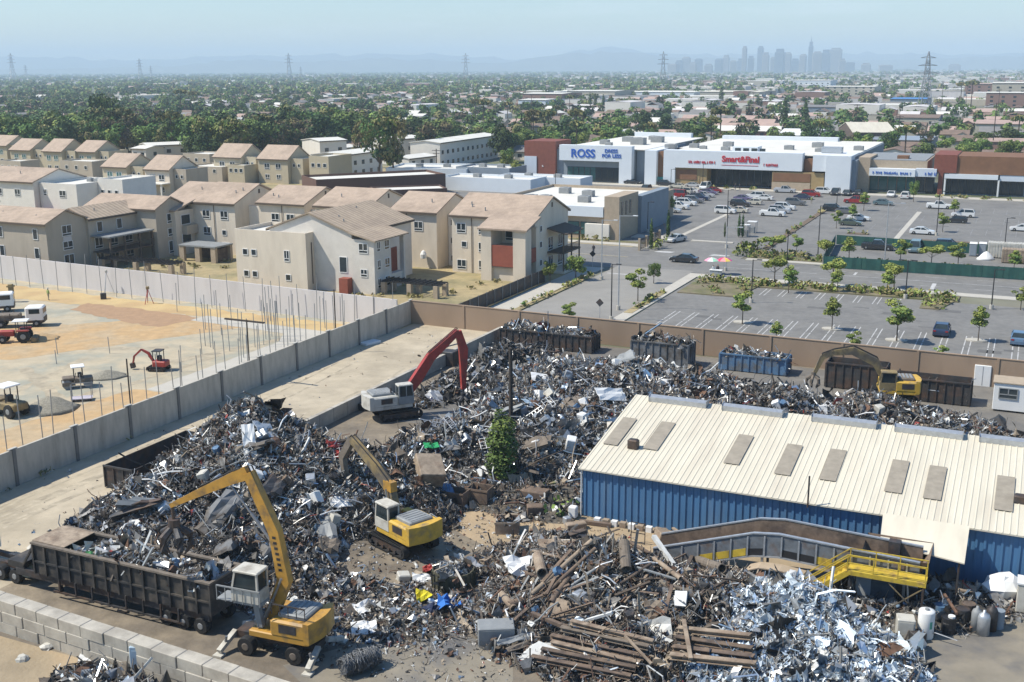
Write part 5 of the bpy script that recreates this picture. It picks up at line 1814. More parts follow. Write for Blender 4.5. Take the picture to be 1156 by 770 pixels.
fill('dark scrap heaped in the second black bin',-49.9,-44.5,116.9,119.1,1.8,300,.4,DARK,203)
fill('dark scrap heaped above the tall grey bin',-38.8,-32.6,115.2,117.4,2.5,320,.4,DARK,204)
fill('white and grey scrap lying in the blue bin',-29.0,-22.2,116.2,118.4,1.6,260,.4,LIGHT,205,.35)
fill('dark scrap deep inside the long blackened bin',-17.3,-11.8,113.8,116,1.2,160,.35,DARK,206,.2)
fill('dark rusty scrap deep inside the rightmost blackened bin',-10.4,-3.8,112.4,114.6,1.2,160,.35,RUSTY,207,.2)
ALLC={'big':(P1,21,.35),'mid':(P2,31,.35),'rust':(P4,51,.35),'alu':(P5,61,.35),'flat':(P6,71,.2),'tree':(P7,81,.2),'strip':(P3,41,.35),'small':(P8,91,.35)}
def on_heap(px,py):
 """where the sight line through a measured pixel meets the heaps"""
 d=ray(px,py)
 t=np.arange(45.,190.,.2)
 x,y,z=d[0]*t,d[1]*t,CAMH+d[2]*t
 u,v=x*CG+y*SG,-x*SG+y*CG
 g=np.zeros_like(t)
 for c,sd,r_ in ALLC.values():
  g=np.maximum(g,hf(c,u,v,sd,r_))
 k=np.nonzero(z<=g)[0]
 if len(k):
  k=k[0]
  return Vector((x[k],y[k],max(g[k],0))),(u[k],v[k])
 return at(px,py),uv(px,py)
def single(name,label,cat,mb,m,loc,rot=0,tilt=(0,0),group=None):
 o=mb.build(name,m)
 o.location=loc
 o.rotation_euler=(tilt[0],tilt[1],rot)
 return tag(o,label,cat,group)
def pipe_at(label,pa,pb,r,m='rust',group=None,lift=.15,hollow=True,name='scrap_pipe',n=14):
 a,_=on_heap(*pa)
 b,_=on_heap(*pb)
 c=(a+b)/2
 d=(b-a)/2
 up=Vector((0,0,r+lift))
 mb=MB()
 if hollow:
  dn=d.normalized()
  ref=dn.cross(Vector((.1,.2,1))).normalized()
  r2=dn.cross(ref)
  rg=[]
  for e,rr_ in((-1,r*.82),(-1,r),(1,r),(1,r*.82),(.96,r*.8),(-.96,r*.8)):
   rg.append([d*e+(ref*math.cos(2*math.pi*k/n)+r2*math.sin(2*math.pi*k/n))*rr_ for k in range(n)])
  vs=[p for q in rg for p in q]
  fs=[]
  L_=len(rg)
  for k in range(L_):
   for i in range(n):
    j=(i+1)%n
    fs.append((k*n+i,k*n+j,((k+1)%L_)*n+j,((k+1)%L_)*n+i))
  mb.add(vs,fs)
 else:
  mb.tube([-d,d],r,n)
 o=mb.build(name,m,None,False)
 o.location=c+up
 return tag(o,label,'pipe',group)
def beam_at(label,pa,pb,w,h,m='rust',lift=.12,name='scrap_beam',ibeam=False,cat='beam',group=None):
 a,_=on_heap(*pa)
 b,_=on_heap(*pb)
 c=(a+b)/2
 d=(b-a)/2
 mb=MB()
 if ibeam:
  sd=d.cross(Vector((0,0,1))).normalized()
  upv=sd.cross(d).normalized()
  mb.beam(-d+upv*h/2,d+upv*h/2,w,h*.14)
  mb.beam(-d-upv*h/2,d-upv*h/2,w,h*.14)
  mb.beam(-d,d,w*.14,h*.84)
 else:
  mb.beam(-d,d,w,h)
 o=mb.build(name,m)
 o.location=c+Vector((0,0,h/2+lift))
 return tag(o,label,cat,group)
def plate_at(label,p,sx,sy,m,rot=0,tilt=(0,0),th=.05,name='scrap_plate',cat='scrap plate',lift=.2,buckle=.08):
 c,_=on_heap(*p)
 rr_=random.Random(int(p[0]*7+p[1]))
 mb=MB()
 n=4
 top=[(-sx/2+sx*i/n,-sy/2+sy*j/n,rr_.uniform(-buckle,buckle))for j in range(n+1)for i in range(n+1)]
 bot=[(x,y,z-th)for x,y,z in top]
 N1=(n+1)**2
 fs=[]
 for j in range(n):
  for i in range(n):
   q=j*(n+1)+i
   fs.append((q,q+1,q+n+2,q+n+1))
   fs.append((N1+q+n+1,N1+q+n+2,N1+q+1,N1+q))
 for i in range(n):
  fs.append((i+1,i,N1+i,N1+i+1))
  q=n*(n+1)+i
  fs.append((q,q+1,N1+q+1,N1+q))
  q=i*(n+1)
  fs.append((q,q+n+1,N1+q+n+1,N1+q))
  q=i*(n+1)+n
  fs.append((q+n+1,q,N1+q,N1+q+n+1))
 mb.add(top+bot,fs)
 return single(name,label,cat,mb,m,c+Vector((0,0,lift)),rot,tilt)
def crate_at(label,p,sx,sy,sz,m,rot=GRID,tilt=(0,0),name='scrap_box',cat='metal box',open_=False,lift=-.1,fillm=None):
 c,_=on_heap(*p)
 t=None
 mb=MB()
 if open_:
  th=.05
  mb.box(-sx/2,sx/2,-sy/2,-sy/2+th,0,sz)
  mb.box(-sx/2,sx/2,sy/2-th,sy/2,0,sz)
  mb.box(-sx/2,-sx/2+th,-sy/2+th,sy/2-th,0,sz)
  mb.box(sx/2-th,sx/2,-sy/2+th,sy/2-th,0,sz)
  mb.box(-sx/2+th,sx/2-th,-sy/2+th,sy/2-th,0,.06)
  mb.box(-sx/2-.05,sx/2+.05,-sy/2-.05,-sy/2-.003,sz-.12,sz+.02)
  mb.box(-sx/2-.05,sx/2+.05,sy/2+.003,sy/2+.05,sz-.12,sz+.02)
 else:
  mb.cbox(-sx/2,sx/2,-sy/2,sy/2,0,sz,.05)
  mb.box(-sx*.4,sx*.4,-sy/2-.02,-sy/2-.003,sz*.12,sz*.88)
 o=single(name,label,cat,mb,m,c+Vector((0,0,lift)),rot,tilt)
 if fillm is not None:
  rs=np.random.default_rng(int(p[0]))
  n=60
  P=np.stack([rs.uniform(-sx*.45,sx*.45,n),rs.uniform(-sy*.45,sy*.45,n),sz*.8+rs.uniform(-.1,.25,n)],-1)
  V,Fc,Mi=pieces(int(p[1]),P,.3,(5,3,2,2),fillm)
  Wm=np.array(Matrix.Translation(o.location)@Matrix.Rotation(rot,4,'Z'))
  V=V@Wm[:3,:3].T+Wm[:3,3]
  tag(npmesh('scrap_load',V,Fc,SC,Mi),'small scrap piled inside '+label.split(',')[0],'scrap load',None,'stuff')
 return o
pipe_at('thick upright-lying grey pipe with dark open end on top of the rusty heap',(704,624),(707,657),0.35,'dusty',lift=.35)
pipe_at('large rusty culvert piece left on the rusty heap, beside the white boulder-like sheet',(607,640),(612,659),0.34,'rust_pale',lift=.3)
pipe_at('long thick brown pipe slanting down the left face of the rusty heap',(600,683),(668,622),0.15,'rust_pale',lift=.5)
pipe_at('second slanting brown pipe just right of the longest one',(614,682),(672,630),0.12,'rust',lift=.45)
pipe_at('rust-brown pipe lying low across the heap foot near the tan boxes',(622,690),(645,655),0.18,'rust',lift=.3)
pipe_at('rusty cylinder at the lower left of the rusty heap',(566,676),(580,693),0.22,'rust_pale',lift=.1)
pipe_at('fat tan-brown pipe stub right of the flat rusty panel',(575,690),(590,684),0.23,'rust',lift=.1)
pipe_at('thin rusty pipe bridging the heap crest to the right',(710,622),(743,642),0.11,'rust',lift=.5)
pipe_at('rusty pipe pointing down beside the yellow strap',(738,640),(768,664),0.14,'rust_pale',lift=.4)
pipe_at('dark pipe lying above the two beam stacks',(700,668),(735,645),0.10,'rust_dark',lift=.35)
pipe_at('grey scaffold tube across the middle of the rusty heap',(645,670),(672,650),0.08,'mgrey',lift=.35)
pipe_at('pale rounded tank section right of the rusty heap',(783,640),(815,652),0.31,'dusty',lift=.2)
for k in range(6):
 beam_at('%s long rusty beam in the left beam stack at the bottom edge'%['nearest','second nearest','third nearest','middle','second farthest','farthest'][k],(600+k*7+(k*37)%11,752-k*7),(712+k*7-(k*53)%17,778-k*7.5+(k*29)%7-3),.34,.22,['rust','rust_dark','rust_pale','rust','dusty','rust_pale'][k],ibeam=True,lift=.4+.06*k,group='left beam stack')
for k in range(4):
 beam_at('%s straight rusty beam in the right beam stack under the aluminium heap'%['nearest','second','third','farthest'][k],(756+k*3,754-k*9),(853-(k*41)%13,764-k*9.5+(k*17)%5),.4,.25,['rust_pale','rust','rust_dark','rust_pale'][k],ibeam=True,lift=.5+.08*k,group='right beam stack')
beam_at('rusty plank leaning over the right beam stack',(771,722),(779,768),.22,.12,'rust_pale',lift=1.15)
beam_at('dark beam crossing the upper rusty heap',(641,614),(660,607),.5,.35,'rust_dark',lift=.3)
beam_at('rusty girder poking out left of the tube bundle',(600,700),(640,716),.25,.2,'rust',lift=.3)
beam_at('thin rusty bar over the left beam stack',(705,735),(735,768),.12,.1,'rust_pale',lift=.8)
beam_at('long brown channel left of the grey metal box',(545,640),(596,617),.3,.2,'rust_pale',lift=.2)
beam_at('short rusty girder on the yard path',(654,592),(690,596),.3,.25,'rust',lift=.05)
beam_at('dark girder on the path below the lean-to',(640,611),(662,612),.5,.4,'dark_steel',lift=.05)
rb_=random.Random(8)
PL=[]
for k in range(46):
 cx,cy=rb_.uniform(575,815),rb_.uniform(612,735)
 if cy>700 and 600<cx:
  cy-=45
 a_,L_=rb_.uniform(-1.4,1.2),rb_.uniform(9,34)
 dx,dy=math.cos(a_)*L_,math.sin(a_)*L_*.8
 m_=rb_.choice(['rust','rust_pale','rust_dark','dusty','wood','mgrey'])
 PL.append((cx,cy,beam_at('loose thin plank or bar lying across the rusty heap',(cx-dx,cy-dy),(cx+dx,cy+dy),rb_.uniform(.08,.24),rb_.uniform(.05,.12),m_,lift=rb_.uniform(.15,.5),name='loose_plank',cat='plank',group='loose planks on the rusty heap')))
plate_at('big white bent sheet left on the rusty heap',(592,646),2.4,1.7,'white',.4,(.35,.2),lift=.35,buckle=.2)
plate_at('pale tan sheet above the big white sheet',(630,622),2.6,1.4,'rust_pale',.1,(.3,.1),lift=.35)
plate_at('square rusty plate standing on the rusty heap right of centre',(741,700),1.4,1.2,'rust_pale',.2,(1.0,.1),lift=.45)
plate_at('tan curved sheet left of the culvert piece',(591,664),2.4,1.3,'dusty',.2,(.2,-.1),lift=.3,buckle=.15)
plate_at('small square tan sheet in front of the slanting pipes',(636,698),1.7,1.3,'rust_pale',-.3,(.5,.1),lift=.4)
plate_at('grey flat plate leaning at the lower left of the rusty heap',(583,728),2.6,.5,'mgrey',.6,(.2,.1),lift=.3)
plate_at('second grey plate beside the leaning one',(592,733),2.4,.5,'dusty',.7,(.2,.1),lift=.25)
plate_at('white scrap sheet by the big tank',(476,655),1.2,.9,'white',.2,(.2,.2),lift=.15)
plate_at('white torn sheet on the yard floor between the machines',(414,687),1.5,1.0,'white',.7,(.25,.1),lift=.15,buckle=.15)
plate_at('white sheet left of the wire roll',(411,712),1.5,1.1,'white',.2,(.3,.0),lift=.15,buckle=.15)
plate_at('white fluttering sheet on the big heap below the dirty grapple',(385,573),1.6,1.1,'white',.5,(.4,.1),lift=.3,buckle=.15)
plate_at('tall white panel near the top of the big heap, by the orange elbow',(282,510),.9,2.6,'white',.3,(.9,.0),lift=.8)
plate_at('grey-white panel on the crest of the big heap',(300,492),1.6,1.6,'galv',.8,(.5,.4),lift=.4)
plate_at('white triangular sheet leaning on the warehouse gable',(690,452),3.2,1.4,'white',.6,(.7,.2),lift=.6)
plate_at('pale sheet on the mid heap above the tree',(612,430),2.2,1.2,'white',.2,(.5,.2),lift=.3)
plate_at('light blue panel in the mid heap',(600,458),1.8,1.2,mat('faded_blue',(.33,.43,.52),var=.1),.9,(.4,.2),lift=.3)
plate_at('blue-grey panel among the scrap below the tilted tan bin',(500,556),1.8,1.2,mat('mid_blue_sheet',(.12,.2,.32),var=.2),.5,(.5,.2),lift=.25)
plate_at('red scrap sheet beside the dirty grapple',(377,508),1.1,.8,'red',.5,(.4,.3),lift=.35,buckle=.2)
plate_at('second red scrap sheet lower at the dirty grapple',(386,519),.9,.7,'red',.2,(.6,.1),lift=.35,buckle=.2)
plate_at('green plastic lid in the scrap above the tracked excavator',(487,507),1.2,.8,mat('bright_green',(.02,.30,.10),var=.1),.3,(.2,.1),lift=.3)
plate_at('green piece inside the trailer load',(104,624),1.2,.7,mat('leaf_like_green',(.10,.34,.12),var=.1),.3,(.2,.1),lift=0,buckle=.2).location=at(108,626,3.2)
plate_at('bright yellow crumpled piece on the yard floor',(478,678),.9,.7,mat('bright_yellow',(.62,.52,.02),var=.08),.3,(.2,.2),lift=.3,buckle=.3)
plate_at('blue crumpled tarpaulin on the yard floor',(506,686),1.3,1.1,mat('tarp_blue',(.03,.16,.50),var=.1),.3,(.2,.2),lift=.35,buckle=.4)
plate_at('navy scrap piece left of the blue tarpaulin',(488,691),1.0,.8,mat('navy_plastic',(.02,.03,.07),var=.1),.9,(.3,.2),lift=.25,buckle=.3)
plate_at('red rag by the round half tank',(486,645),.9,.6,'red',.4,(.4,.2),lift=.2,buckle=.3)
plate_at('grey-blue door sheet leaning under the platform',(975,682),1.0,2.0,'mgrey',.3,(1.1,.1),lift=.6)
crate_at('grey box-shaped machine casing with whitish top, lower middle',(560,722),2.1,1.3,1.1,'mgrey',GRID+.5)
crate_at('white washing machine with round dark door by the warehouse corner',(643,510),.8,.8,1.1,'white',GRID+.4,(.3,.2),cat='appliance',name='washing_machine',lift=.2)
crate_at('tan-brown rusty bin tilted open on the scrap above the tracked excavator',(482,540),2.0,2.2,1.3,'rust_pale',GRID+.8,(.5,.15),lift=.2,cat='scrap bin',name='metal_bin')
crate_at('white box lying among the scrap below the boom of the tracked excavator',(455,655),.8,.7,.6,'offwhite',.3,(.1,.1))
crate_at('rusty square box with scrap, right of the round half tank',(573,600),1.7,1.5,1.0,'rust_pale',GRID+.4,open_=True,fillm=RUSTY,cat='scrap bin',name='metal_bin')
crate_at('small rusty open bin on the bare ground, left of two by the lone tree',(514,566),1.9,1.2,1.0,'rust',GRID,open_=True,cat='scrap bin',name='metal_bin')
crate_at('small rusty open bin nearest the lone tree',(542,564),1.7,1.3,1.1,'rust',GRID+.05,open_=True,cat='scrap bin',name='metal_bin')
crate_at('white block on the ground left of the white tank, by the aluminium heap',(1021,718),1.0,.9,1.3,'offwhite',GRID+.2)
crate_at('dark engine block at the foot of the aluminium heap',(1035,725),.8,.7,.7,'dark_steel',.3)
crate_at('wide rusty crate below the lone tree',(604,560),2.0,1.2,.6,'rust',GRID,cat='crate',name='crate')
crate_at('smaller rusty crate nearer the path',(604,578),1.2,.8,.6,'rust',GRID+.5,cat='crate',name='crate')
crate_at('grey electric cabinet on the floor beside the blue corner',(647,583),.6,.5,.8,'white',GRID,cat='cabinet',name='cabinet')
crate_at('white junk box beside the blue corner',(640,590),.5,.5,.5,'galv',.5)
crate_at('olive skid crate between lone tree and warehouse',(650,598),1.5,.6,.6,'rust_pale',.3,cat='crate',name='crate')
crate_at('tan pallet box leaning at the conveyor foot',(745,612),.9,.9,1.0,'rust_pale',.4,(.2,.2),cat='crate',name='crate')
def proto(name,mb,m,smooth=False):
 o=mb.build(name,m,None,smooth)
 me=o.data
 bpy.data.objects.remove(o)
 return me
rb_=random.Random(64)
def crush(mb,a):
 mb.v=[(x+rb_.uniform(-a,a),y+rb_.uniform(-a,a),z+rb_.uniform(-a,a))for x,y,z in mb.v]
 return mb
KIND={}
m_=MB().lathe((0,0,-.45),[(.29,0),(.3,.03),(.28,.3),(.3,.32),(.28,.6),(.3,.62),(.29,.9),(.25,.9),(.25,.86)],12)
KIND['scrap_drum']=(proto('d',crush(m_,.03),'grey_bin'),['grey_bin','blue_bin','rust','offwhite','dark_steel'],'dented drum')
m_=MB().cbox(-.35,.35,-.35,.35,-.45,.45,.04)
m_.tube([(0,-.352,.02),(0,-.40,.02)],.22,12)
KIND['scrap_appliance']=(proto('a',crush(m_,.04),'white'),['white','offwhite','white','galv'],'crushed white appliance')
m_=MB()
for y in(-.1,.1):
 m_.tube([(.31*math.cos(k*.5236),y*0+y,.31*math.sin(k*.5236))for k in range(13)],.07,6)
KIND['cable_coil']=(proto('w',m_,'rubber'),['rubber','dark_steel','rust'],'dark cable coil')
m_=MB()
pr=[(-1.9,.2),(-1.85,.55),(-1.1,.62),(-.7,.9),(.5,.88),(.95,.58),(1.8,.48),(1.9,.2)]
m_.rings([[(x,y,z*f_)for x,z in pr]for y,f_ in((.75,.8),(.4,1),(0,.85),(-.4,1),(-.75,.8))])
KIND['crushed_car']=(proto('c',crush(m_,.14),'mgrey'),['mgrey','dusty','grey_bin','dark_steel'],'crushed car shell')
M['car_like']=mat('faded_dark_red',(.20,.05,.04),rough=.6,var=.2)
m_=MB().tube([(-1.6,0,0),(-.6,.1,.08),(.3,-.1,.15),(1.0,.25,.1),(1.6,.5,-.1)],.05,7)
KIND['bent_tube']=(proto('t',m_,'galv'),['galv','rust','mgrey','white'],'long bent tube')
m_=MB()
for k in range(7):
 m_.beam((-1+k*.33,-.45,0),(-1+k*.33,.45,rb_.uniform(-.1,.1)),.035)
for y in(-.45,0,.45):
 m_.beam((-1.05,y,0),(1.05,y,rb_.uniform(-.15,.15)),.045)
KIND['twisted_rack']=(proto('r',m_,'galv'),['galv','white','rust','mgrey'],'twisted rack')
HP_=[('on the tallest heap',[(110,600),(150,575),(215,525),(250,480),(300,468),(345,485),(390,520),(420,560),(400,620),(340,640),(300,560),(200,600)],60),('on the broad grey heap',[(505,470),(520,440),(590,405),(660,395),(700,410),(760,415),(690,440),(640,500),(600,540),(500,545),(460,510)],60),('on the strip behind the warehouse',[(780,420),(860,430),(930,445),(960,470),(1040,480),(1100,492),(900,470),(800,450)],26),('on the rusty heap',[(570,650),(620,620),(720,615),(790,650),(800,700),(740,720),(620,715),(575,700)],26)]
USED={}
for where,poly,cnt in HP_:
 for k in range(cnt):
  a_,b_,c_=rb_.sample(poly,3)
  r1_,r2_=rb_.random(),rb_.random()
  if r1_+r2_>1:
   r1_,r2_=1-r1_,1-r2_
  px_,py_=a_[0]+(b_[0]-a_[0])*r1_+(c_[0]-a_[0])*r2_,a_[1]+(b_[1]-a_[1])*r1_+(c_[1]-a_[1])*r2_
  p_,_=on_heap(px_,py_)
  if p_.z<.3:
   continue
  nm_=rb_.choice(['scrap_drum','scrap_appliance','cable_coil','bent_tube','bent_tube','twisted_rack','scrap_appliance','bent_tube','twisted_rack','scrap_drum']+(['crushed_car']if where[7]!='r' else[]))
  me_,cols_,lab_=KIND[nm_]
  col_=rb_.choice(cols_)
  if(nm_,col_)not in USED:
   q_=me_.copy()
   q_.materials.clear()
   q_.materials.append(M[col_])
   USED[(nm_,col_)]=q_
  o=link(nm_,USED[(nm_,col_)],None,p_+Vector((0,0,.2 if nm_!='crushed_car' else-.25)),(rb_.uniform(-.8,.8),rb_.uniform(-.8,.8),rb_.uniform(0,6.28)))
  tag(o,lab_+' lying '+where+' among other scrap',lab_.split()[-1]if nm_!='crushed_car' else 'car wreck',lab_+'s '+where)
c=at(512,660)
t=thing('half_tank','round dark half tank heaped with scrap, in front of the tracked excavator','tank',c,0)
mb=MB()
n=22
vs,fs=[],[]
for k in range(n):
 a=2*math.pi*k/n
 for r_,z in((1.35,0),(1.35,1.15),(1.28,1.15),(1.28,.1)):
  vs.append((r_*math.cos(a),r_*math.sin(a),z))
for k in range(n):
 j=(k+1)%n
 for q in range(3):
  fs.append((k*4+q,j*4+q,j*4+q+1,k*4+q+1))
mb.add(vs,fs)
for k in range(n):
 a=2*math.pi*k/n
 mb.beam((1.39*math.cos(a),1.39*math.sin(a),0),(1.39*math.cos(a),1.39*math.sin(a),1.1),.06)
mb.build('shell',mat('olive_steel',(.085,.08,.05),var=.3,scale=2),t)
rs=np.random.default_rng(77)
a,r_=rs.uniform(0,6.28,260),1.25*np.sqrt(rs.uniform(0,1,260))
P=np.stack([c.x+r_*np.cos(a),c.y+r_*np.sin(a),.95+.5*(1-r_/1.25)+rs.uniform(-.1,.15,260)],-1)
V,Fc,Mi=pieces(78,P,.3,(5,3,2,2),LIGHT)
tag(npmesh('scrap_load',V,Fc,SC,Mi),'pale scrap heaped in the round half tank','scrap load',None,'stuff')
c=at(408,757)
t=None
rs=np.random.default_rng(5)
mb=MB()
for k in range(130):
 a0=rs.uniform(0,6.28)
 x=rs.uniform(-1.2,1.2)
 r_=.62*(1-.25*abs(x)/1.2)*rs.uniform(.75,1.1)
 pts=[]
 for q in range(9):
  a=a0+q*.6
  pts.append((x+.12*q*rs.uniform(-.4,.4),r_*math.cos(a)*rs.uniform(.85,1.1),.62+r_*math.sin(a)*rs.uniform(.85,1.1)))
 mb.tube(pts,.022,3)
mb.lathe((0,0,0),[(.01,-1.1),(.4,-1.1),(.42,1.1),(.01,1.1)],10)if False else mb.tube([(-1.1,0,.6),(1.1,0,.6)],.42,10)
o=mb.build('wire_roll',mat('grey_wire',(.14,.145,.15),rough=.6,metal=.2,var=.3),None)
o.location=c
o.rotation_euler=(0,0,GRID+R(62))
tag(o,'tangled grey roll of wire lying right of the orange machine','wire roll')
t=thing('plastic_drum','tall white drum with green print standing right of the aluminium heap','drum',at(1044,719),0)
MB().lathe((0,0,0),[(.42,0),(.46,.06),(.46,1.6),(.43,1.68),(.2,1.7),(.1,1.7)],18).build('body','white',t,True)
MB().cyl((0,0,1.7),.12,.1,10).build('lid','mgrey',t)
MB().add([(.05,-.462,.7),(.2,-.43,.7),(.2,-.43,1.15),(.05,-.462,1.15),(.05,-.45,.7),(.2,-.41,.7),(.2,-.41,1.15),(.05,-.45,1.15)],[(0,1,2,3),(0,4,5,1),(1,5,6,2),(2,6,7,3),(3,7,4,0)]).build('green_mark',mat('print_green',(.1,.35,.25),var=.05),t)
for k,(px,py,r_,h_,m_,lab)in enumerate([(1101,713,.3,1.5,'mgrey','tall grey gas bottle left in the group of bottles by the dark shade'),(1109,716,.36,1.4,'galv','white-grey tank standing in the shade, right of the grey bottle'),(1118,711,.33,1.5,'dark_steel','dark gas bottle behind the white-grey tank'),(1126,708,.34,1.1,'grey_wall','short dark barrel right end of the bottle group'),(1070,714,.4,1.0,'black','black barrel with white lid right of the white drum'),(1085,706,.4,1.1,'dark_steel','black barrel in deep shade behind the white-lidded one'),(1092,700,.4,1.1,'rust_dark','rust-dark barrel below the platform leg'),(1061,700,.4,1.0,'blue_bin','dull blue barrel under the platform end')]):  # barrel colours darkened to stand in for the platform and canopy shade
 t=thing('gas_bottle' if k<3 else 'barrel',lab,'gas bottle' if k<3 else 'barrel',at(px,py),0,'drums and bottles by the platform')
 if k<3:
  MB().lathe((0,0,0),[(r_,0),(r_,h_*.8),(r_*.8,h_*.92),(.08,h_),(.08,h_+.12)],14).build('body',m_,t,True)
 else:
  MB().lathe((0,0,0),[(r_,0),(r_*1.03,.03),(r_,.06),(r_,h_*.33),(r_*1.04,h_*.35),(r_,h_*.37),(r_,h_*.66),(r_*1.04,h_*.68),(r_,h_*.7),(r_,h_),(r_*.9,h_),(r_*.9,h_-.03)],16).build('body',m_,t)
  if k==4:
   MB().cyl((.1,-.1,h_),.2,.12,10).build('lid','white',t)
for(px,py,s_,lab)in((1131,675,1.5,'bulging white sack bundle in front of the blue wall at right'),(1150,690,1.0,'pale grey cabinet cut by the right edge')):
 c=at(px,py)
 if s_>1.2:
  mb=MB()
  rr=random.Random(4)
  rg=[]
  for z,f_ in((0,.8),(.35,1.05),(.9,1.1),(1.35,.8),(1.6,.45)):
   rg.append([(1.15*f_*math.cos(a)*rr.uniform(.85,1.15),.9*f_*math.sin(a)*rr.uniform(.85,1.15),z+rr.uniform(-.08,.08))for a in[k*math.pi/5 for k in range(10)]])
  mb.rings(rg)
  o=mb.build('sack','white',None)
  o.location=c
  tag(o,lab,'sack')
 else:
  t=thing('cabinet',lab,'cabinet',c,GRID)
  MB().cbox(-.2,2.2,-.4,.8,.15,1.9,.05).build('body','offwhite',t)
  MB().box(-.25,2.25,-.45,.85,1.903,2.0).build('top','white',t)
  MB().box(0,2,-.2,.6,0,.15).build('base','dark_steel',t)
o=MB().box(-1.3,1.3,-.5,.5,.8,.9)
o.box(-1.2,-1.1,-.45,.45,0,.8)
o.box(1.1,1.2,-.45,.45,0,.8)
o=o.build('work_bench','rust_pale')
o.location=at(1075,676)
o.rotation_euler=(0,0,GRID)
tag(o,'rusty brown bench below the canopy edge by the blue wall','bench')
a=uv(713,597)
for k in range(8):
 single('small_crate','small pale crate in the row along the blue wall foot','crate',MB().box(-.22,.22,-.2,.2,0,.4),'rust_pale' if k%2 else 'white',W(a[0]-2.6+k*.65,a[1]),GRID,group='small crates at the blue wall')
t=thing('hand_frame','thin dark steel frame standing on the path below the blue wall','frame',at(720,614),GRID)
m=MB()
for x in(-.5,.5):
 m.beam((x,0,0),(x,0,1.6),.05)
for z in(.1,.8,1.55):
 m.beam((-.5,0,z),(.5,0,z),.05)
m.build('frame','dark_steel',t)
crate_at('white flat sheet bundle lying by the grey panelled wall',(418,388),2.4,1.3,.35,'white',GRID+1.3,name='sheet_bundle',cat='sheet bundle')
crate_at('dark machine block beside the low retaining wall under the red arm',(508,412),1.6,1.5,1.7,'dark_steel',GRID,name='machine_block',cat='machine')
crate_at('small black cart by the low retaining wall, left of the white machine',(412,463),1.0,.9,.8,'black',GRID,name='cart',cat='cart')
plate_at('black crumpled tube on the tan foreground dirt',(72,763),1.3,.4,'rubber',.5,(.1,.1),lift=.1)
plate_at('white scrap sheet on the foreground dirt near the wall foot',(105,744),1.4,.8,'white',.1,(.1,.1),lift=.15)
crate_at('pale blue window-like frame standing on the junk below the block wall',(165,764),1.5,.4,1.9,mat('pale_blue_frame',(.36,.45,.52),var=.1),GRID+.4,name='metal_grate',cat='metal grate')
for k,(px,py)in enumerate([(36,620),(46,628),(55,607),(84,602),(53,732),(140,690),(25,745)]):
 mb=MB()
 rr=random.Random(k)
 mb.rings([[(f_*.35*math.cos(a)*rr.uniform(.7,1.3),f_*.35*math.sin(a)*rr.uniform(.7,1.3),z)for a in[q*math.pi/4 for q in range(8)]]for z,f_ in((0,1),(.15,1),(.28,.5))])
 o=mb.build('rubble','dusty' if k%2 else 'offwhite')
 o.location=at(px,py)
 tag(o,['dark rubble lump on the lane left of the heap','pale rubble lump above the trailer front','dark rubble lump near the trailer cover','pale rubble lump at the left toe of the big heap','dark clod on foreground dirt under the wall','pale lump on top of the block wall end','small dark clod at bottom left dirt'][k],'rubble')
def crown_mesh(name,blobs,n,size,mats,seed,shares=None,droop=0.):
 rs=np.random.default_rng(seed)
 B=np.array(blobs,float)
 vol=B[:,3]*B[:,4]*B[:,5]
 bi=rs.choice(len(B),n,p=vol**.75/(vol**.75).sum())
 d=rs.normal(0,1,(n,3))
 d/=np.linalg.norm(d,axis=1)[:,None]
 r=rs.uniform(.35,1.03,n)**.45
 C=B[bi,:3]+d*r[:,None]*B[bi,3:6]
 nn=d+rs.normal(0,.55,(n,3))+np.array([0,0,.35])
 nn/=np.linalg.norm(nn,axis=1)[:,None]
 a=np.cross(nn,rs.normal(0,1,(n,3)))
 a/=np.linalg.norm(a,axis=1)[:,None]
 b=np.cross(nn,a)
 s=size*np.exp(rs.normal(0,.3,n))[:,None]/2
 Q=np.stack([C-a*s-b*s*.7,C+a*s-b*s*.7*.6,C+a*s*.9+b*s*.7,C-a*s*.5+b*s*.7],1)
 Q[:,1,2]-=droop*size
 V=Q.reshape(-1,3)
 Fc=np.arange(n*4).reshape(-1,4)
 sh=np.array(shares if shares else[1.]*len(mats))
 sh=sh/sh.sum()
 bm=rs.choice(len(mats),len(B),p=sh)
 mi=np.where(rs.random(n)<.6,bm[bi],rs.choice(len(mats),n,p=sh))
 o=npmesh('crown',V,Fc,mats,mi)
 me=o.data
 bpy.data.objects.remove(o)
 return me
def trunk_mesh(h,r,top,limbs,seed,lean=0.):
 rr=random.Random(seed)
 mb=MB()
 mb.tube([(0,0,-.1),(lean*.3,0,h*.5),(lean,0,h),(lean,.05,top)],[r*1.15,r*.85,r*.7,r*.2],7)
 for k in range(limbs):
  a=2*math.pi*k/limbs+rr.uniform(-.4,.4)
  L_=rr.uniform(.5,1)*(top-h)
  z0=h*rr.uniform(.8,1.05)
  mb.tube([(lean,0,z0),(lean+math.cos(a)*L_*.4,math.sin(a)*L_*.4,z0+L_*.45),(lean+math.cos(a)*L_*.75,math.sin(a)*L_*.75,z0+L_*.8)],[r*.5,r*.3,r*.1],5)
 o=mb.build('trunk','bark')
 me=o.data
 bpy.data.objects.remove(o)
 return me
def rblobs(seed,n,R_,H0,H1,rb,flat_=.8):
 rr=random.Random(seed)
 out=[]
 for k in range(n):
  a=rr.uniform(0,6.283)
  z=rr.uniform(H0,H1)
  f_=math.sqrt(max(.05,1-((z-(H0+H1)/2)/((H1-H0)/2+rb))**2))
  r_=R_*math.sqrt(rr.random())*f_
  q=rb*rr.uniform(.65,1.2)
  out.append((r_*math.cos(a),r_*math.sin(a),z,q,q,q*flat_))
 return out
TREES={}
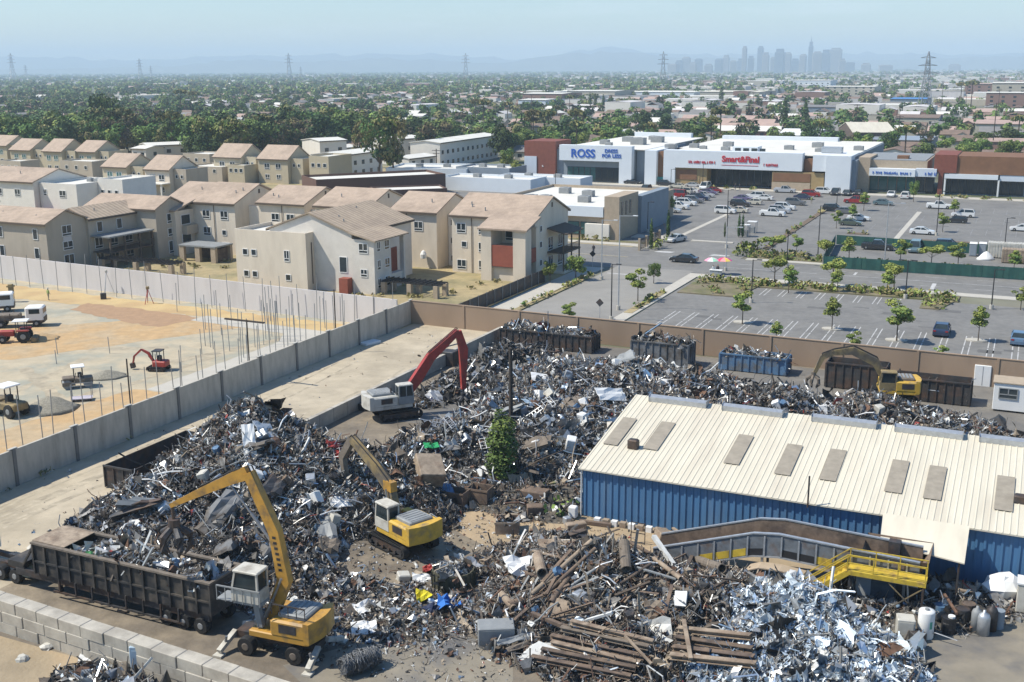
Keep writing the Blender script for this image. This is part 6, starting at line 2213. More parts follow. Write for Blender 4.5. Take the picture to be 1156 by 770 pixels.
def tree_kind(key,crown,trunk):
 TREES[key]=(crown,trunk)
for k in range(3):
 tree_kind('round%d'%k,crown_mesh('c',rblobs(k+1,16,3.0,3.8,8.0,1.7),2000,.46,['leaf_a','leaf_c','leaf_b'],k,[5,3,2]),trunk_mesh(3,.28,6.5,5,k))
 tree_kind('dark%d'%k,crown_mesh('c',rblobs(k+11,16,2.9,3.2,8.2,1.8),2000,.46,['leaf_c','leaf_a'],k+10,[6,2]),trunk_mesh(2.6,.3,6.5,5,k+4))
 tree_kind('light%d'%k,crown_mesh('c',rblobs(k+21,14,2.8,3.8,8.0,1.6),1800,.45,['leaf_b','leaf_a','leaf_y'],k+20,[5,3,1]),trunk_mesh(3,.22,6.5,5,k+8))
tree_kind('gum0',crown_mesh('c',rblobs(31,20,2.8,3.6,9.0,1.25),1700,.42,['leaf_o','leaf_a','leaf_c'],31,[6,3,2],.3),trunk_mesh(3.4,.25,8,6,31,.3))
tree_kind('gum1',crown_mesh('c',rblobs(32,20,2.4,3.0,9.2,1.2),1700,.42,['leaf_o','leaf_b','leaf_c'],32,[5,3,2],.3),trunk_mesh(3.0,.25,8,6,32,-.2))
tree_kind('brown0',crown_mesh('c',rblobs(33,18,3.0,2.6,8.6,1.5),1700,.44,['leaf_brown','leaf_o','leaf_c'],33,[6,2,2]),trunk_mesh(2.8,.28,7,6,33))
tree_kind('cypress',crown_mesh('c',[(0,0,z,.9*(1-((z-3.6)/6.8)**2)+.1,.9*(1-((z-3.6)/6.8)**2)+.1,.9)for z in(1.2,2.2,3.2,4.2,5.2,6.2,7.2,8.2,9.2)],1100,.32,['leaf_c','leaf_a'],35,[5,2]),trunk_mesh(1.0,.18,8.5,3,35))
tree_kind('young0',crown_mesh('c',rblobs(41,12,1.3,4.0,8.6,1.05),1300,.36,['leaf_y','leaf_b','leaf_a'],41,[3,5,2]),trunk_mesh(4.2,.11,8,4,41))
tree_kind('young1',crown_mesh('c',rblobs(42,12,1.7,4.4,8.4,1.1),1300,.38,['leaf_b','leaf_y','leaf_a'],42,[5,3,3]),trunk_mesh(4.0,.11,8,4,42))
tree_kind('young2',crown_mesh('c',rblobs(43,10,2.6,5.6,7.8,1.3),1400,.4,['leaf_b','leaf_y'],43,[4,5]),trunk_mesh(4.6,.12,7.5,5,43))
fr_=[(math.cos(a)*1.3,math.sin(a)*1.3,9.2+.25*math.sin(3*a),.8,.8,.35)for a in[k*2*math.pi/8 for k in range(8)]]+[(0,0,9.7,.9,.9,.5)]
tree_kind('palm',crown_mesh('c',fr_,260,.6,['leaf_c','leaf_o'],44,[3,2],.5),trunk_mesh(8.5,.17,9.5,0,44))
NAMES={'round':'broadleaf_tree','dark':'dark_tree','light':'light_tree','gum':'gum_tree','brown':'brown_tree','cypress':'cypress_tree','young':'young_tree','palm':'palm_tree'}
TCNT={}
def tree(key,loc,h,label,group,wide=1.0,rot=None):
 crown,trunk=TREES[key]
 nm=NAMES[key.rstrip('0123456789')]
 t=thing(nm,label,'tree',loc,random.uniform(0,6.28)if rot is None else rot,group)
 s=h/9.6
 t.scale=(s*wide,s*wide,s)
 link('crown',crown,t)
 link('trunk',trunk,t)
 return t
NEAR=[('young1',838,366,326,1.15,'bushy young tree at the left of the nearer lot, by the lamp post'),('young0',939,373,334,1.1,'young tree on a small island in the nearer lot, left of the middle one'),('young1',1012,386,335,1.25,'fuller young tree on an island in the middle of the nearer lot'),('young0',1104,386,344,1.1,'young tree on an island in the nearer lot, right of the dark blue car'),('young0',876,388,362,1.3,'small sapling just behind the tan wall, left of the two in the middle'),('young1',965,398,373,1.3,'small sapling top peeking over the tan wall in the middle of the lot'),('young1',1061,410,388,1.3,'small sapling top peeking over the tan wall near the long black bins'),('young1',643,366,340,1.3,'bright green sapling behind the tan wall at the side street'),('young1',720,340,302,1.2,'airy young tree on the grass verge by the lot entrance'),('light0',738,320,294,.75,'small dense bright tree at the street corner, left of the parasol stand'),('young2',874,322,286,1.25,'flat-crowned young tree in the planting strip, leftmost of the strip'),('young0',890,331,298,1.2,'pale young tree in the planting strip before the lot, beside the flat-crowned one'),('young2',940,324,289,1.3,'flat-crowned young tree near the middle of the planting strip'),('young0',945,330,302,1.2,'young tree right behind the middle flat-crowned one'),('young2',1009,326,294,1.3,'flat-crowned young tree at the right part of the planting strip, by the lamp post'),('young0',1001,332,303,1.2,'young tree just left of the right lamp post in the strip'),('young2',872,289,263,1.5,'bright young tree across the road at the left end of the far kerb'),('young1',899,288,263,1.1,'thin young tree across the road, left of the green screen'),('young2',932,296,268,1.3,'light green young tree at the near end of the green screen'),('young0',958,297,266,1.2,'slender young tree in front of the green screen, left part'),('young1',1016,299,268,1.2,'young tree in front of the green screen beside the dark pickup'),('young2',1051,302,274,1.4,'wide bright young tree in front of the green screen, by the blue truck'),('young1',1081,303,272,1.3,'young tree in front of the green screen, left of the toilets'),('young0',1144,309,281,1.2,'young tree in front of the white site boxes'),('young1',1152,350,322,1.4,'bushy young tree cut by the right edge above the road'),('young1',944,258,236,1.1,'young tree in the far lot beside a lamp post, near the dark cars'),('young0',962,250,229,1.1,'yellowish young tree in the far lot by the red pickup'),('young0',975,238,216,1.3,'young tree by the shops, right of the white block'),('light1',1031,228,202,.6,'young tree in front of the pale sign band shop'),('young1',1064,262,239,1.2,'bright young tree in the far lot, between white sedan and white wagon'),('young0',1077,245,224,1.2,'young tree in the far lot by the white pickup'),('young0',757,245,220,1.0,'yellowish sapling among parked cars, left rows of the far lot'),('light2',621,320,292,.8,'yellow-green tree on the verge beside the corner block'),('light0',650,316,285,1.0,'bright green tree on the verge, right of the yellow-green one'),('young0',582,205,180,1.3,'young tree left of the rust-red corner tower'),('light1',573,195,165,.8,'light green tree left of the store tower, in front of the dark row'),]
for key,bx,by,ty,wd,lab in NEAR:
 tree(key,at(bx,by),max(2.2,hgt(bx,by,ty)),lab,'young trees around the car parks',wd*(1.2 if key[:5]=='young' else 1))
MID=[('gum0',428,206,134,.85,'tall olive gum tree in front of the white row houses, left of two'),('gum1',445,204,133,.72,'tall airy gum tree just right of its olive neighbour'),('gum1',407,190,139,.62,'thin gum tree left of the tall olive pair'),('brown0',484,186,136,1.0,'brownish round tree in front of the white row houses'),('dark0',568,184,140,.95,'dense dark green tree left above the store tower'),('round1',575,180,147,.9,'green tree tucked right of the dense dark one by the store'),('brown0',345,172,128,1.3,'grey-brown wide tree between the white row houses at left'),('light0',112,232,214,1.1,'bright green bush tree in front of the porch house posts'),('light1',162,226,212,1.1,'bright green bush tree right of the first porch bush'),('light2',180,262,228,.7,'narrow green tree between tan block and red bay block'),('light2',6,288,263,.9,'small green tree at the left edge beside the tan block'),('round0',57,168,128,1.3,'broad green tree directly behind the row house at left'),('dark1',100,172,122,.9,'large dark green tree above the back row houses'),('dark2',122,166,99,.62,'tallest very dark tree far left, breaking the tree line'),('round1',20,162,130,1.4,'wide green tree at the left edge behind the row houses'),('light1',172,173,136,1.5,'wide bright tree behind the right end of the back row'),('round2',206,178,134,1.3,'big mid-green tree left of the long white row house'),('gum0',190,172,130,1.1,'olive tree leaning behind the long white row house'),('light0',228,178,152,1.2,'bright low tree at the end of the long white row house'),('dark0',245,168,128,1.5,'dark wide tree right behind the long white row house'),('round0',272,166,132,1.5,'mid-green wide tree above the olive row house'),('light2',320,175,147,1.0,'small light tree right of the pink row house roof'),('dark1',725,158,122,1.0,'dark tree behind the discount store roof'),('light1',702,157,128,1.2,'light green tree behind the blue-lettered store'),('round2',685,158,134,1.2,'green tree left of the light one behind the blue-lettered store'),('dark2',797,160,131,1.0,'dark round tree right behind the grocery roof'),('round0',770,157,134,1.2,'green tree behind the middle of the grocery roof'),('dark0',750,156,128,1.1,'dark green tree between the two store roofs'),('round1',655,160,137,1.4,'low green tree above the link wall of the store'),('light0',927,158,131,1.3,'light green tree beside the cream gable shed'),('cypress',885,148,112,1.2,'dark narrow cypress left of the pair, beyond the grocery'),('cypress',908,150,114,1.1,'dark narrow cypress right of the pair, beyond the grocery'),('cypress',666,124,105,1.2,'leftmost dark cypress in the far row of columns'),('cypress',672,124,106,1.2,'second dark cypress in the far row of columns'),('cypress',681,124,107,1.2,'third dark cypress in the far row of columns'),('cypress',690,124,108,1.2,'rightmost dark cypress in the far row of columns'),('cypress',814,118,99,1.6,'single dark conifer far beyond the grocery roof'),('dark1',1135,170,142,1.6,'broad green tree behind the rust-brown shop top'),('round1',1108,170,147,1.3,'green tree left of the tall wood pole at right'),('round2',1075,152,130,1.4,'green tree left behind the rust-brown shop roof'),('light1',1063,158,138,1.3,'yellow-green low tree behind the tan shop roof'),('palm',537,140,113,1.3,'tall palm with full head, left of the palm pair'),('palm',546,148,114,1.2,'tall palm right of the full-headed one'),('palm',573,140,116,1.2,'single palm above the dense dark tree'),('palm',643,130,108,1.2,'palm beyond the discount store, in front of pink roofs'),('palm',628,140,120,1.2,'short palm left of the far pink roofs'),('palm',1084,118,94,1.3,'palm beside the far white road at right'),('palm',1096,120,92,1.3,'palm right of the far white road'),('palm',205,130,102,1.3,'palm far left in the dense tree belt'),('palm',220,128,104,1.3,'second palm in the far left tree belt'),]
for key,bx,by,ty,wd,lab in MID:
 tree(key,at(bx,by),hgt(bx,by,ty),lab,'trees between apartments and stores',wd)
for k,(bx,by,ty,lab)in enumerate([(735,281,248,'narrow dark column tree at the left gate of the lot entry'),(754,270,238,'dark column tree behind the silver car'),(818,268,251,'left dark column tree on the right of the lot entry'),(834,268,242,'middle dark column tree right of the entry'),(838,268,242,'rightmost dark column tree at the entry')]):
 tree('cypress',at(bx,by),hgt(bx,by,ty),lab,'column trees at the lot entry',.75)
tree('cypress',at(567,550),hgt(567,550,463),'lone dense green tree standing in the scrap yard next to a black pole','yard tree',1.75)
for o in list(bpy.data.objects['cypress_tree'].children)[:0]:
 pass
o=[x for x in COL.objects if x.get('label','').startswith('lone dense')][0]
for ch in o.children:
 if ch.name.startswith('crown'):
  ch.data=crown_mesh('c',[(0.12*math.sin(z*3),.14*math.cos(z*2),z,w_,w_,.9)for z,w_ in((1.0,.75),(2.0,1.0),(3.0,1.1),(4,1.1),(5,1.1),(6,1.05),(7,.95),(8,.8),(8.9,.5))],3600,.19,['leaf_b','leaf_a','leaf_c'],36,[4,5,4])
def cover(name,label,polys,n,size,mats,seed,hmax=.6,shares=None):
 rs=np.random.default_rng(seed)
 Cs=[]
 for(u0,u1,v0,v1)in polys:
  k=int(n*abs(u1-u0)*abs(v1-v0))
  cu,cv=rs.uniform(u0,u1,max(2,k//14)),rs.uniform(v0,v1,max(2,k//14))
  i=rs.integers(0,len(cu),k)
  u,v=cu[i]+rs.normal(0,.45,k),cv[i]+rs.normal(0,.3,k)
  ok=(u>u0)&(u<u1)&(v>v0)&(v<v1)
  u,v=u[ok],v[ok]
  Cs.append(to_world(u,v,.15+hmax*rs.uniform(.05,1,len(u))**1.3))
 C=np.concatenate(Cs)
 m=len(C)
 nn=rs.normal(0,.7,(m,3))+np.array([0,0,.6])
 nn/=np.linalg.norm(nn,axis=1)[:,None]
 a=np.cross(nn,rs.normal(0,1,(m,3)))
 a/=np.linalg.norm(a,axis=1)[:,None]
 b=np.cross(nn,a)
 s=size*np.exp(rs.normal(0,.3,m))[:,None]/2
 V=np.stack([C-a*s-b*s*.6,C+a*s-b*s*.6,C+a*s+b*s*.6,C-a*s+b*s*.6],1).reshape(-1,3)
 sh=np.array(shares or[1.]*len(mats))
 o=npmesh(name,V,np.arange(m*4).reshape(-1,4),mats,rs.choice(len(mats),m,p=sh/sh.sum()))
 return tag(o,label,'ground cover',None,'stuff')
cover('shrub_bed','low shrubs in the planting strips along the road',[(-45.5,-8,164.4,168.7),(1.5,30,164.4,168.7),(-12.5,-9,158,164)],9,.4,['leaf_b','leaf_a','dry','leaf_o'],1,.75,[3,3,3,2])
cover('shrub_bed','low shrubs along the green screen across the road',[(-43.5,20,189.6,193.2),(-43,-34,193,197)],9,.4,['leaf_b','leaf_a','dry','leaf_o'],2,.8,[3,2,4,2])
cover('shrub_bed','dry shrubs on the verges of the side street',[(-62.7,-61.7,130,166),(-48.3,-47.1,139,155)],9,.4,['dry','leaf_y','leaf_o','leaf_a'],3,.6,[4,3,2,1])
cover('shrub_bed','sparse shrubs in the corner bed by the parasol stand',[(-45.8,-36,155.5,164.2)],2.4,.35,['leaf_o','dry','leaf_a'],4,.5)
cover('shrub_bed','shrubs in front of the tan corner shop',[(-100,-72,197.4,199.4)],5,.4,['leaf_o','leaf_a','leaf_y','dry'],5,.9)
cover('shrub_bed','shrubs at the right gate of the lot entry',[(-47,-43,190,203),(-62.4,-60.5,192,204)],5,.5,['leaf_b','leaf_c','leaf_y','rust'],6,1.6,[3,3,3,1])
cover('shrub_bed','low shrubs in front of the shops and on lot islands',[(-24,-14,298,301),(-12,0,298,301),(-43.6,-42.4,201,262),(-32.5,-28.5,226,228),(-80,-66,299,301)],3,.5,['leaf_o','leaf_a','dry'],7,.7)
cover('weeds','weeds on the dry ground among the apartments',[(-140,-100,142,156),(-90,-68,126,154)],.35,.4,['dry','leaf_o'],8,.3)
cover('weeds','weeds by the warehouse corner and brick-red crates',[(-33,-28.4,70,75)],4,.3,['leaf_a','leaf_b','leaf_o'],9,.8)
cover('weeds','weeds in the joint at the foot of the grey panelled wall',[(-70.9,-70.5,44,121),(-57.9,-57.6,80,118)],1.6,.22,['leaf_o','dry','leaf_a'],12,.35)
cover('weeds','weeds along the foot of the tan wall',[(-58,-50,120.6,121.8),(-66,-62,123,128)],4,.3,['leaf_o','dry'],10,.5)
CARP={}
CARCOL={'white':(.72,.72,.70),'silver':(.42,.43,.44),'grey':(.14,.145,.15),'dark':(.025,.027,.03),'navy':(.025,.04,.085),'red':(.28,.02,.02),'green':(.09,.11,.08),'blue':(.12,.20,.30),'cream':(.58,.54,.44),'purple':(.14,.12,.22),'teal':(.10,.16,.18)}
for k,c in CARCOL.items():
 M['car_'+k]=mat('car_paint_'+k,c,rough=.28,var=.03,scale=1,metal=.0)
 M['car_'+k].node_tree.nodes['Principled BSDF'].inputs['Coat Weight'].default_value=.6
def car_proto(kind,col):
 if(kind,col)in CARP:
  return CARP[(kind,col)]
 L_,Wd,H_={'sedan':(4.7,1.82,1.45),'suv':(4.8,1.92,1.78),'pickup':(5.6,1.95,1.85),'hatch':(4.2,1.78,1.5),'van':(5.2,1.98,2.0)}[kind]
 prof={'sedan':([(-2.35,.62),(-2.3,.92),(-1.55,.98),(1.0,.95),(2.15,.78),(2.35,.55)],[(-1.75,.97),(-1.0,1.42),(.25,1.45),(1.15,.95)]),'hatch':([(-2.1,.62),(-2.08,1.0),(-1.6,1.02),(.9,.98),(1.95,.8),(2.1,.55)],[(-2.0,1.0),(-1.5,1.46),(.2,1.5),(1.05,.97)]),'suv':([(-2.4,.65),(-2.38,1.1),(-1.8,1.12),(1.0,1.08),(2.2,.98),(2.4,.6)],[(-2.32,1.1),(-2.0,1.72),(.3,1.78),(1.15,1.08)]),'van':([(-2.6,.65),(-2.58,1.15),(-1.8,1.16),(1.4,1.12),(2.4,.95),(2.6,.6)],[(-2.54,1.14),(-2.35,1.95),(.9,2.0),(1.9,1.1)]),'pickup':([(-2.8,.7),(-2.78,1.12),(-1.0,1.12),(1.0,1.12),(2.6,1.02),(2.8,.6)],[(-.95,1.12),(-.75,1.8),(.55,1.85),(1.4,1.1)])}[kind]
 lo,cab=prof
 t=thing(kind,'x','car',(0,0,-50),0)
 hw=Wd/2
 rg=[]
 for y,ins in((-hw,.06),(-hw*.98,0),(hw*.98,0),(hw,.06)):
  zb=.28
  pts=[(lo[0][0]+.05,zb)]+[(x*(1-ins*.3),z-ins)for x,z in lo]+[(lo[-1][0]-.05,zb)]
  rg.append([(x,y,z)for x,z in pts])
 mb=MB()
 mb.rings(rg)
 c0,c1,c2,c3=cab
 iw,tw=hw*.94,hw*.76
 roof=[(c1[0],-tw,c1[1]),(c2[0],-tw,c2[1]),(c2[0],tw,c2[1]),(c1[0],tw,c1[1])]
 mb.rings([[(x,y,z-.06)for x,y,z in roof],roof])
 for(a,b)in((c0,c1),(c3,c2)):
  for s_ in(-1,1):
   mb.beam((a[0],s_*iw,a[1]),(b[0],s_*tw,b[1]-.03),.1)
 for s_ in(-1,1):
  mb.beam((-.25,s_*iw,c0[1]),(-.25,s_*tw,c1[1]-.03),.09)
 if kind=='pickup':
  mb.box(-2.75,-1.02,-hw*.95,-hw*.88,1.1,1.22)
  mb.box(-2.75,-1.02,hw*.88,hw*.95,1.1,1.22)
 b_=mb.build('body','car_'+col,t)
 g=MB()
 g.rings([[(c0[0]+.04,-iw*.97,c0[1]),(c3[0]-.04,-iw*.97,c3[1]),(c3[0]-.04,iw*.97,c3[1]),(c0[0]+.04,iw*.97,c0[1])],[(c1[0]+.03,-tw*.98,c1[1]-.05),(c2[0]-.03,-tw*.98,c2[1]-.05),(c2[0]-.03,tw*.98,c2[1]-.05),(c1[0]+.03,tw*.98,c1[1]-.05)]])
 g.build('cabin_glass','dark_glass',t)
 for x in(lo[0][0]+.85,lo[-1][0]-.9):
  for s_ in(-1,1):
   wheel(t,x,s_*(hw-.1),.34 if kind!='pickup' else.4,.24)
 for s_ in(-1,1):
  MB().box(lo[-1][0]-.09,lo[-1][0]+.02,s_*hw*.72-.2,s_*hw*.72+.2,.58,.72).build('headlight','lamp',t)
  MB().box(lo[0][0]-.02,lo[0][0]+.05,s_*hw*.75-.16,s_*hw*.75+.16,.72,.9).build('tail_light','tail',t)
 CARP[(kind,col)]=[t,False]
 return CARP[(kind,col)]
def car(kind,col,px,py,head,label,group=None,z=.015):
 p=car_proto(kind,col)
 loc=at(px,py)
 loc.z=z
 ang_={'u+':GRID,'u-':GRID+math.pi,'v+':GRID+math.pi/2,'v-':GRID-math.pi/2}.get(head,head)
 if not p[1]:
  p[1]=True
  t=p[0]
  t.location=loc
  t.rotation_euler=(0,0,ang_)
  t['label']=label
  if group:
   t['group']=group
  return t
 return dup(p[0],loc,ang_,label,group)
G1,G2='cars parked in the left rows of the far lot','cars parked in the right rows of the far lot'
for a in[('sedan','dark',772,296,'u-','dark grey sedan driving left on the main road',None),('sedan','silver',763,273,R(225),'silver sedan leaving the lot entry towards the road',None),('sedan','navy',1063,377,'v+','dark navy sedan parked alone in the nearer lot',None),('sedan','blue',1150,387,'v+','blue-grey sedan cut by the right edge in the nearer lot',None),('sedan','silver',757,240,'u+','silver sedan at the near end of the right file, left rows of the lot',G1),('suv','white',766,236,'u+','white wagon next to the silver one at the file end',G1),('suv','white',775,232,'u+','white wagon third in the right file of the left rows',G1),('suv','grey',783,229,'u+','grey wagon in the middle of the right file',G1),('suv','navy',790,226,'u+','navy wagon behind the grey one in the right file',G1),('sedan','silver',796,222.5,'u+','silver sedan behind the navy wagon',G1),('sedan','purple',800,219.5,'u+','purplish sedan near the far end of the right file',G1),('sedan','red',806,217.5,'u+','dark red sedan at the far end of the right file',G1),('hatch','white',733,234,'u-','white hatchback nearest the tan shop, left file',G1),('suv','green',746,230,'u-','greenish dark wagon in the left file',G1),('sedan','white',753,226,'u-','white sedan left of the red van',G1),('van','red',763,222.5,'u-','dark red van in the left file of the left rows',G1),('suv','cream',771,219,'u-','cream wagon behind the red van',G1),('sedan','white',779,218,'u-','white sedan at the far end of the left file',G1),('suv','dark',752,210,'u+','dark wagon by the teal screen of the grocery',G1),('suv','dark',729,216,'v-','dark wagon behind the corner shop tower',G1),('sedan','dark',714,208,'u+','dark sedan at the discount store pier',G1),('sedan','dark',706,206.5,'u-','black sedan in front of the discount store doors',G1),('suv','grey',694,205,'u+','grey wagon at the discount store entrance',G1),('sedan','silver',617,213.5,'u+','silver car seen over the white roof near the store tower',G1),('sedan','silver',783,211.5,'u+','silver sedan at the ochre pier of the grocery',G1),('van','white',796,213.5,'v-','white van facing out by the ochre column',G1),('sedan','cream',765,212.5,'u-','cream sedan near the brown panel of the grocery',G1),('suv','white',819,241,'u+','white wagon at the near end of the middle rows',G1),('sedan','cream',833,240,'u-','cream sedan beside the white wagon in the middle rows',G1),('suv','dark',836,233,'u+','dark wagon in the middle rows',G1),('hatch','cream',850,231,'u-','cream hatchback in the middle rows',G1),('sedan','purple',839,226.5,'u+','purple sedan at the far end of the middle rows',G1),('suv','white',852,224,'u-','white wagon far end of the middle rows, left',G1),('sedan','white',862,226,'u-','white sedan in the middle rows next to the pink island',G1),('pickup','white',872,244,'u+','white pickup at the near end of the right files',G2),('suv','white',886,237,'u+','white wagon behind the pickup',G2),('suv','silver',880,240.5,'u+','silver wagon between the pickup and the white wagon',G2),('suv','grey',898,231.5,'u+','big grey wagon in the right files',G2),('sedan','navy',907,225,'u+','navy sedan right before the red one',G2),('suv','red',916,222,'u+','bright red car at the far end of the right files',G2),('suv','white',931,219,'u+','white wagon by the ochre block',G2),('suv','dark',943,220,'v-','black wagon in front of the white block',G2),('sedan','dark',956,220.5,'v-','dark maroon-black sedan at the grey slot',G2),('hatch','dark',968,220,'v-','black hatchback before the tan pier',G2),('pickup','silver',886,217.5,'u+','grey pickup by the stone base of the grocery',G2),('pickup','red',966,229.5,'u-','orange-red pickup beside the yellowish tree',G2),('suv','dark',941,238.5,'u+','dark wagon under the lamp post by the tree',G2),('sedan','grey',955,241,'u+','grey sedan right of the dark wagon',G2),('sedan','white',969,249,'u+','white sedan above the green coupe',G2),('sedan','green',960,254.5,'u+','dark greenish sedan nearest to the green screen',G2),('sedan','teal',997,231.5,'u+','dark teal sedan in the driving lane by the shops',G2),('sedan','white',1006,222,'v-','white sedan parked at the pale sign band',G2),('suv','white',1022,224,'v+','white wagon by the shop tree',G2),('pickup','white',1060,235.5,'u+','white pickup before the rust-brown shops',G2),('suv','white',1087,245,'u-','white wagon at the right trees of the lot',G2),('hatch','dark',1080,251.5,'u-','black hatchback below the white wagon',G2),('sedan','white',1041,264.5,'u+','white sedan standing close to the rear green screen',G2),('sedan','white',1154,261,'u-','white sedan at the right edge of the far lot',G2),('pickup','dark',991,282,'u+','black pickup inside the green screens','vehicles inside the green screens'),('van','teal',1033,284,'v-','blue-grey van inside the green screens','vehicles inside the green screens'),('suv','navy',1071,281,'u+','navy wagon inside the green screens','vehicles inside the green screens'),]:
 car(*a)
def mini_excavator(loc,rot):
 t=thing('mini_excavator','small red mini excavator with bent arm on the earthworks','excavator',loc,rot)
 track(t,2.0,-.65,.35,.25)
 track(t,2.0,.65,.35,.25)
 MB().box(-.4,.4,-.5,.5,.3,.5).build('track_beam','dark_steel',t)
 MB().cbox(-1.0,.5,-.65,.65,.55,1.15,.08).build('upper_body','red',t)
 m=MB()
 for x in(-.4,.4):
  for y in(-.5,.5):
   m.beam((x,y,1.15),(x,y,2.2),.07)
 m.box(-.5,.5,-.6,.6,2.203,2.3)
 m.build('canopy','dark_steel',t)
 MB().cbox(-.35,.1,-.25,.25,1.15,1.7,.06).build('operator_seat','black',t)
 arm_part(t,'boom',[(.5,.9),(1.1,1.9),(1.9,2.3)],.2,(.22,.3,.18),'red')
 arm_part(t,'stick',[(1.9,2.3),(2.8,1.5),(3.0,.7)],.17,(.2,.2,.14),'red')
 MB().exty([(2.9,.75),(3.3,.7),(3.2,.15),(2.8,.2)],-.25,.25).build('bucket','dark_steel',t)
 cyl_part(t,(.55,.75),(1.2,1.6),.0,.05)
 MB().box(1.15,1.2,-.7,.7,.1,.45).build('blade','dark_steel',t)
 return t
mini_excavator(at(180,418),R(172))
def roller(loc,rot,label,col,roofcol,s=1.0,dual=True):
 t=thing('road_roller',label,'roller',loc,rot)
 t.scale=(s,s,s)
 mb=MB()
 mb.tube([(1.25,-.8,.6),(1.25,.8,.6)],.6,20)
 mb.build('drum','mgrey',t)
 if dual:
  MB().tube([(-1.25,-.8,.6),(-1.25,.8,.6)],.6,20).build('drum','mgrey',t)
 else:
  for y in(-.75,.75):
   wheel(t,-1.2,y,.65,.4)
 m=MB()
 m.box(.3,1.9,-.95,-.83,.5,.95)
 m.box(.3,1.9,.83,.95,.5,.95)
 m.cbox(-1.9,.3,-.8,.8,.7,1.35,.1)
 m.cbox(.35,1.8,-.75,.75,1.2,1.5,.08)
 m.build('body',col,t)
 m=MB()
 for x in(-.7,.35):
  for y in(-.65,.65):
   m.beam((x,y,1.35),(x,y,2.75),.08)
 m.build('roof_posts','dark_steel',t)
 MB().cbox(-1.0,.65,-.85,.85,2.75,2.9,.05).build('canopy_roof',roofcol,t)
 MB().cbox(-.6,-.1,-.3,.3,1.35,1.95,.06).build('operator_seat','black',t)
 MB().beam((.25,0,1.35),(.1,0,1.95),.08).build('steering_post','black',t)
 return t
roller(at(88,437),R(205),'dark road roller with pale roof on the pale graded dirt','dusty','white',.8)
roller(at(10,468),R(150),'yellow-green roller with white roof cut by the left frame edge','dirty_yellow','white',1.05,False)
loc=at(20,386)
t=thing('tractor','red farm tractor with white canopy dragging soil on the earthworks','tractor',loc,R(190))
MB().cbox(.2,2.0,-.4,.4,.8,1.5,.12).build('bonnet','red',t)
MB().box(-1.2,.25,-.3,.3,.6,1.05).build('chassis','dark_steel',t)
for y in(-.75,.75):
 wheel(t,-.9,y,.8,.42)
 wheel(t,1.5,y,.5,.3)
 o=MB().cbox(-1.6,-.2,y-.25,y+.25,1.45,1.65,.06).build('mudguard','red',t)
m=MB()
for y in(-.55,.55):
 m.beam((-1.1,y,1.2),(-1.1,y,2.6),.08)
 m.beam((-.1,y,1.1),(-.1,y,2.6),.08)
m.beam((-1.1,-.55,2.5),(-1.1,.55,2.5),.08)
m.beam((-.1,-.55,2.5),(-.1,.55,2.5),.08)
m.beam((-1.1,-.55,2.45),(-.1,-.55,2.45),.07)
m.build('canopy_posts','dark_steel',t)
MB().cbox(-1.5,.3,-.8,.8,2.6,2.72,.04).build('canopy_roof','white',t)
MB().cbox(-1.0,-.5,-.3,.3,1.1,1.7,.06).build('operator_seat','black',t)
m=MB()
m.beam((1.2,-.5,.9),(2.6,-.5,.5),.1)
m.beam((1.2,.5,.9),(2.6,.5,.5),.1)
m.exty([(2.5,.2),(3.1,.15),(3.0,.75),(2.55,.8)],-.9,.9)
m.build('front_loader','red',t)
MB().exty([(-2.4,.1),(-1.8,.1),(-1.8,.7),(-2.4,.6)],-.9,.9).build('box_blade','dirty_yellow',t)
def cone_pile(name,label,loc,r_,h_,m,seed,cat='pile'):
 rr=random.Random(seed)
 mb=MB()
 rg=[]
 for f_,z in((1,0),(.8,.22),(.55,.55),(.3,.82),(.06,1)):
  rg.append([(r_*f_*math.cos(a)*rr.uniform(.85,1.12),r_*.8*f_*math.sin(a)*rr.uniform(.85,1.12),h_*z*rr.uniform(.93,1.05))for a in[k*math.pi/10 for k in range(20)]])
 mb.rings(rg)
 o=mb.build(name,m,None,True)
 o.location=loc
 return tag(o,label,cat)
M['gravel']=mat('grey_gravel',(.27,.25,.20),var=.3,scale=6,bump=.8,bscale=12,rough=1)
cone_pile('gravel_pile','flat grey gravel cone next to the cut-off roller',at(58,462),2.9,1.3,'gravel',1)
cone_pile('gravel_pile','low gravel cone behind the dark roller',at(121,425),2.2,.7,'gravel',2)
cone_pile('soil_pile','ridge of brown soil behind the red tractor',at(46,382),2.4,.7,'soil',3)
for(px,py,rot,lab)in((28,368,R(10),'white flatbed work truck at the left edge, nose to the right'),(-6,352,R(20),'white cab truck mostly hidden behind the flatbed at the left edge')):
 t=thing('work_truck',lab,'truck',at(px,py),rot)
 MB().cbox(.4,2.6,-1.05,1.05,.9,2.6,.15).build('cab','white',t)
 MB().box(1.7,2.625,-.9,.9,1.7,2.35).build('windscreen','dark_glass',t)
 for y in(-1.06,1.06):
  MB().box(.9,2.2,y-.015,y+.015,1.75,2.35).build('side_window','dark_glass',t)
 MB().box(.5,2.62,-1.0,1.0,.55,.9).build('engine_bay','dark_steel',t)
 MB().box(-4.2,.3,-1.1,1.1,.95,1.15).build('flat_bed','dark_steel',t)
 m=MB()
 for x in(-4.1,-2.8,-1.4,0):
  m.box(x-.05,x+.05,-1.1,-1.02,1.15,1.9)
  m.box(x-.05,x+.05,1.02,1.1,1.15,1.9)
 m.build('stake_sides','rust_dark',t)
 MB().cbox(-3.8,-.4,-.9,.9,1.153,1.7,.1).build('bed_load','dusty',t)
 for x in(1.7,-2.6):
  for y in(-.9,.9):
   wheel(t,x,y,.48,.35)
 MB().box(2.603,2.66,-.9,.9,.9,1.25).build('bumper','dark_steel',t)
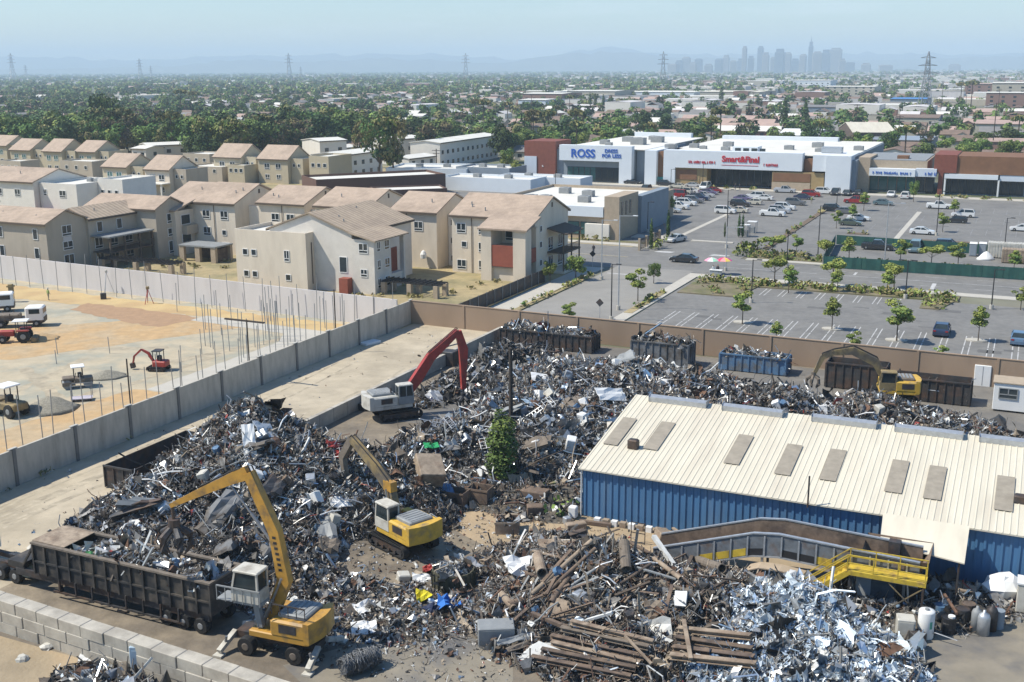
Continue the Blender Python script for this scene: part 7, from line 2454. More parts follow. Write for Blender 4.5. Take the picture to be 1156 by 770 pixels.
crate_=MB().cbox(-.3,.3,-.3,.3,0,2.6,.05)
crate_.box(-.45,.45,-.4,.4,2.2,2.4)
o=crate_.build('post_stack','dirty_yellow')
o.location=at(14,341)
tag(o,'narrow yellowish upright stack near the white trucks','stack')
t=thing('tool_cart','flat lilac-grey hand cart frame on the dirt below the dark roller','cart',at(93,452),R(15))
MB().box(-1.0,1.0,-.6,.6,.25,.33).build('bed',mat('lilac_grey',(.45,.41,.45),var=.1),t)
m=MB()
for x in(-.95,.95):
 for y in(-.55,.55):
  m.beam((x,y,.33),(x,y,1.7),.05)
m.beam((-.95,-.55,1.65),(.95,-.55,1.65),.05)
m.beam((-.95,.55,1.65),(.95,.55,1.65),.05)
m.build('frame','mgrey',t)
for x in(-.8,.8):
 for y in(-.5,.5):
  MB().tube([(x,y-.05,.13),(x,y+.05,.13)],.13,10).build('wheel','rubber',t)
t=thing('survey_tripod','orange survey tripod near the pale wall','tripod',at(168,343),0)
m=MB()
for k in range(3):
 m.beam((.7*math.cos(k*2.1),.7*math.sin(k*2.1),0),(0,0,2.1),.07)
m.build('legs','red',t)
MB().cbox(-.2,.2,-.2,.2,2.1,2.5,.05).build('instrument','dirty_yellow',t)
t=thing('survey_tripod','pale tall tripod stand closer to the wall, right of the worker','tripod',at(122,332),0)
m=MB()
for k in range(3):
 m.beam((.9*math.cos(k*2.1+.4),.9*math.sin(k*2.1+.4),0),(0,0,3.2),.06)
m.build('legs','galv',t)
MB().cbox(-.15,.15,-.15,.15,3.2,3.6,.05).build('instrument','offwhite',t)
crate_at('dark small compactor on the soil by the pale wall',(117,338),.8,.6,1.0,'dark_steel',.4,name='plate_compactor',cat='compactor')
rp=MB()
rp.cyl((0,0,0),.045,4.4,6)
rp0=rp.build('rebar_pole','mgrey')
first=[True]
def pole(u,v,h,label,group):
 o=rp0 if first[0]else rp0.copy()
 if not first[0]:
  COL.objects.link(o)
 first[0]=False
 o.location=W(u,v)
 o.scale=(1,1,h/4.4)
 o.rotation_euler=(random.uniform(-.03,.03),random.uniform(-.03,.03),0)
 return tag(o,label,'pole',group)
for k in range(26):
 pole(-146+k*2.95,121.6-k*.06-.9,random.uniform(4.2,6.0),'thin grey rebar pole in the row along the pale wall','poles along the pale wall')
for k in range(36):
 pole(-75.4-random.random()*1.2,50+k*1.8,random.uniform(3.6,5.6),'thin grey rebar pole in the row beside the grey panelled wall','poles along the panelled wall')
for(px,py,h)in[(65,400,2),(124,399,2),(64,411,1.6),(205,420,3),(228,400,3),(250,378,4),(270,385,4),(262,372,4.5),(300,372,4.5),(312,380,4.5),(232,372,4.5),(246,366,4.5),(288,392,4.2),(325,388,4.2),(222,362,4.5),(200,352,4.0),(206,440,3),(140,466,3)]:
 u,v=uv(px,py)
 pole(u,v,h,'thin grey rebar pole standing scattered on the graded dirt','scattered poles on the dirt')
for k in range(26):
 pole(random.uniform(-90,-74),random.uniform(97,117),random.uniform(3.6,6),'thin grey rebar pole standing scattered on the graded dirt','scattered poles on the dirt')
for(px,py,ty,lab)in[(150,486,405,'dark thin pole on the near stretch of the panelled wall'),(283,434,361,'dark thin pole with a flat cross plank on the panelled wall'),(380,398,327,'dark thin pole on the far stretch of the panelled wall')]:
 t=thing('dark_pole',lab,'pole',at(px,py),GRID,'dark poles on the panelled wall')
 h_=hgt(px,py,ty)
 MB().cyl((0,0,0),.07,h_,8).build('shaft','wood_pole',t)
 MB().box(-.12,.12,-.12,.12,0,.06).build('foot_plate','black',t)
 if px==283:
  MB().box(-2.8,2.2,-.12,.12,h_-.2,h_-.05).build('cross_plank','wood_pole',t)
t=thing('yard_pole','thick black pole rising from the scrap behind the lone tree','pole',at(577,500),0)
MB().tube([(0,0,0),(0,0,hgt(577,500,393))],[.2,.16],10).build('shaft','wood_pole',t)
t=thing('rusty_post','short rusty I-post left of the lone tree','post',at(535,520),.3)
MB().box(-.14,.14,-.14,.14,0,hgt(535,520,488)).build('shaft','rust_dark',t)
MB().box(-.3,.3,-.3,.3,0,.05).build('foot_plate','rust_dark',t)
def lamp_post(px,py,ty,label,heads=1,m='black',r=.09,arm=.9):
 t=thing('lamp_post',label,'lamp post',at(px,py),GRID,'lamp posts of lots and streets')
 h_=hgt(px,py,ty)
 MB().tube([(0,0,.5),(0,0,h_)],[r,r*.7],8).build('pole',m,t)
 MB().cyl((0,0,0),.28,.6,10).build('base','walk',t)
 for k in range(heads):
  s_=1 if k==0 else-1
  a=MB()
  a.beam((0,0,h_-.08),(s_*arm,0,h_),.07)
  o=a.build('arm',m,t)
  MB().cbox(s_*arm-.35,s_*arm+.35,-.16,.16,h_-.04,h_+.09,.03).build('lamp_head',m,o)
 return t
for a in[(848,342,293,'black lamp post behind the parasol stand at the lot corner',1),(1022,337,294,'black lamp post in the planting strip by the lot drive',2),(1119,349,304,'black lamp post at the right of the lot drive',1),(690,362,298,'black lamp post right at the side street kerb',1),(923,292,232,'tall black lamp post at the green screen end',1),(821,246,214,'black lamp post on the right of the middle rows',1),(820,280,227,'black lamp post at the right side of the lot entry',1),(1133,290,246,'black lamp post beside the site boxes',1),(1057,266,216,'black lamp post in the far lot beside the white sedan',1),(944,240,220,'short black lamp post by the dark wagon',1),(757,220,191,'pale lamp post in front of the grocery pier',1),(793,214,185,'thin lamp post by the ochre column',1),(878,214,188,'dark lamp post before the brown panel',1),(731,262,228,'black lamp post behind the tan corner shop',1),(627,222,192,'black lamp post between white roofs left of the store',1),(1063,222,196,'thin lamp post at the brown pier shops',1),(888,300,262,'thin black lamp post across the road by the left trees',1)]:
 lamp_post(*a[:4],heads=a[4])
for a in[(679,316,248,'tall grey street light at the side street mouth','galv'),(998,302,229,'tall grey street light in front of the green screens','galv'),(698,350,243,'tall slim grey street light by the black lamp post','galv'),(819,306,256,'tall pale street light across the road behind the parasols','galv')]:
 lamp_post(*a[:4],heads=1,m=a[4],r=.1,arm=2.2)
for(px,py,ty,lab)in[(669,302,288,'dark diamond warning sign at the street corner'),(677,361,350,'small dark road sign by the tan wall')]:
 t=thing('road_sign',lab,'road sign',at(px,py),GRID)
 h_=max(2.4,hgt(px,py,ty))
 MB().cyl((0,0,0),.04,h_,6).build('post','galv',t)
 MB().exty([(-.55,h_-.1),(0,h_-.65),(.55,h_-.1),(0,h_+.45)],-.06,-.045).build('sign_plate','dark_steel',t)
for(px,py,ty,lab)in[(1120,172,116,'tall dark wooden utility pole behind the rust-brown shops'),(965,160,118,'dark wooden utility pole beside the cream gable shed'),(1013,170,130,'thin utility pole behind the tan shop'),(523,160,122,'thin dark utility pole above the white row houses'),(306,150,122,'dark utility pole in front of the far left trees'),(493,198,168,'dark thin pole right by the brown parapet'),(1062,130,96,'utility pole left of the far white road'),(1126,130,100,'utility pole beside the red brick block'),(882,160,128,'utility pole beyond the grocery rear roof'),(1090,122,96,'utility pole between the far palms'),(850,124,104,'far slim utility pole above the grocery'),(600,128,106,'far slim utility pole left of pink roofs')]:
 t=thing('utility_pole',lab,'utility pole',at(px,py),GRID+random.uniform(-.3,.3),'wooden utility poles')
 h_=hgt(px,py,ty)
 MB().tube([(0,0,0),(0,0,h_)],[.2,.14],8).build('shaft','wood_pole',t)
 for dz,w_ in((.5,1.5),(1.4,1.2)):
  MB().box(-w_,w_,-.08,.08,h_-dz-.1,h_-dz+.08).build('cross_arm','wood_pole',t)
def lattice(px,by,ty,label,far=True):
 p=at(px,by)
 h_=hgt(px,by,ty)
 t=thing('transmission_tower',label,'tower',p,GRID+.4,'lattice transmission towers')
 b_=h_*.11
 mb=MB()
 w_=h_*.0065
 lv=[0,.25,.45,.62,.76,.88,1.0]
 wd=[b_,b_*.72,b_*.5,b_*.34,b_*.28,b_*.22,b_*.03]
 for i in range(6):
  for sx,sy in((1,1),(1,-1),(-1,-1),(-1,1)):
   mb.beam((sx*wd[i],sy*wd[i],lv[i]*h_),(sx*wd[i+1],sy*wd[i+1],lv[i+1]*h_),w_)
  for(ax,ay),(bx,by_)in(((1,1),(1,-1)),((1,-1),(-1,-1)),((-1,-1),(-1,1)),((-1,1),(1,1))):
   mb.beam((ax*wd[i],ay*wd[i],lv[i]*h_),(bx*wd[i+1],by_*wd[i+1],lv[i+1]*h_),w_*.7)
   mb.beam((bx*wd[i],by_*wd[i],lv[i]*h_),(ax*wd[i+1],ay*wd[i+1],lv[i+1]*h_),w_*.7)
 mb.build('lattice','steel',t)
 for f_,a_ in((.66,.17),(.78,.15),(.9,.12)):
  m2=MB()
  m2.beam((-h_*a_,0,f_*h_),(h_*a_,0,f_*h_),w_*1.3)
  m2.beam((-h_*a_,0,f_*h_),(0,0,f_*h_+h_*.03),w_)
  m2.beam((h_*a_,0,f_*h_),(0,0,f_*h_+h_*.03),w_)
  m2.build('cross_arm','steel',t)
for a in[(15,92,60,'lattice transmission tower at the far left horizon'),(159,92,66,'lattice transmission tower, second from left on the horizon'),(30,90,73,'small farther lattice tower right of the leftmost one'),(171,90,74,'small farther lattice tower beside the second one'),(327,92,60,'lattice transmission tower above the left middle horizon'),(340,90,75,'small farther lattice tower right of the left-middle one'),(526,92,60,'lattice transmission tower above the middle, left of the hills'),(748,100,58,'tall lattice transmission tower left of the skyline'),(1043,130,58,'nearest lattice transmission tower right of the skyline')]:
 lattice(*a)
def person(label,loc,rot,shirt,trousers,pose=0.,group=None,hat=None):
 jts={'pelvis':(0,0,.95),'chest':(0,0,1.35),'neck':(0,0,1.52),'head':(.02,0,1.66),'top':(.02,0,1.76)}
 V=[(0,0,.95),(0,0,1.2),(0,0,1.42),(.01,0,1.53),(.02,0,1.63),(.02,0,1.74)]
 Rr=[.15,.14,.16,.06,.1,.075]
 E_=[(0,1),(1,2),(2,3),(3,4),(4,5)]
 for s_ in(-1,1):
  k=len(V)
  st=pose*s_
  V+=[(0,s_*.1,.88),(st*.18+.02,s_*.11,.48),(st*.3-.02,s_*.11,.08),(st*.3+.14,s_*.12,.04)]
  Rr+=[.1,.07,.05,.045]
  E_+=[(0,k),(k,k+1),(k+1,k+2),(k+2,k+3)]
  k=len(V)
  V+=[(0,s_*.2,1.42),(-st*.1,s_*.25,1.12),(.12-st*.1,s_*.24,.88),(.17-st*.1,s_*.23,.8)]
  Rr+=[.065,.048,.036,.03]
  E_+=[(2,k),(k,k+1),(k+1,k+2),(k+2,k+3)]
 me=bpy.data.meshes.new('body')
 me.from_pydata(V,E_,[])
 o=bpy.data.objects.new('tmp_body',me)
 COL.objects.link(o)
 md=o.modifiers.new('s','SKIN')
 for i,r_ in enumerate(Rr):
  me.skin_vertices[0].data[i].radius=(r_,r_)
 me.skin_vertices[0].data[0].use_root=True
 o.modifiers.new('d','SUBSURF').levels=1
 bpy.context.view_layer.update()
 nm=bpy.data.meshes.new_from_object(o.evaluated_get(bpy.context.evaluated_depsgraph_get()))
 bpy.data.objects.remove(o)
 nm.materials.clear()
 for m_ in(shirt,trousers,'skin','hair'):
  nm.materials.append(M[m_]if isinstance(m_,str)else m_)
 for p in nm.polygons:
  c=p.center
  if c.z>1.68 or(c.z>1.58 and c.x<-.03):
   p.material_index=3
  elif c.z>1.5 or(abs(c.y)>.19 and c.z<.95):
   p.material_index=2
  elif c.z<.98:
   p.material_index=1
 nm.polygons.foreach_set('use_smooth',[True]*len(nm.polygons))
 t=thing('person',label,'person',loc,rot,group)
 b_=link('body',nm,t)
 if hat:
  MB().lathe((.02,0,1.7),[(.17,0),(.13,.02),(.11,.1),(.03,.14)],10).build('hat',hat,t)
 return t
M['hivis']=mat('hi_vis',(.30,.36,.12),var=.1)
M['shirt_dark']=mat('dark_shirt',(.03,.03,.04),var=.2)
M['shirt_white']=mat('white_shirt',(.6,.6,.58),var=.1)
M['jeans']=mat('jeans',(.04,.055,.09),var=.2)
M['khaki']=mat('khaki',(.28,.24,.17),var=.2)
for k,(px,py,rot,sh,tr,ps,hat,lab)in enumerate([(55,339,1.0,'hivis','khaki',.3,'offwhite','worker in a dull green vest standing on the earthworks by the pale wall'),(810,312,4.0,'shirt_dark','jeans',.1,None,'person in dark clothes standing under the parasols at the street corner'),(805,312.5,5.0,'shirt_white','jeans',.1,None,'person in a white shirt under the multicoloured parasol'),(830,215,4.4,'shirt_dark','jeans',.5,None,'person in dark clothes left of the group at the grocery entrance'),(835,215.5,4.6,'shirt_dark','shirt_dark',.6,None,'person in black walking out at the grocery entrance, right of the group'),(916,230,1.3,'hivis','khaki',.5,None,'person in pale clothes walking behind the red car in the lot'),(672,205,4.2,'shirt_white','khaki',.3,None,'person in a light shirt at the discount store doors'),(670,287,4.2,'shirt_dark','jeans',.4,None,'small dark person on the pavement near the corner shop')]):
 loc=at(px,py)
 loc.z=.14 if py<330 and k in(1,2,3,4)else.02
 person(lab,loc,rot,sh,tr,ps,None,hat)
for k,(px,py,cols,lab)in enumerate([(803,310,['white','sign_red','pale_blue_wall','red','offwhite','bright'],'striped pink, white and pale green parasol, left of the two at the corner'),(817,310,['sign_red','yel','pink','sign_red','yel','green_screen'],'rainbow red and yellow parasol, right of the two at the corner')]):
 t=thing('parasol',lab,'parasol',at(px,py),0,'parasols of the street stand')
 t.location.z=.13
 cm=[mat('parasol_%d_%d'%(k,j),c,rough=.8,var=.03)for j,c in enumerate([[(.75,.3,.4),(.7,.7,.68),(.35,.65,.45),(.75,.45,.55)],[(.7,.04,.12),(.75,.3,.3),(.75,.55,.1),(.7,.05,.3)]][k])]
 n=8
 mb=MB()
 for j in range(n):
  a0,a1=2*math.pi*j/n,2*math.pi*(j+1)/n
  p0,p1=(1.25*math.cos(a0),1.25*math.sin(a0),2.15),(1.25*math.cos(a1),1.25*math.sin(a1),2.15)
  q0,q1=(.7*math.cos(a0),.7*math.sin(a0),2.48),(.7*math.cos(a1),.7*math.sin(a1),2.48)
  mb.add([p0,p1,q1,q0,(0,0,2.65)],[(0,1,2,3),(3,2,4)],j%4)
  d=-.02
  mb.add([(p[0],p[1],p[2]+d)for p in(p0,p1,q1,q0)]+[(0,0,2.65+d)],[(3,2,1,0),(4,2,3)],j%4)
 mb.build('canopy',cm,t)
 MB().cyl((0,0,0),.03,2.7,8).build('pole','white',t)
 MB().cyl((0,0,0),.25,.12,10).build('base','mgrey',t)
t=thing('vendor_cart','small street vendor cart below the two parasols','cart',at(808,313),GRID)
t.location.z=.13
MB().cbox(-.9,.9,-.4,.4,.4,1.0,.04).build('box','galv',t)
MB().box(-1.0,1.0,-.5,.5,1.003,1.06).build('counter','white',t)
for x in(-.6,.6):
 for y in(-.35,.35):
  MB().tube([(x,y-.04,.2),(x,y+.04,.2)],.2,10).build('wheel','rubber',t)
for k,(px,py,lab)in enumerate([(841,267,'white bin shelter left of two right of the entry'),(849,263,'grey bin shelter right of two near the entry')]):
 t=thing('shelter',lab,'shelter',at(px,py),GRID)
 MB().box(-.9,.9,-.7,.7,2.2,2.35).build('roof','white',t)
 for x in(-.8,.8):
  for y in(-.6,.6):
   MB().cyl((x,y,0),.05,2.2,6).build('post','mgrey',t)
 MB().cbox(-.5,.5,-.4,.4,0,1.2,.05).build('bin','mgrey',t)
t=thing('fence','short dark gate fence left of the lot entry beside the corner shop','fence',W(-63.4,190.5),GRID+math.pi/2)
m=MB()
for k in range(40):
 m.box(k*.3,k*.3+.05,-.03,.03,.1,1.9)
m.box(0,12,-.04,.04,1.9,1.98)
m.build('bars','dark_steel',t)
for k in range(4):
 MB().box(k*4-.2,k*4+.2,-.2,.2,0,2.2).build('pier','tan_block',t)
def screen(label,a,b,h=1.9):
 A,B=Vector((*a,0)),Vector((*b,0))
 d=B-A
 L_=d.length
 t=thing('fence',label,'fence',W(*a),GRID+math.atan2(d.y,d.x),'green screened fences')
 n=int(L_/3)
 for k in range(n):
  x0,x1=L_*k/n,L_*(k+1)/n
  mb=MB()
  mb.rings([[(x0+(x1-x0)*q/4,-.02+.06*math.sin(q*2.1+k),z)for q in range(5)]+[(x0+(x1-x0)*q/4,.02+.06*math.sin(q*2.1+k),z)for q in range(4,-1,-1)]for z in(.08,h)])
  mb.build('mesh_screen','green_screen',t)
  MB().cyl((x0,.12,0),.04,h+.15,6).build('post','galv',t)
screen('green screened site fence facing the road',uv(929,302),uv(1180,318))
screen('green screened site fence at the rear, along the far lot',uv(944,276),uv(1120,288),1.8)
screen('green screened site fence across the left end',uv(929,301.5),uv(943,276.5),1.9)
for k,(px,lab)in enumerate([(1098,'left grey portable toilet inside the screens'),(1108.5,'right blue-grey portable toilet inside the screens')]):
 t=thing('portable_toilet',lab,'portable toilet',at(px,289),GRID,'portable toilets')
 MB().cbox(-.6,.6,-.6,.6,.1,2.2,.05).build('cabin',mat('toilet_grey%d'%k,(.22,.26,.30)if k else(.25,.27,.29),var=.05),t)
 MB().box(-.45,.45,-.63,-.604,.2,2.05).build('door','grey_wall',t)
 MB().rings([[(-.65,-.65,2.203),(.65,-.65,2.203),(.65,.65,2.203),(-.65,.65,2.203)],[(-.6,-.5,2.4),(.6,-.5,2.4),(.6,.5,2.4),(-.6,.5,2.4)]]).build('roof','white',t)
 MB().box(-.6,.6,-.55,.55,0,.1).build('skid','black',t)
for(px,py,L_,dp,h_,m_,lab)in((1114,291,11,2.4,2.6,'offwhite','long white site container behind the screens at right'),(1130,297,9,2.4,2.3,'rust_pale','tan slatted site container in front of the white one')):
 t=thing('site_container',lab,'container',at(px,py),GRID)
 m=MB()
 m.box(0,L_,0,dp,.15,h_)
 for k in range(int(L_/.45)):
  m.box(.1+k*.45,.28+k*.45,-.05,-.003,.2,h_-.1)
  m.box(.1+k*.45,.28+k*.45,.05,dp-.05,h_+.003,h_+.05)
 m.build('box',m_,t)
 MB().box(.3,L_-.3,.3,dp-.3,0,.15).build('skid','black',t)
cone_pile('rubble_pile','white rubble heap between toilets and site container',at(1113,293),1.6,1.4,'white',9)
for k,(pa,pb,top,dp,lab)in enumerate([((168,184),(230,181),165,10,'long white two-storey row house with windows, left of the big tree'),((262,172),(330,168),156,10,'long white row house above the olive row house roof'),((150,186),(170,186),168,9,'short white house end beside the back row'),((362,186),(392,184),160,12,'white two-storey house left of the tall gums'),((388,203),(432,196),176,11,'white two-storey row house below the tall gums'),((448,186),(478,183),158,11,'white two-storey house between gums and brownish tree'),((497,190),(562,178),162,11,'long white two-storey row house right of the brownish tree'),((462,196),(492,192),182,8,'low white house below the brownish tree'),((28,172),(62,170),158,9,'pale low house glimpsed behind the left row'),((232,168),(252,167),154,10,'pale house gable left above the olive row house'),((386,182),(405,180),168,9,'small pale house behind the gums'),((290,158),(310,157),146,9,'pale house in the trees left of the grey-brown tree')]):
 a,b=uv(*pa),uv(*pb)
 d=math.atan2(b[1]-a[1],b[0]-a[0])
 d=0 if abs(d)<.5 else d
 L_=max(6,math.hypot(b[0]-a[0],b[1]-a[1]))
 h_=max(4.5,hgt(pa[0],pa[1],top))
 t=thing('white_house',lab,'house',W(*a),GRID+d,'white two-storey houses')
 w1,r1=gable(t,0,L_,0,dp,h_,.7,'u','stucco_white','white_roof',.4)
 n=max(2,int(L_/4))
 for i in range(n):
  for z in(1.0,h_*.55):
   window(t,('S',0),L_*(i+.5)/n,z,1.5,1.3,fr=False)
 for z in(1.0,h_*.55):
  window(t,('E',L_),dp*.5,z,1.5,1.3,fr=False)
M['pink_roof']=mat('faded_pink_roof',(.42,.30,.25),var=.1,scale=.3)
M['grey_roof']=mat('grey_shingle',(.20,.19,.18),var=.12,scale=.3)
M['brown_roof']=mat('brown_shingle',(.20,.14,.105),var=.15,scale=.3)
M['blue_roof']=mat('blue_tarp_roof',(.06,.20,.45),var=.1,scale=.3)
M['brick_red']=mat('dull_brick',(.26,.15,.115),var=.1,scale=1)
far_list=[(962,1012,166,150,40,3.2,'rust_dark','cream_metal','brown shed with cream gable roof behind the white store block'),(877,925,163,153,30,2.0,'white_wall','white','white peaked roof just behind the grocery'),(983,1052,168,158,30,.8,'grey_wall','galv','blue-grey metal roof behind the tan shop'),(590,640,118,106,50,.6,'brick_red','white_roof','long pinkish warehouse left of the far cypress row'),(640,700,114,103,60,.5,'beige','white_roof','white-roofed far warehouse behind the cypress row'),(712,790,112,104,70,.5,'white_wall','white_roof','long white far warehouse in the middle'),(790,862,113,104,80,.5,'beige','cream_metal','cream-roofed far warehouse above the grocery'),(585,620,124,113,40,.5,'white_wall','white_roof','white low shed left of the far cypress row'),(1004,1046,122,112,50,.5,'grey_wall','blue_roof','blue-roofed shed in the far right yards'),(1118,1160,120,94,50,.5,'beige','white_roof','tall beige block at the right edge with many windows'),(1112,1165,122,105,26,.5,'brick_red','white_roof','dull red brick block in front of the tall beige one'),(1088,1122,112,95,60,.5,'brick_red','pink_roof','long reddish building left of the tall beige block'),(1100,1160,152,140,30,1.2,'beige','pink_roof','pale flat-gabled building behind the right trees'),(930,990,108,98,60,.5,'beige','white_roof','wide pale far building under the skyline'),(895,940,101,91,60,.5,'white_wall','white_roof','white far hall right below the skyline'),(1010,1060,142,133,30,1.2,'beige','brown_roof','low brown-roofed shed in front of the blue one'),(1100,1160,172,160,20,.8,'brick_red','pink_roof','terracotta roofed shed right behind the rust-brown shops'),(670,720,154,143,16,1.6,'beige','pink_roof','house with pink roof behind the blue-lettered store'),(612,655,158,146,16,1.4,'beige','grey_roof','grey roofed house left behind the blue-lettered store'),(905,965,130,121,40,.8,'grey_wall','grey_roof','grey low sheds beyond the cypress pair')]
for(x0,x1,by,ty,dp,rise,wm_,rm_,lab)in far_list:
 a=uv(x0,by)
 b=at(x1,by)
 L_=(b-W(*a)).length*.95
 t=thing('warehouse' if dp>20 else 'house',lab,'building',W(*a),GRID if x0!=962 else GRID+.3,'far sheds and warehouses')
 h_=max(3.5,hgt(x0,by,ty))
 gable(t,0,L_,0,dp,h_,rise,'u',wm_,rm_,.3)
 n=max(2,int(L_/7))
 for i in range(n):
  for z in([1.2]if h_<8 else[1.5+3.2*q for q in range(int(h_/3.3))]):
   window(t,('S',0),L_*(i+.5)/n,z,2.2,1.5,fr=False)
def in_view(p,m=25):
 if p.y<30:
  return False
 x,y=toimg(p)
 return-m<x<1156+m
OCC=[(o.location.x,o.location.y,16)for o in COL.objects if o.parent is None and o.get('category')in('house','building','store','shop')]
HP={}
def house_proto(k):
 rr=random.Random(100+k)
 L_,D=rr.uniform(11,16),rr.uniform(8,11)
 wm_=['stucco_white','beige','stucco_tan','stucco','pale_wall','brick_red'][k%6]
 rm_=['pink_roof','grey_roof','brown_roof','grey_roof','white_roof','pink_roof','brown_roof'][k%7]
 t=thing('suburb_house','x','house',(0,0,0),0)
 w1,r1=gable(t,-L_/2,L_/2,-D/2,D/2,3.0,rr.uniform(1.3,2.0),'u',wm_,rm_,.5)
 w2,r2=gable(t,L_*.1,L_*.1+5,-D/2-2.5,0,2.8,1.2,'v',wm_,rm_,.4)
 for x in(-L_*.3,-L_*.05):
  window(t,('S',-D/2),x,1.0,1.6,1.2,fr=False)
 return t,r1,rm_
protos=[house_proto(k)for k in range(14)]
used=[False]*14
ROOFN={'pink_roof':'pink-roofed','grey_roof':'grey-roofed','brown_roof':'brown-roofed','white_roof':'white-roofed'}
LMK=[(-20,'left edge'),(60,'leftmost tower'),(159,'second lattice tower'),(240,'far left palms'),(327,'third lattice tower'),(420,'tall gums'),(484,'brownish tree'),(545,'palm pair'),(610,'store corner tower'),(676,'far cypress row'),(748,'tall lattice tower'),(814,'single conifer'),(870,'skyline'),(945,'tallest skyscraper'),(1043,'nearest lattice tower'),(1100,'far white road'),(1175,'right edge')]
def zone(px,dist):
 nm=min(LMK,key=lambda q:abs(q[0]-px))
 side='left of' if px<nm[0]-12 else 'right of' if px>nm[0]+12 else 'below'
 if 'edge' in nm[1]:
  side='by'
 band='front' if dist<470 else 'second' if dist<600 else 'third' if dist<760 else 'middle' if dist<980 else 'farther' if dist<1250 else 'faint'
 return '%s, %s suburb belt, %s the %s',band,side,nm[1]
def ranked(items):
 """items: [(px, look, band, side, landmark, setter)] -> unique labels; look-alikes are told apart from left to right"""
 d={}
 for it in items:
  d.setdefault(it[1:5],[]).append(it)
 for k,lst in d.items():
  lst.sort(key=lambda q:q[0])
  look,band,side,nm=k
  for i,it in enumerate(lst):
   o='' if len(lst)==1 else(ORD[i]+' ' if i<len(ORD)-1 and i<len(lst)-1 else 'rightmost ' if i==len(lst)-1 else '%dth from left '%(i+1))
   it[5]['label']=('%s%s in the %s belt, %s the %s'%(o,look,band,side,nm))
SPOT=[]
rr=random.Random(42)
v=372.0
while v<1250:
 u=-900.0
 while u<700:
  p=W(u+rr.uniform(-2,2),v+rr.uniform(-2,2))
  u+=rr.uniform(16,22)
  if not in_view(p,10):
   continue
  x,y=toimg(p)
  if(x>940 and y<135 and rr.random()<.3)or(x<600 and rr.random()<.38):
   continue
  if any((p.x-a)**2+(p.y-b)**2<(c+8)**2 for a,b,c in OCC):
   continue
  SPOT.append((p,x))
 v+=30 if int(v/30)%2 else 44
SPOT.sort(key=lambda q:q[0].length)
items=[]
NH=130
for i,(p,x)in enumerate(SPOT[:NH]):
 k=rr.randrange(14)
 t,r1,rm_=protos[k]
 ang_=GRID+rr.choice([0,math.pi/2,math.pi,0])
 if used[k]:
  t=dup(t,p,ang_,'x','houses of the far suburb')
 else:
  used[k]=True
  t.location=p
  t.rotation_euler=(0,0,ang_)
  t['group']='houses of the far suburb'
 z=zone(x,p.length)
 items.append((x,ROOFN[rm_]+' small house',z[1],z[2],z[3],t))
ranked(items)
for k in range(14):
 if not used[k]:
  for c in protos[k][0].children_recursive:
   bpy.data.objects.remove(c)
  bpy.data.objects.remove(protos[k][0])
rs=np.random.default_rng(9)
def box_mass(P,L_,D,H_,rise,rot,mw,mr):
 n=len(P)
 base=np.array([(-1,-1,0),(1,-1,0),(1,1,0),(-1,1,0),(-1,-1,1),(1,-1,1),(1,1,1),(-1,1,1),(-1,0,2),(1,0,2)],float)
 V=np.repeat(base[None],n,0)
 z=V[:,:,2].copy()
 V[:,:,0]*=(L_/2)[:,None]
 V[:,:,1]*=(D/2)[:,None]
 V[:,:,2]=np.where(z==0,0,np.where(z==1,H_[:,None],(H_+rise)[:,None]))
 c,s=np.cos(rot),np.sin(rot)
 X=V[:,:,0]*c[:,None]-V[:,:,1]*s[:,None]
 Y=V[:,:,0]*s[:,None]+V[:,:,1]*c[:,None]
 V[:,:,0],V[:,:,1]=X+P[:,0,None],Y+P[:,1,None]
 fq=np.array([(0,1,5,4),(1,2,6,5),(2,3,7,6),(3,0,4,7),(4,5,9,8),(6,7,8,9),(5,6,9,9),(7,4,8,8)])
 Fc=(fq[None]+(np.arange(n)*10)[:,None,None]).reshape(-1,4)
 Mi=np.stack([mw,mw,mw,mw,mr,mr,mw,mw],1).reshape(-1)
 return V.reshape(-1,3),Fc,Mi
rest=np.array([(p.x,p.y)for p,_ in SPOT[NH:]])
N2=4200
dist=1200*np.exp(rs.uniform(0,2.3,N2))
pxs=rs.uniform(-30,1190,N2)
keepm=rs.random(N2)<np.interp(pxs,[0,500,800,1156],[.22,.36,.75,1.])
dist,pxs=dist[keepm],pxs[keepm]
far=np.stack([(pxs-578)/F*dist,dist],1)
allp=np.concatenate([rest,far])
n=len(allp)
dd=np.linalg.norm(allp,axis=1)
big=(rs.random(n)<np.interp((allp[:,0]/dd*F+578),[0,600,1156],[.0,.05,.2]))&(dd>800)
L_=np.where(big,rs.uniform(20,50,n),rs.uniform(10,16,n))
D=np.where(big,rs.uniform(14,28,n),rs.uniform(8,11,n))
H_=np.where(big,rs.uniform(5,9,n),rs.uniform(2.8,4.5,n))
rise=np.where(big,.5,rs.uniform(1,2,n))
rot=GRID+rs.choice([0,math.pi/2],n)
tm=['stucco_white','beige','pale_wall','brick_red','white_roof','pink_roof','grey_roof','brown_roof']
mw=rs.choice([0,0,1,2,3],n)
mr=np.where(big,rs.choice([4,1,6,2],n),rs.choice([5,5,6,6,7,7,7,2,4],n))
V,Fc,Mi=box_mass(allp,L_,D,H_,rise,rot,mw,mr)
o=npmesh('far_roofs',V,Fc,tm,Mi)
tag(o,'mass of small far roofs fading towards the horizon','town',None,'stuff')
TS=[]
rr=random.Random(77)
tries=0
houses_xy=[(p.x,p.y)for p,_ in SPOT]
cellh={}
for a,b in houses_xy:
 cellh.setdefault((int(a//12),int(b//12)),[]).append((a,b))
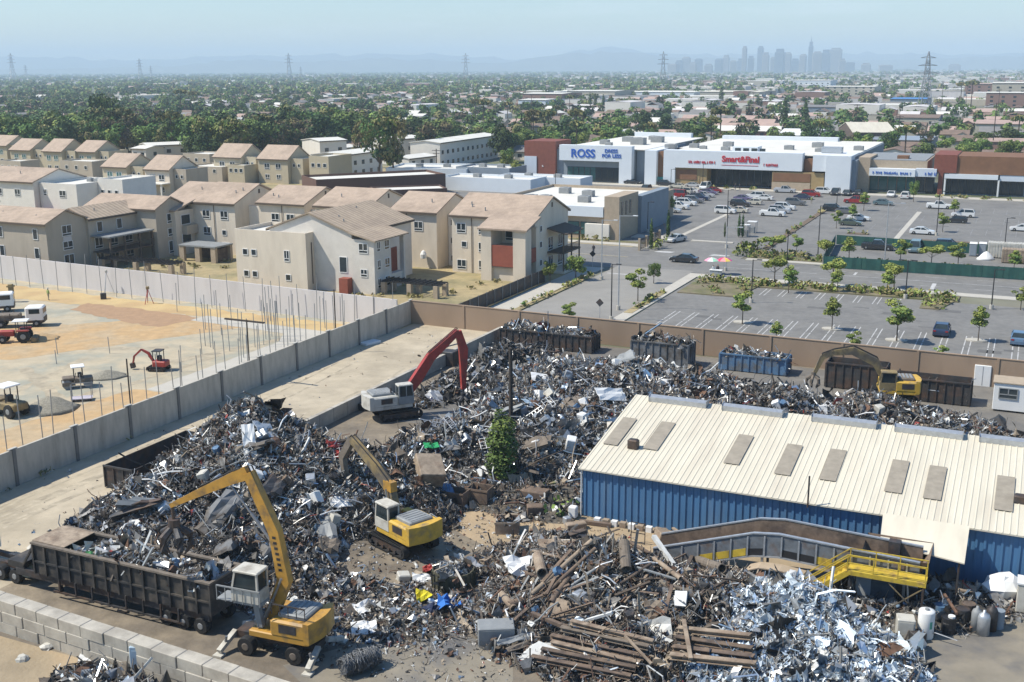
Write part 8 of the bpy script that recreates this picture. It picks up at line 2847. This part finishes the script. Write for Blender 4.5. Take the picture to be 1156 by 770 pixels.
def clear(p):
 ci,cj=int(p.x//12),int(p.y//12)
 for i in(-1,0,1):
  for j in(-1,0,1):
   for a,b in cellh.get((ci+i,cj+j),()):
    if(a-p.x)**2+(b-p.y)**2<64:
     return False
 return True
while len(TS)<2200 and tries<60000:
 tries+=1
 px=rr.uniform(-20,1176)
 d=345*math.exp(rr.random()**.8*1.5)
 p=Vector(((px-578)/F*d,d,0))
 u,v=p.x*CG+p.y*SG,-p.x*SG+p.y*CG
 if v<372 and not(px<420 and v>300 and u<-240):
  continue
 if rr.random()>np.interp(px,[0,450,600,900,1156],[1,.75,.42,.24,.2]):
  continue
 if any((p.x-a)**2+(p.y-b)**2<(c+2)**2 for a,b,c in OCC)or not clear(p):
  continue
 TS.append((d,px,p))
TS.sort(key=lambda q:q[0])
NT=205
items=[]
KL={'round':'mid-green rounded tree','dark':'dark green tree','light':'light green tree','gum':'olive airy tree','brown':'brownish tree','palm':'palm','cypress':'narrow cypress'}
for d,px,p in TS[:NT]:
 key=rr.choice(['round0','round1','round2','dark0','light0','light1','light2','light0','gum0','gum1','brown0','palm','round1','light2','dark1'])
 h_=rr.uniform(6.5,11.5)*(1.55 if px<450 and d<540 else 1.2 if px<520 else.95)if key!='palm' else rr.uniform(12,17)
 t=tree(key,p,h_,'x','trees of the far suburb',rr.uniform(.9,1.25))
 z=zone(px,d)
 items.append((px,KL[key.rstrip('0123456789')],z[1],z[2],z[3],t))
ranked(items)
def tree_mass(name,label,P,hs,ws,q,mats,seed,size):
 """many crowns as one mass of leaf clumps"""
 rs=np.random.default_rng(seed)
 n=len(P)
 i=np.repeat(np.arange(n),q)
 m=len(i)
 d=rs.normal(0,1,(m,3))
 d/=np.linalg.norm(d,axis=1)[:,None]
 d*=rs.uniform(.4,1.05,m)[:,None]**.5
 C=np.zeros((m,3))
 lob=rs.integers(0,3,m)
 off=rs.normal(0,.38,(n,3,3))
 off[:,:,2]*=.5
 lo=off[i,lob]
 C[:,0]=P[i,0]+(d[:,0]*.75+lo[:,0])*ws[i]
 C[:,1]=P[i,1]+(d[:,1]*.75+lo[:,1])*ws[i]
 C[:,2]=hs[i]*(.6+.16*lo[:,2]+.34*d[:,2])
 C[:,2]=np.maximum(C[:,2],.6)
 nn=d+rs.normal(0,.4,(m,3))+np.array([0,0,.3])
 nn/=np.linalg.norm(nn,axis=1)[:,None]
 a=np.cross(nn,rs.normal(0,1,(m,3)))
 a/=np.linalg.norm(a,axis=1)[:,None]
 b=np.cross(nn,a)
 s=(ws[i]*size*np.exp(rs.normal(0,.25,m)))[:,None]
 V=np.stack([C-a*s-b*s*.8,C+a*s-b*s*.6,C+a*s*.8+b*s*.8,C-a*s*.7+b*s*.7],1).reshape(-1,3)
 tmi=rs.choice(len(mats),n,p=[.20,.34,.28,.13,.05])
 mi=np.where(rs.random(m)<.75,tmi[i],rs.choice(len(mats),m))
 o=npmesh(name,V,np.arange(m*4).reshape(-1,4),mats,mi)
 return tag(o,label,'trees',None,'stuff')
LM=['leaf_c','leaf_a','leaf_b','leaf_o','leaf_brown']
P=np.array([(p.x,p.y)for d,px,p in TS[NT:]])
rs=np.random.default_rng(55)
tree_mass('tree_belt','belt of many small trees between the suburb roofs',P,rs.uniform(4.5,10.5,len(P)),rs.uniform(2.2,4.6,len(P)),110,LM,56,.19)
N3=9000
dist=1350*np.exp(rs.uniform(0,2.4,N3))
pxs=rs.uniform(-30,1190,N3)
kp=rs.random(N3)<np.interp(pxs,[0,450,700,950,1156],[1,.9,.65,.42,.34])
dist,pxs=dist[kp],pxs[kp]
P=np.stack([(pxs-578)/F*dist,dist],1)
tree_mass('tree_belt','far hazy tree belt reaching to the horizon',P,rs.uniform(5,12,len(P)),np.interp(dist,[1350,15000],[4,14])*rs.uniform(.7,1.3,len(P)),34,LM,57,.3)
M['tower_glass']=mat('skyscraper_glass',(.10,.13,.17),rough=.4,var=.15,scale=.02)
M['tower_stone']=mat('skyscraper_stone',(.24,.23,.22),rough=.8,var=.12,scale=.02)
DS=6600.
sky_px=[(760,10,72,'s'),(767,8,68,'g'),(775,9,64,'s'),(783,7,70,'s'),(789,8,66,'g'),(800,9,72,'s'),(812,8,66,'g'),(820,7,62,'s'),(828,7,68,'s'),(836,6,66,'g'),(841,5,52,'s'),(848,7,63,'g'),(859,6,52,'g'),(865,7,59,'s'),(873,6,64,'s'),(881,10,55,'g'),(889,9,59,'s'),(898,9,66,'g'),(907,7,61,'s'),(916,5,47,'g'),(923,10,58,'s'),(933,9,56,'g'),(944,13,54,'s'),(951,7,66,'s'),(960,9,70,'g'),(978,10,71,'s'),(1000,14,73,'s'),(1078,12,72,'s')]
for i,(px,w_,ty,kd)in enumerate(sky_px):
 y=DS*(1+.03*((i*7)%5))
 d=ray(px,ty)
 s_=y/d[1]
 X,H_=d[0]*s_,CAMH+d[2]*s_
 wd=w_*y/F
 lab=('tallest slim skyscraper with a thin spire on the hazy skyline' if px==916 else '%s hazy skyscraper, %s on the skyline'%('broad' if w_>8 else 'slim',['far left end','second','third','fourth','fifth','sixth','seventh','eighth','ninth','tenth','eleventh','twelfth','thirteenth','fourteenth','fifteenth','sixteenth','seventeenth','eighteenth','nineteenth','twentieth','just right of the tallest','second right of the tallest','third right of the tallest','fourth right of the tallest','fifth right of the tallest','sixth right of the tallest','alone right of the cluster','lone block far right'][i]+(' from left' if 0<i<20 else '')))
 t=thing('skyscraper',lab,'skyscraper',(X,y,0),GRID+.1*(i%3),'skyscrapers of the far skyline')
 m=MB()
 m.cbox(-wd/2,wd/2,-wd/2,wd/2,0,H_*(.86 if i%2 else.94),3)
 m.cbox(-wd*.36,wd*.36,-wd*.36,wd*.36,H_*(.86 if i%2 else.94),H_,2)
 m.build('shaft','tower_glass' if kd=='g' else 'tower_stone',t)
 if px==916:
  MB().tube([(0,0,H_),(0,0,H_+33)],[4,1],6).build('spire','steel',t)
a,b=uv(1060,112),uv(1125,136)
mb=MB()
d0,d1=at(1058,108),at(1150,152)
n_=(d1-d0).cross(Vector((0,0,1))).normalized()*9
mb.add([d0-n_,d0+n_,d1+n_,d1-n_],[(0,1,2,3)])
o=mb.build('far_road','walk')
o.location.z=.05
o['kind']='structure'
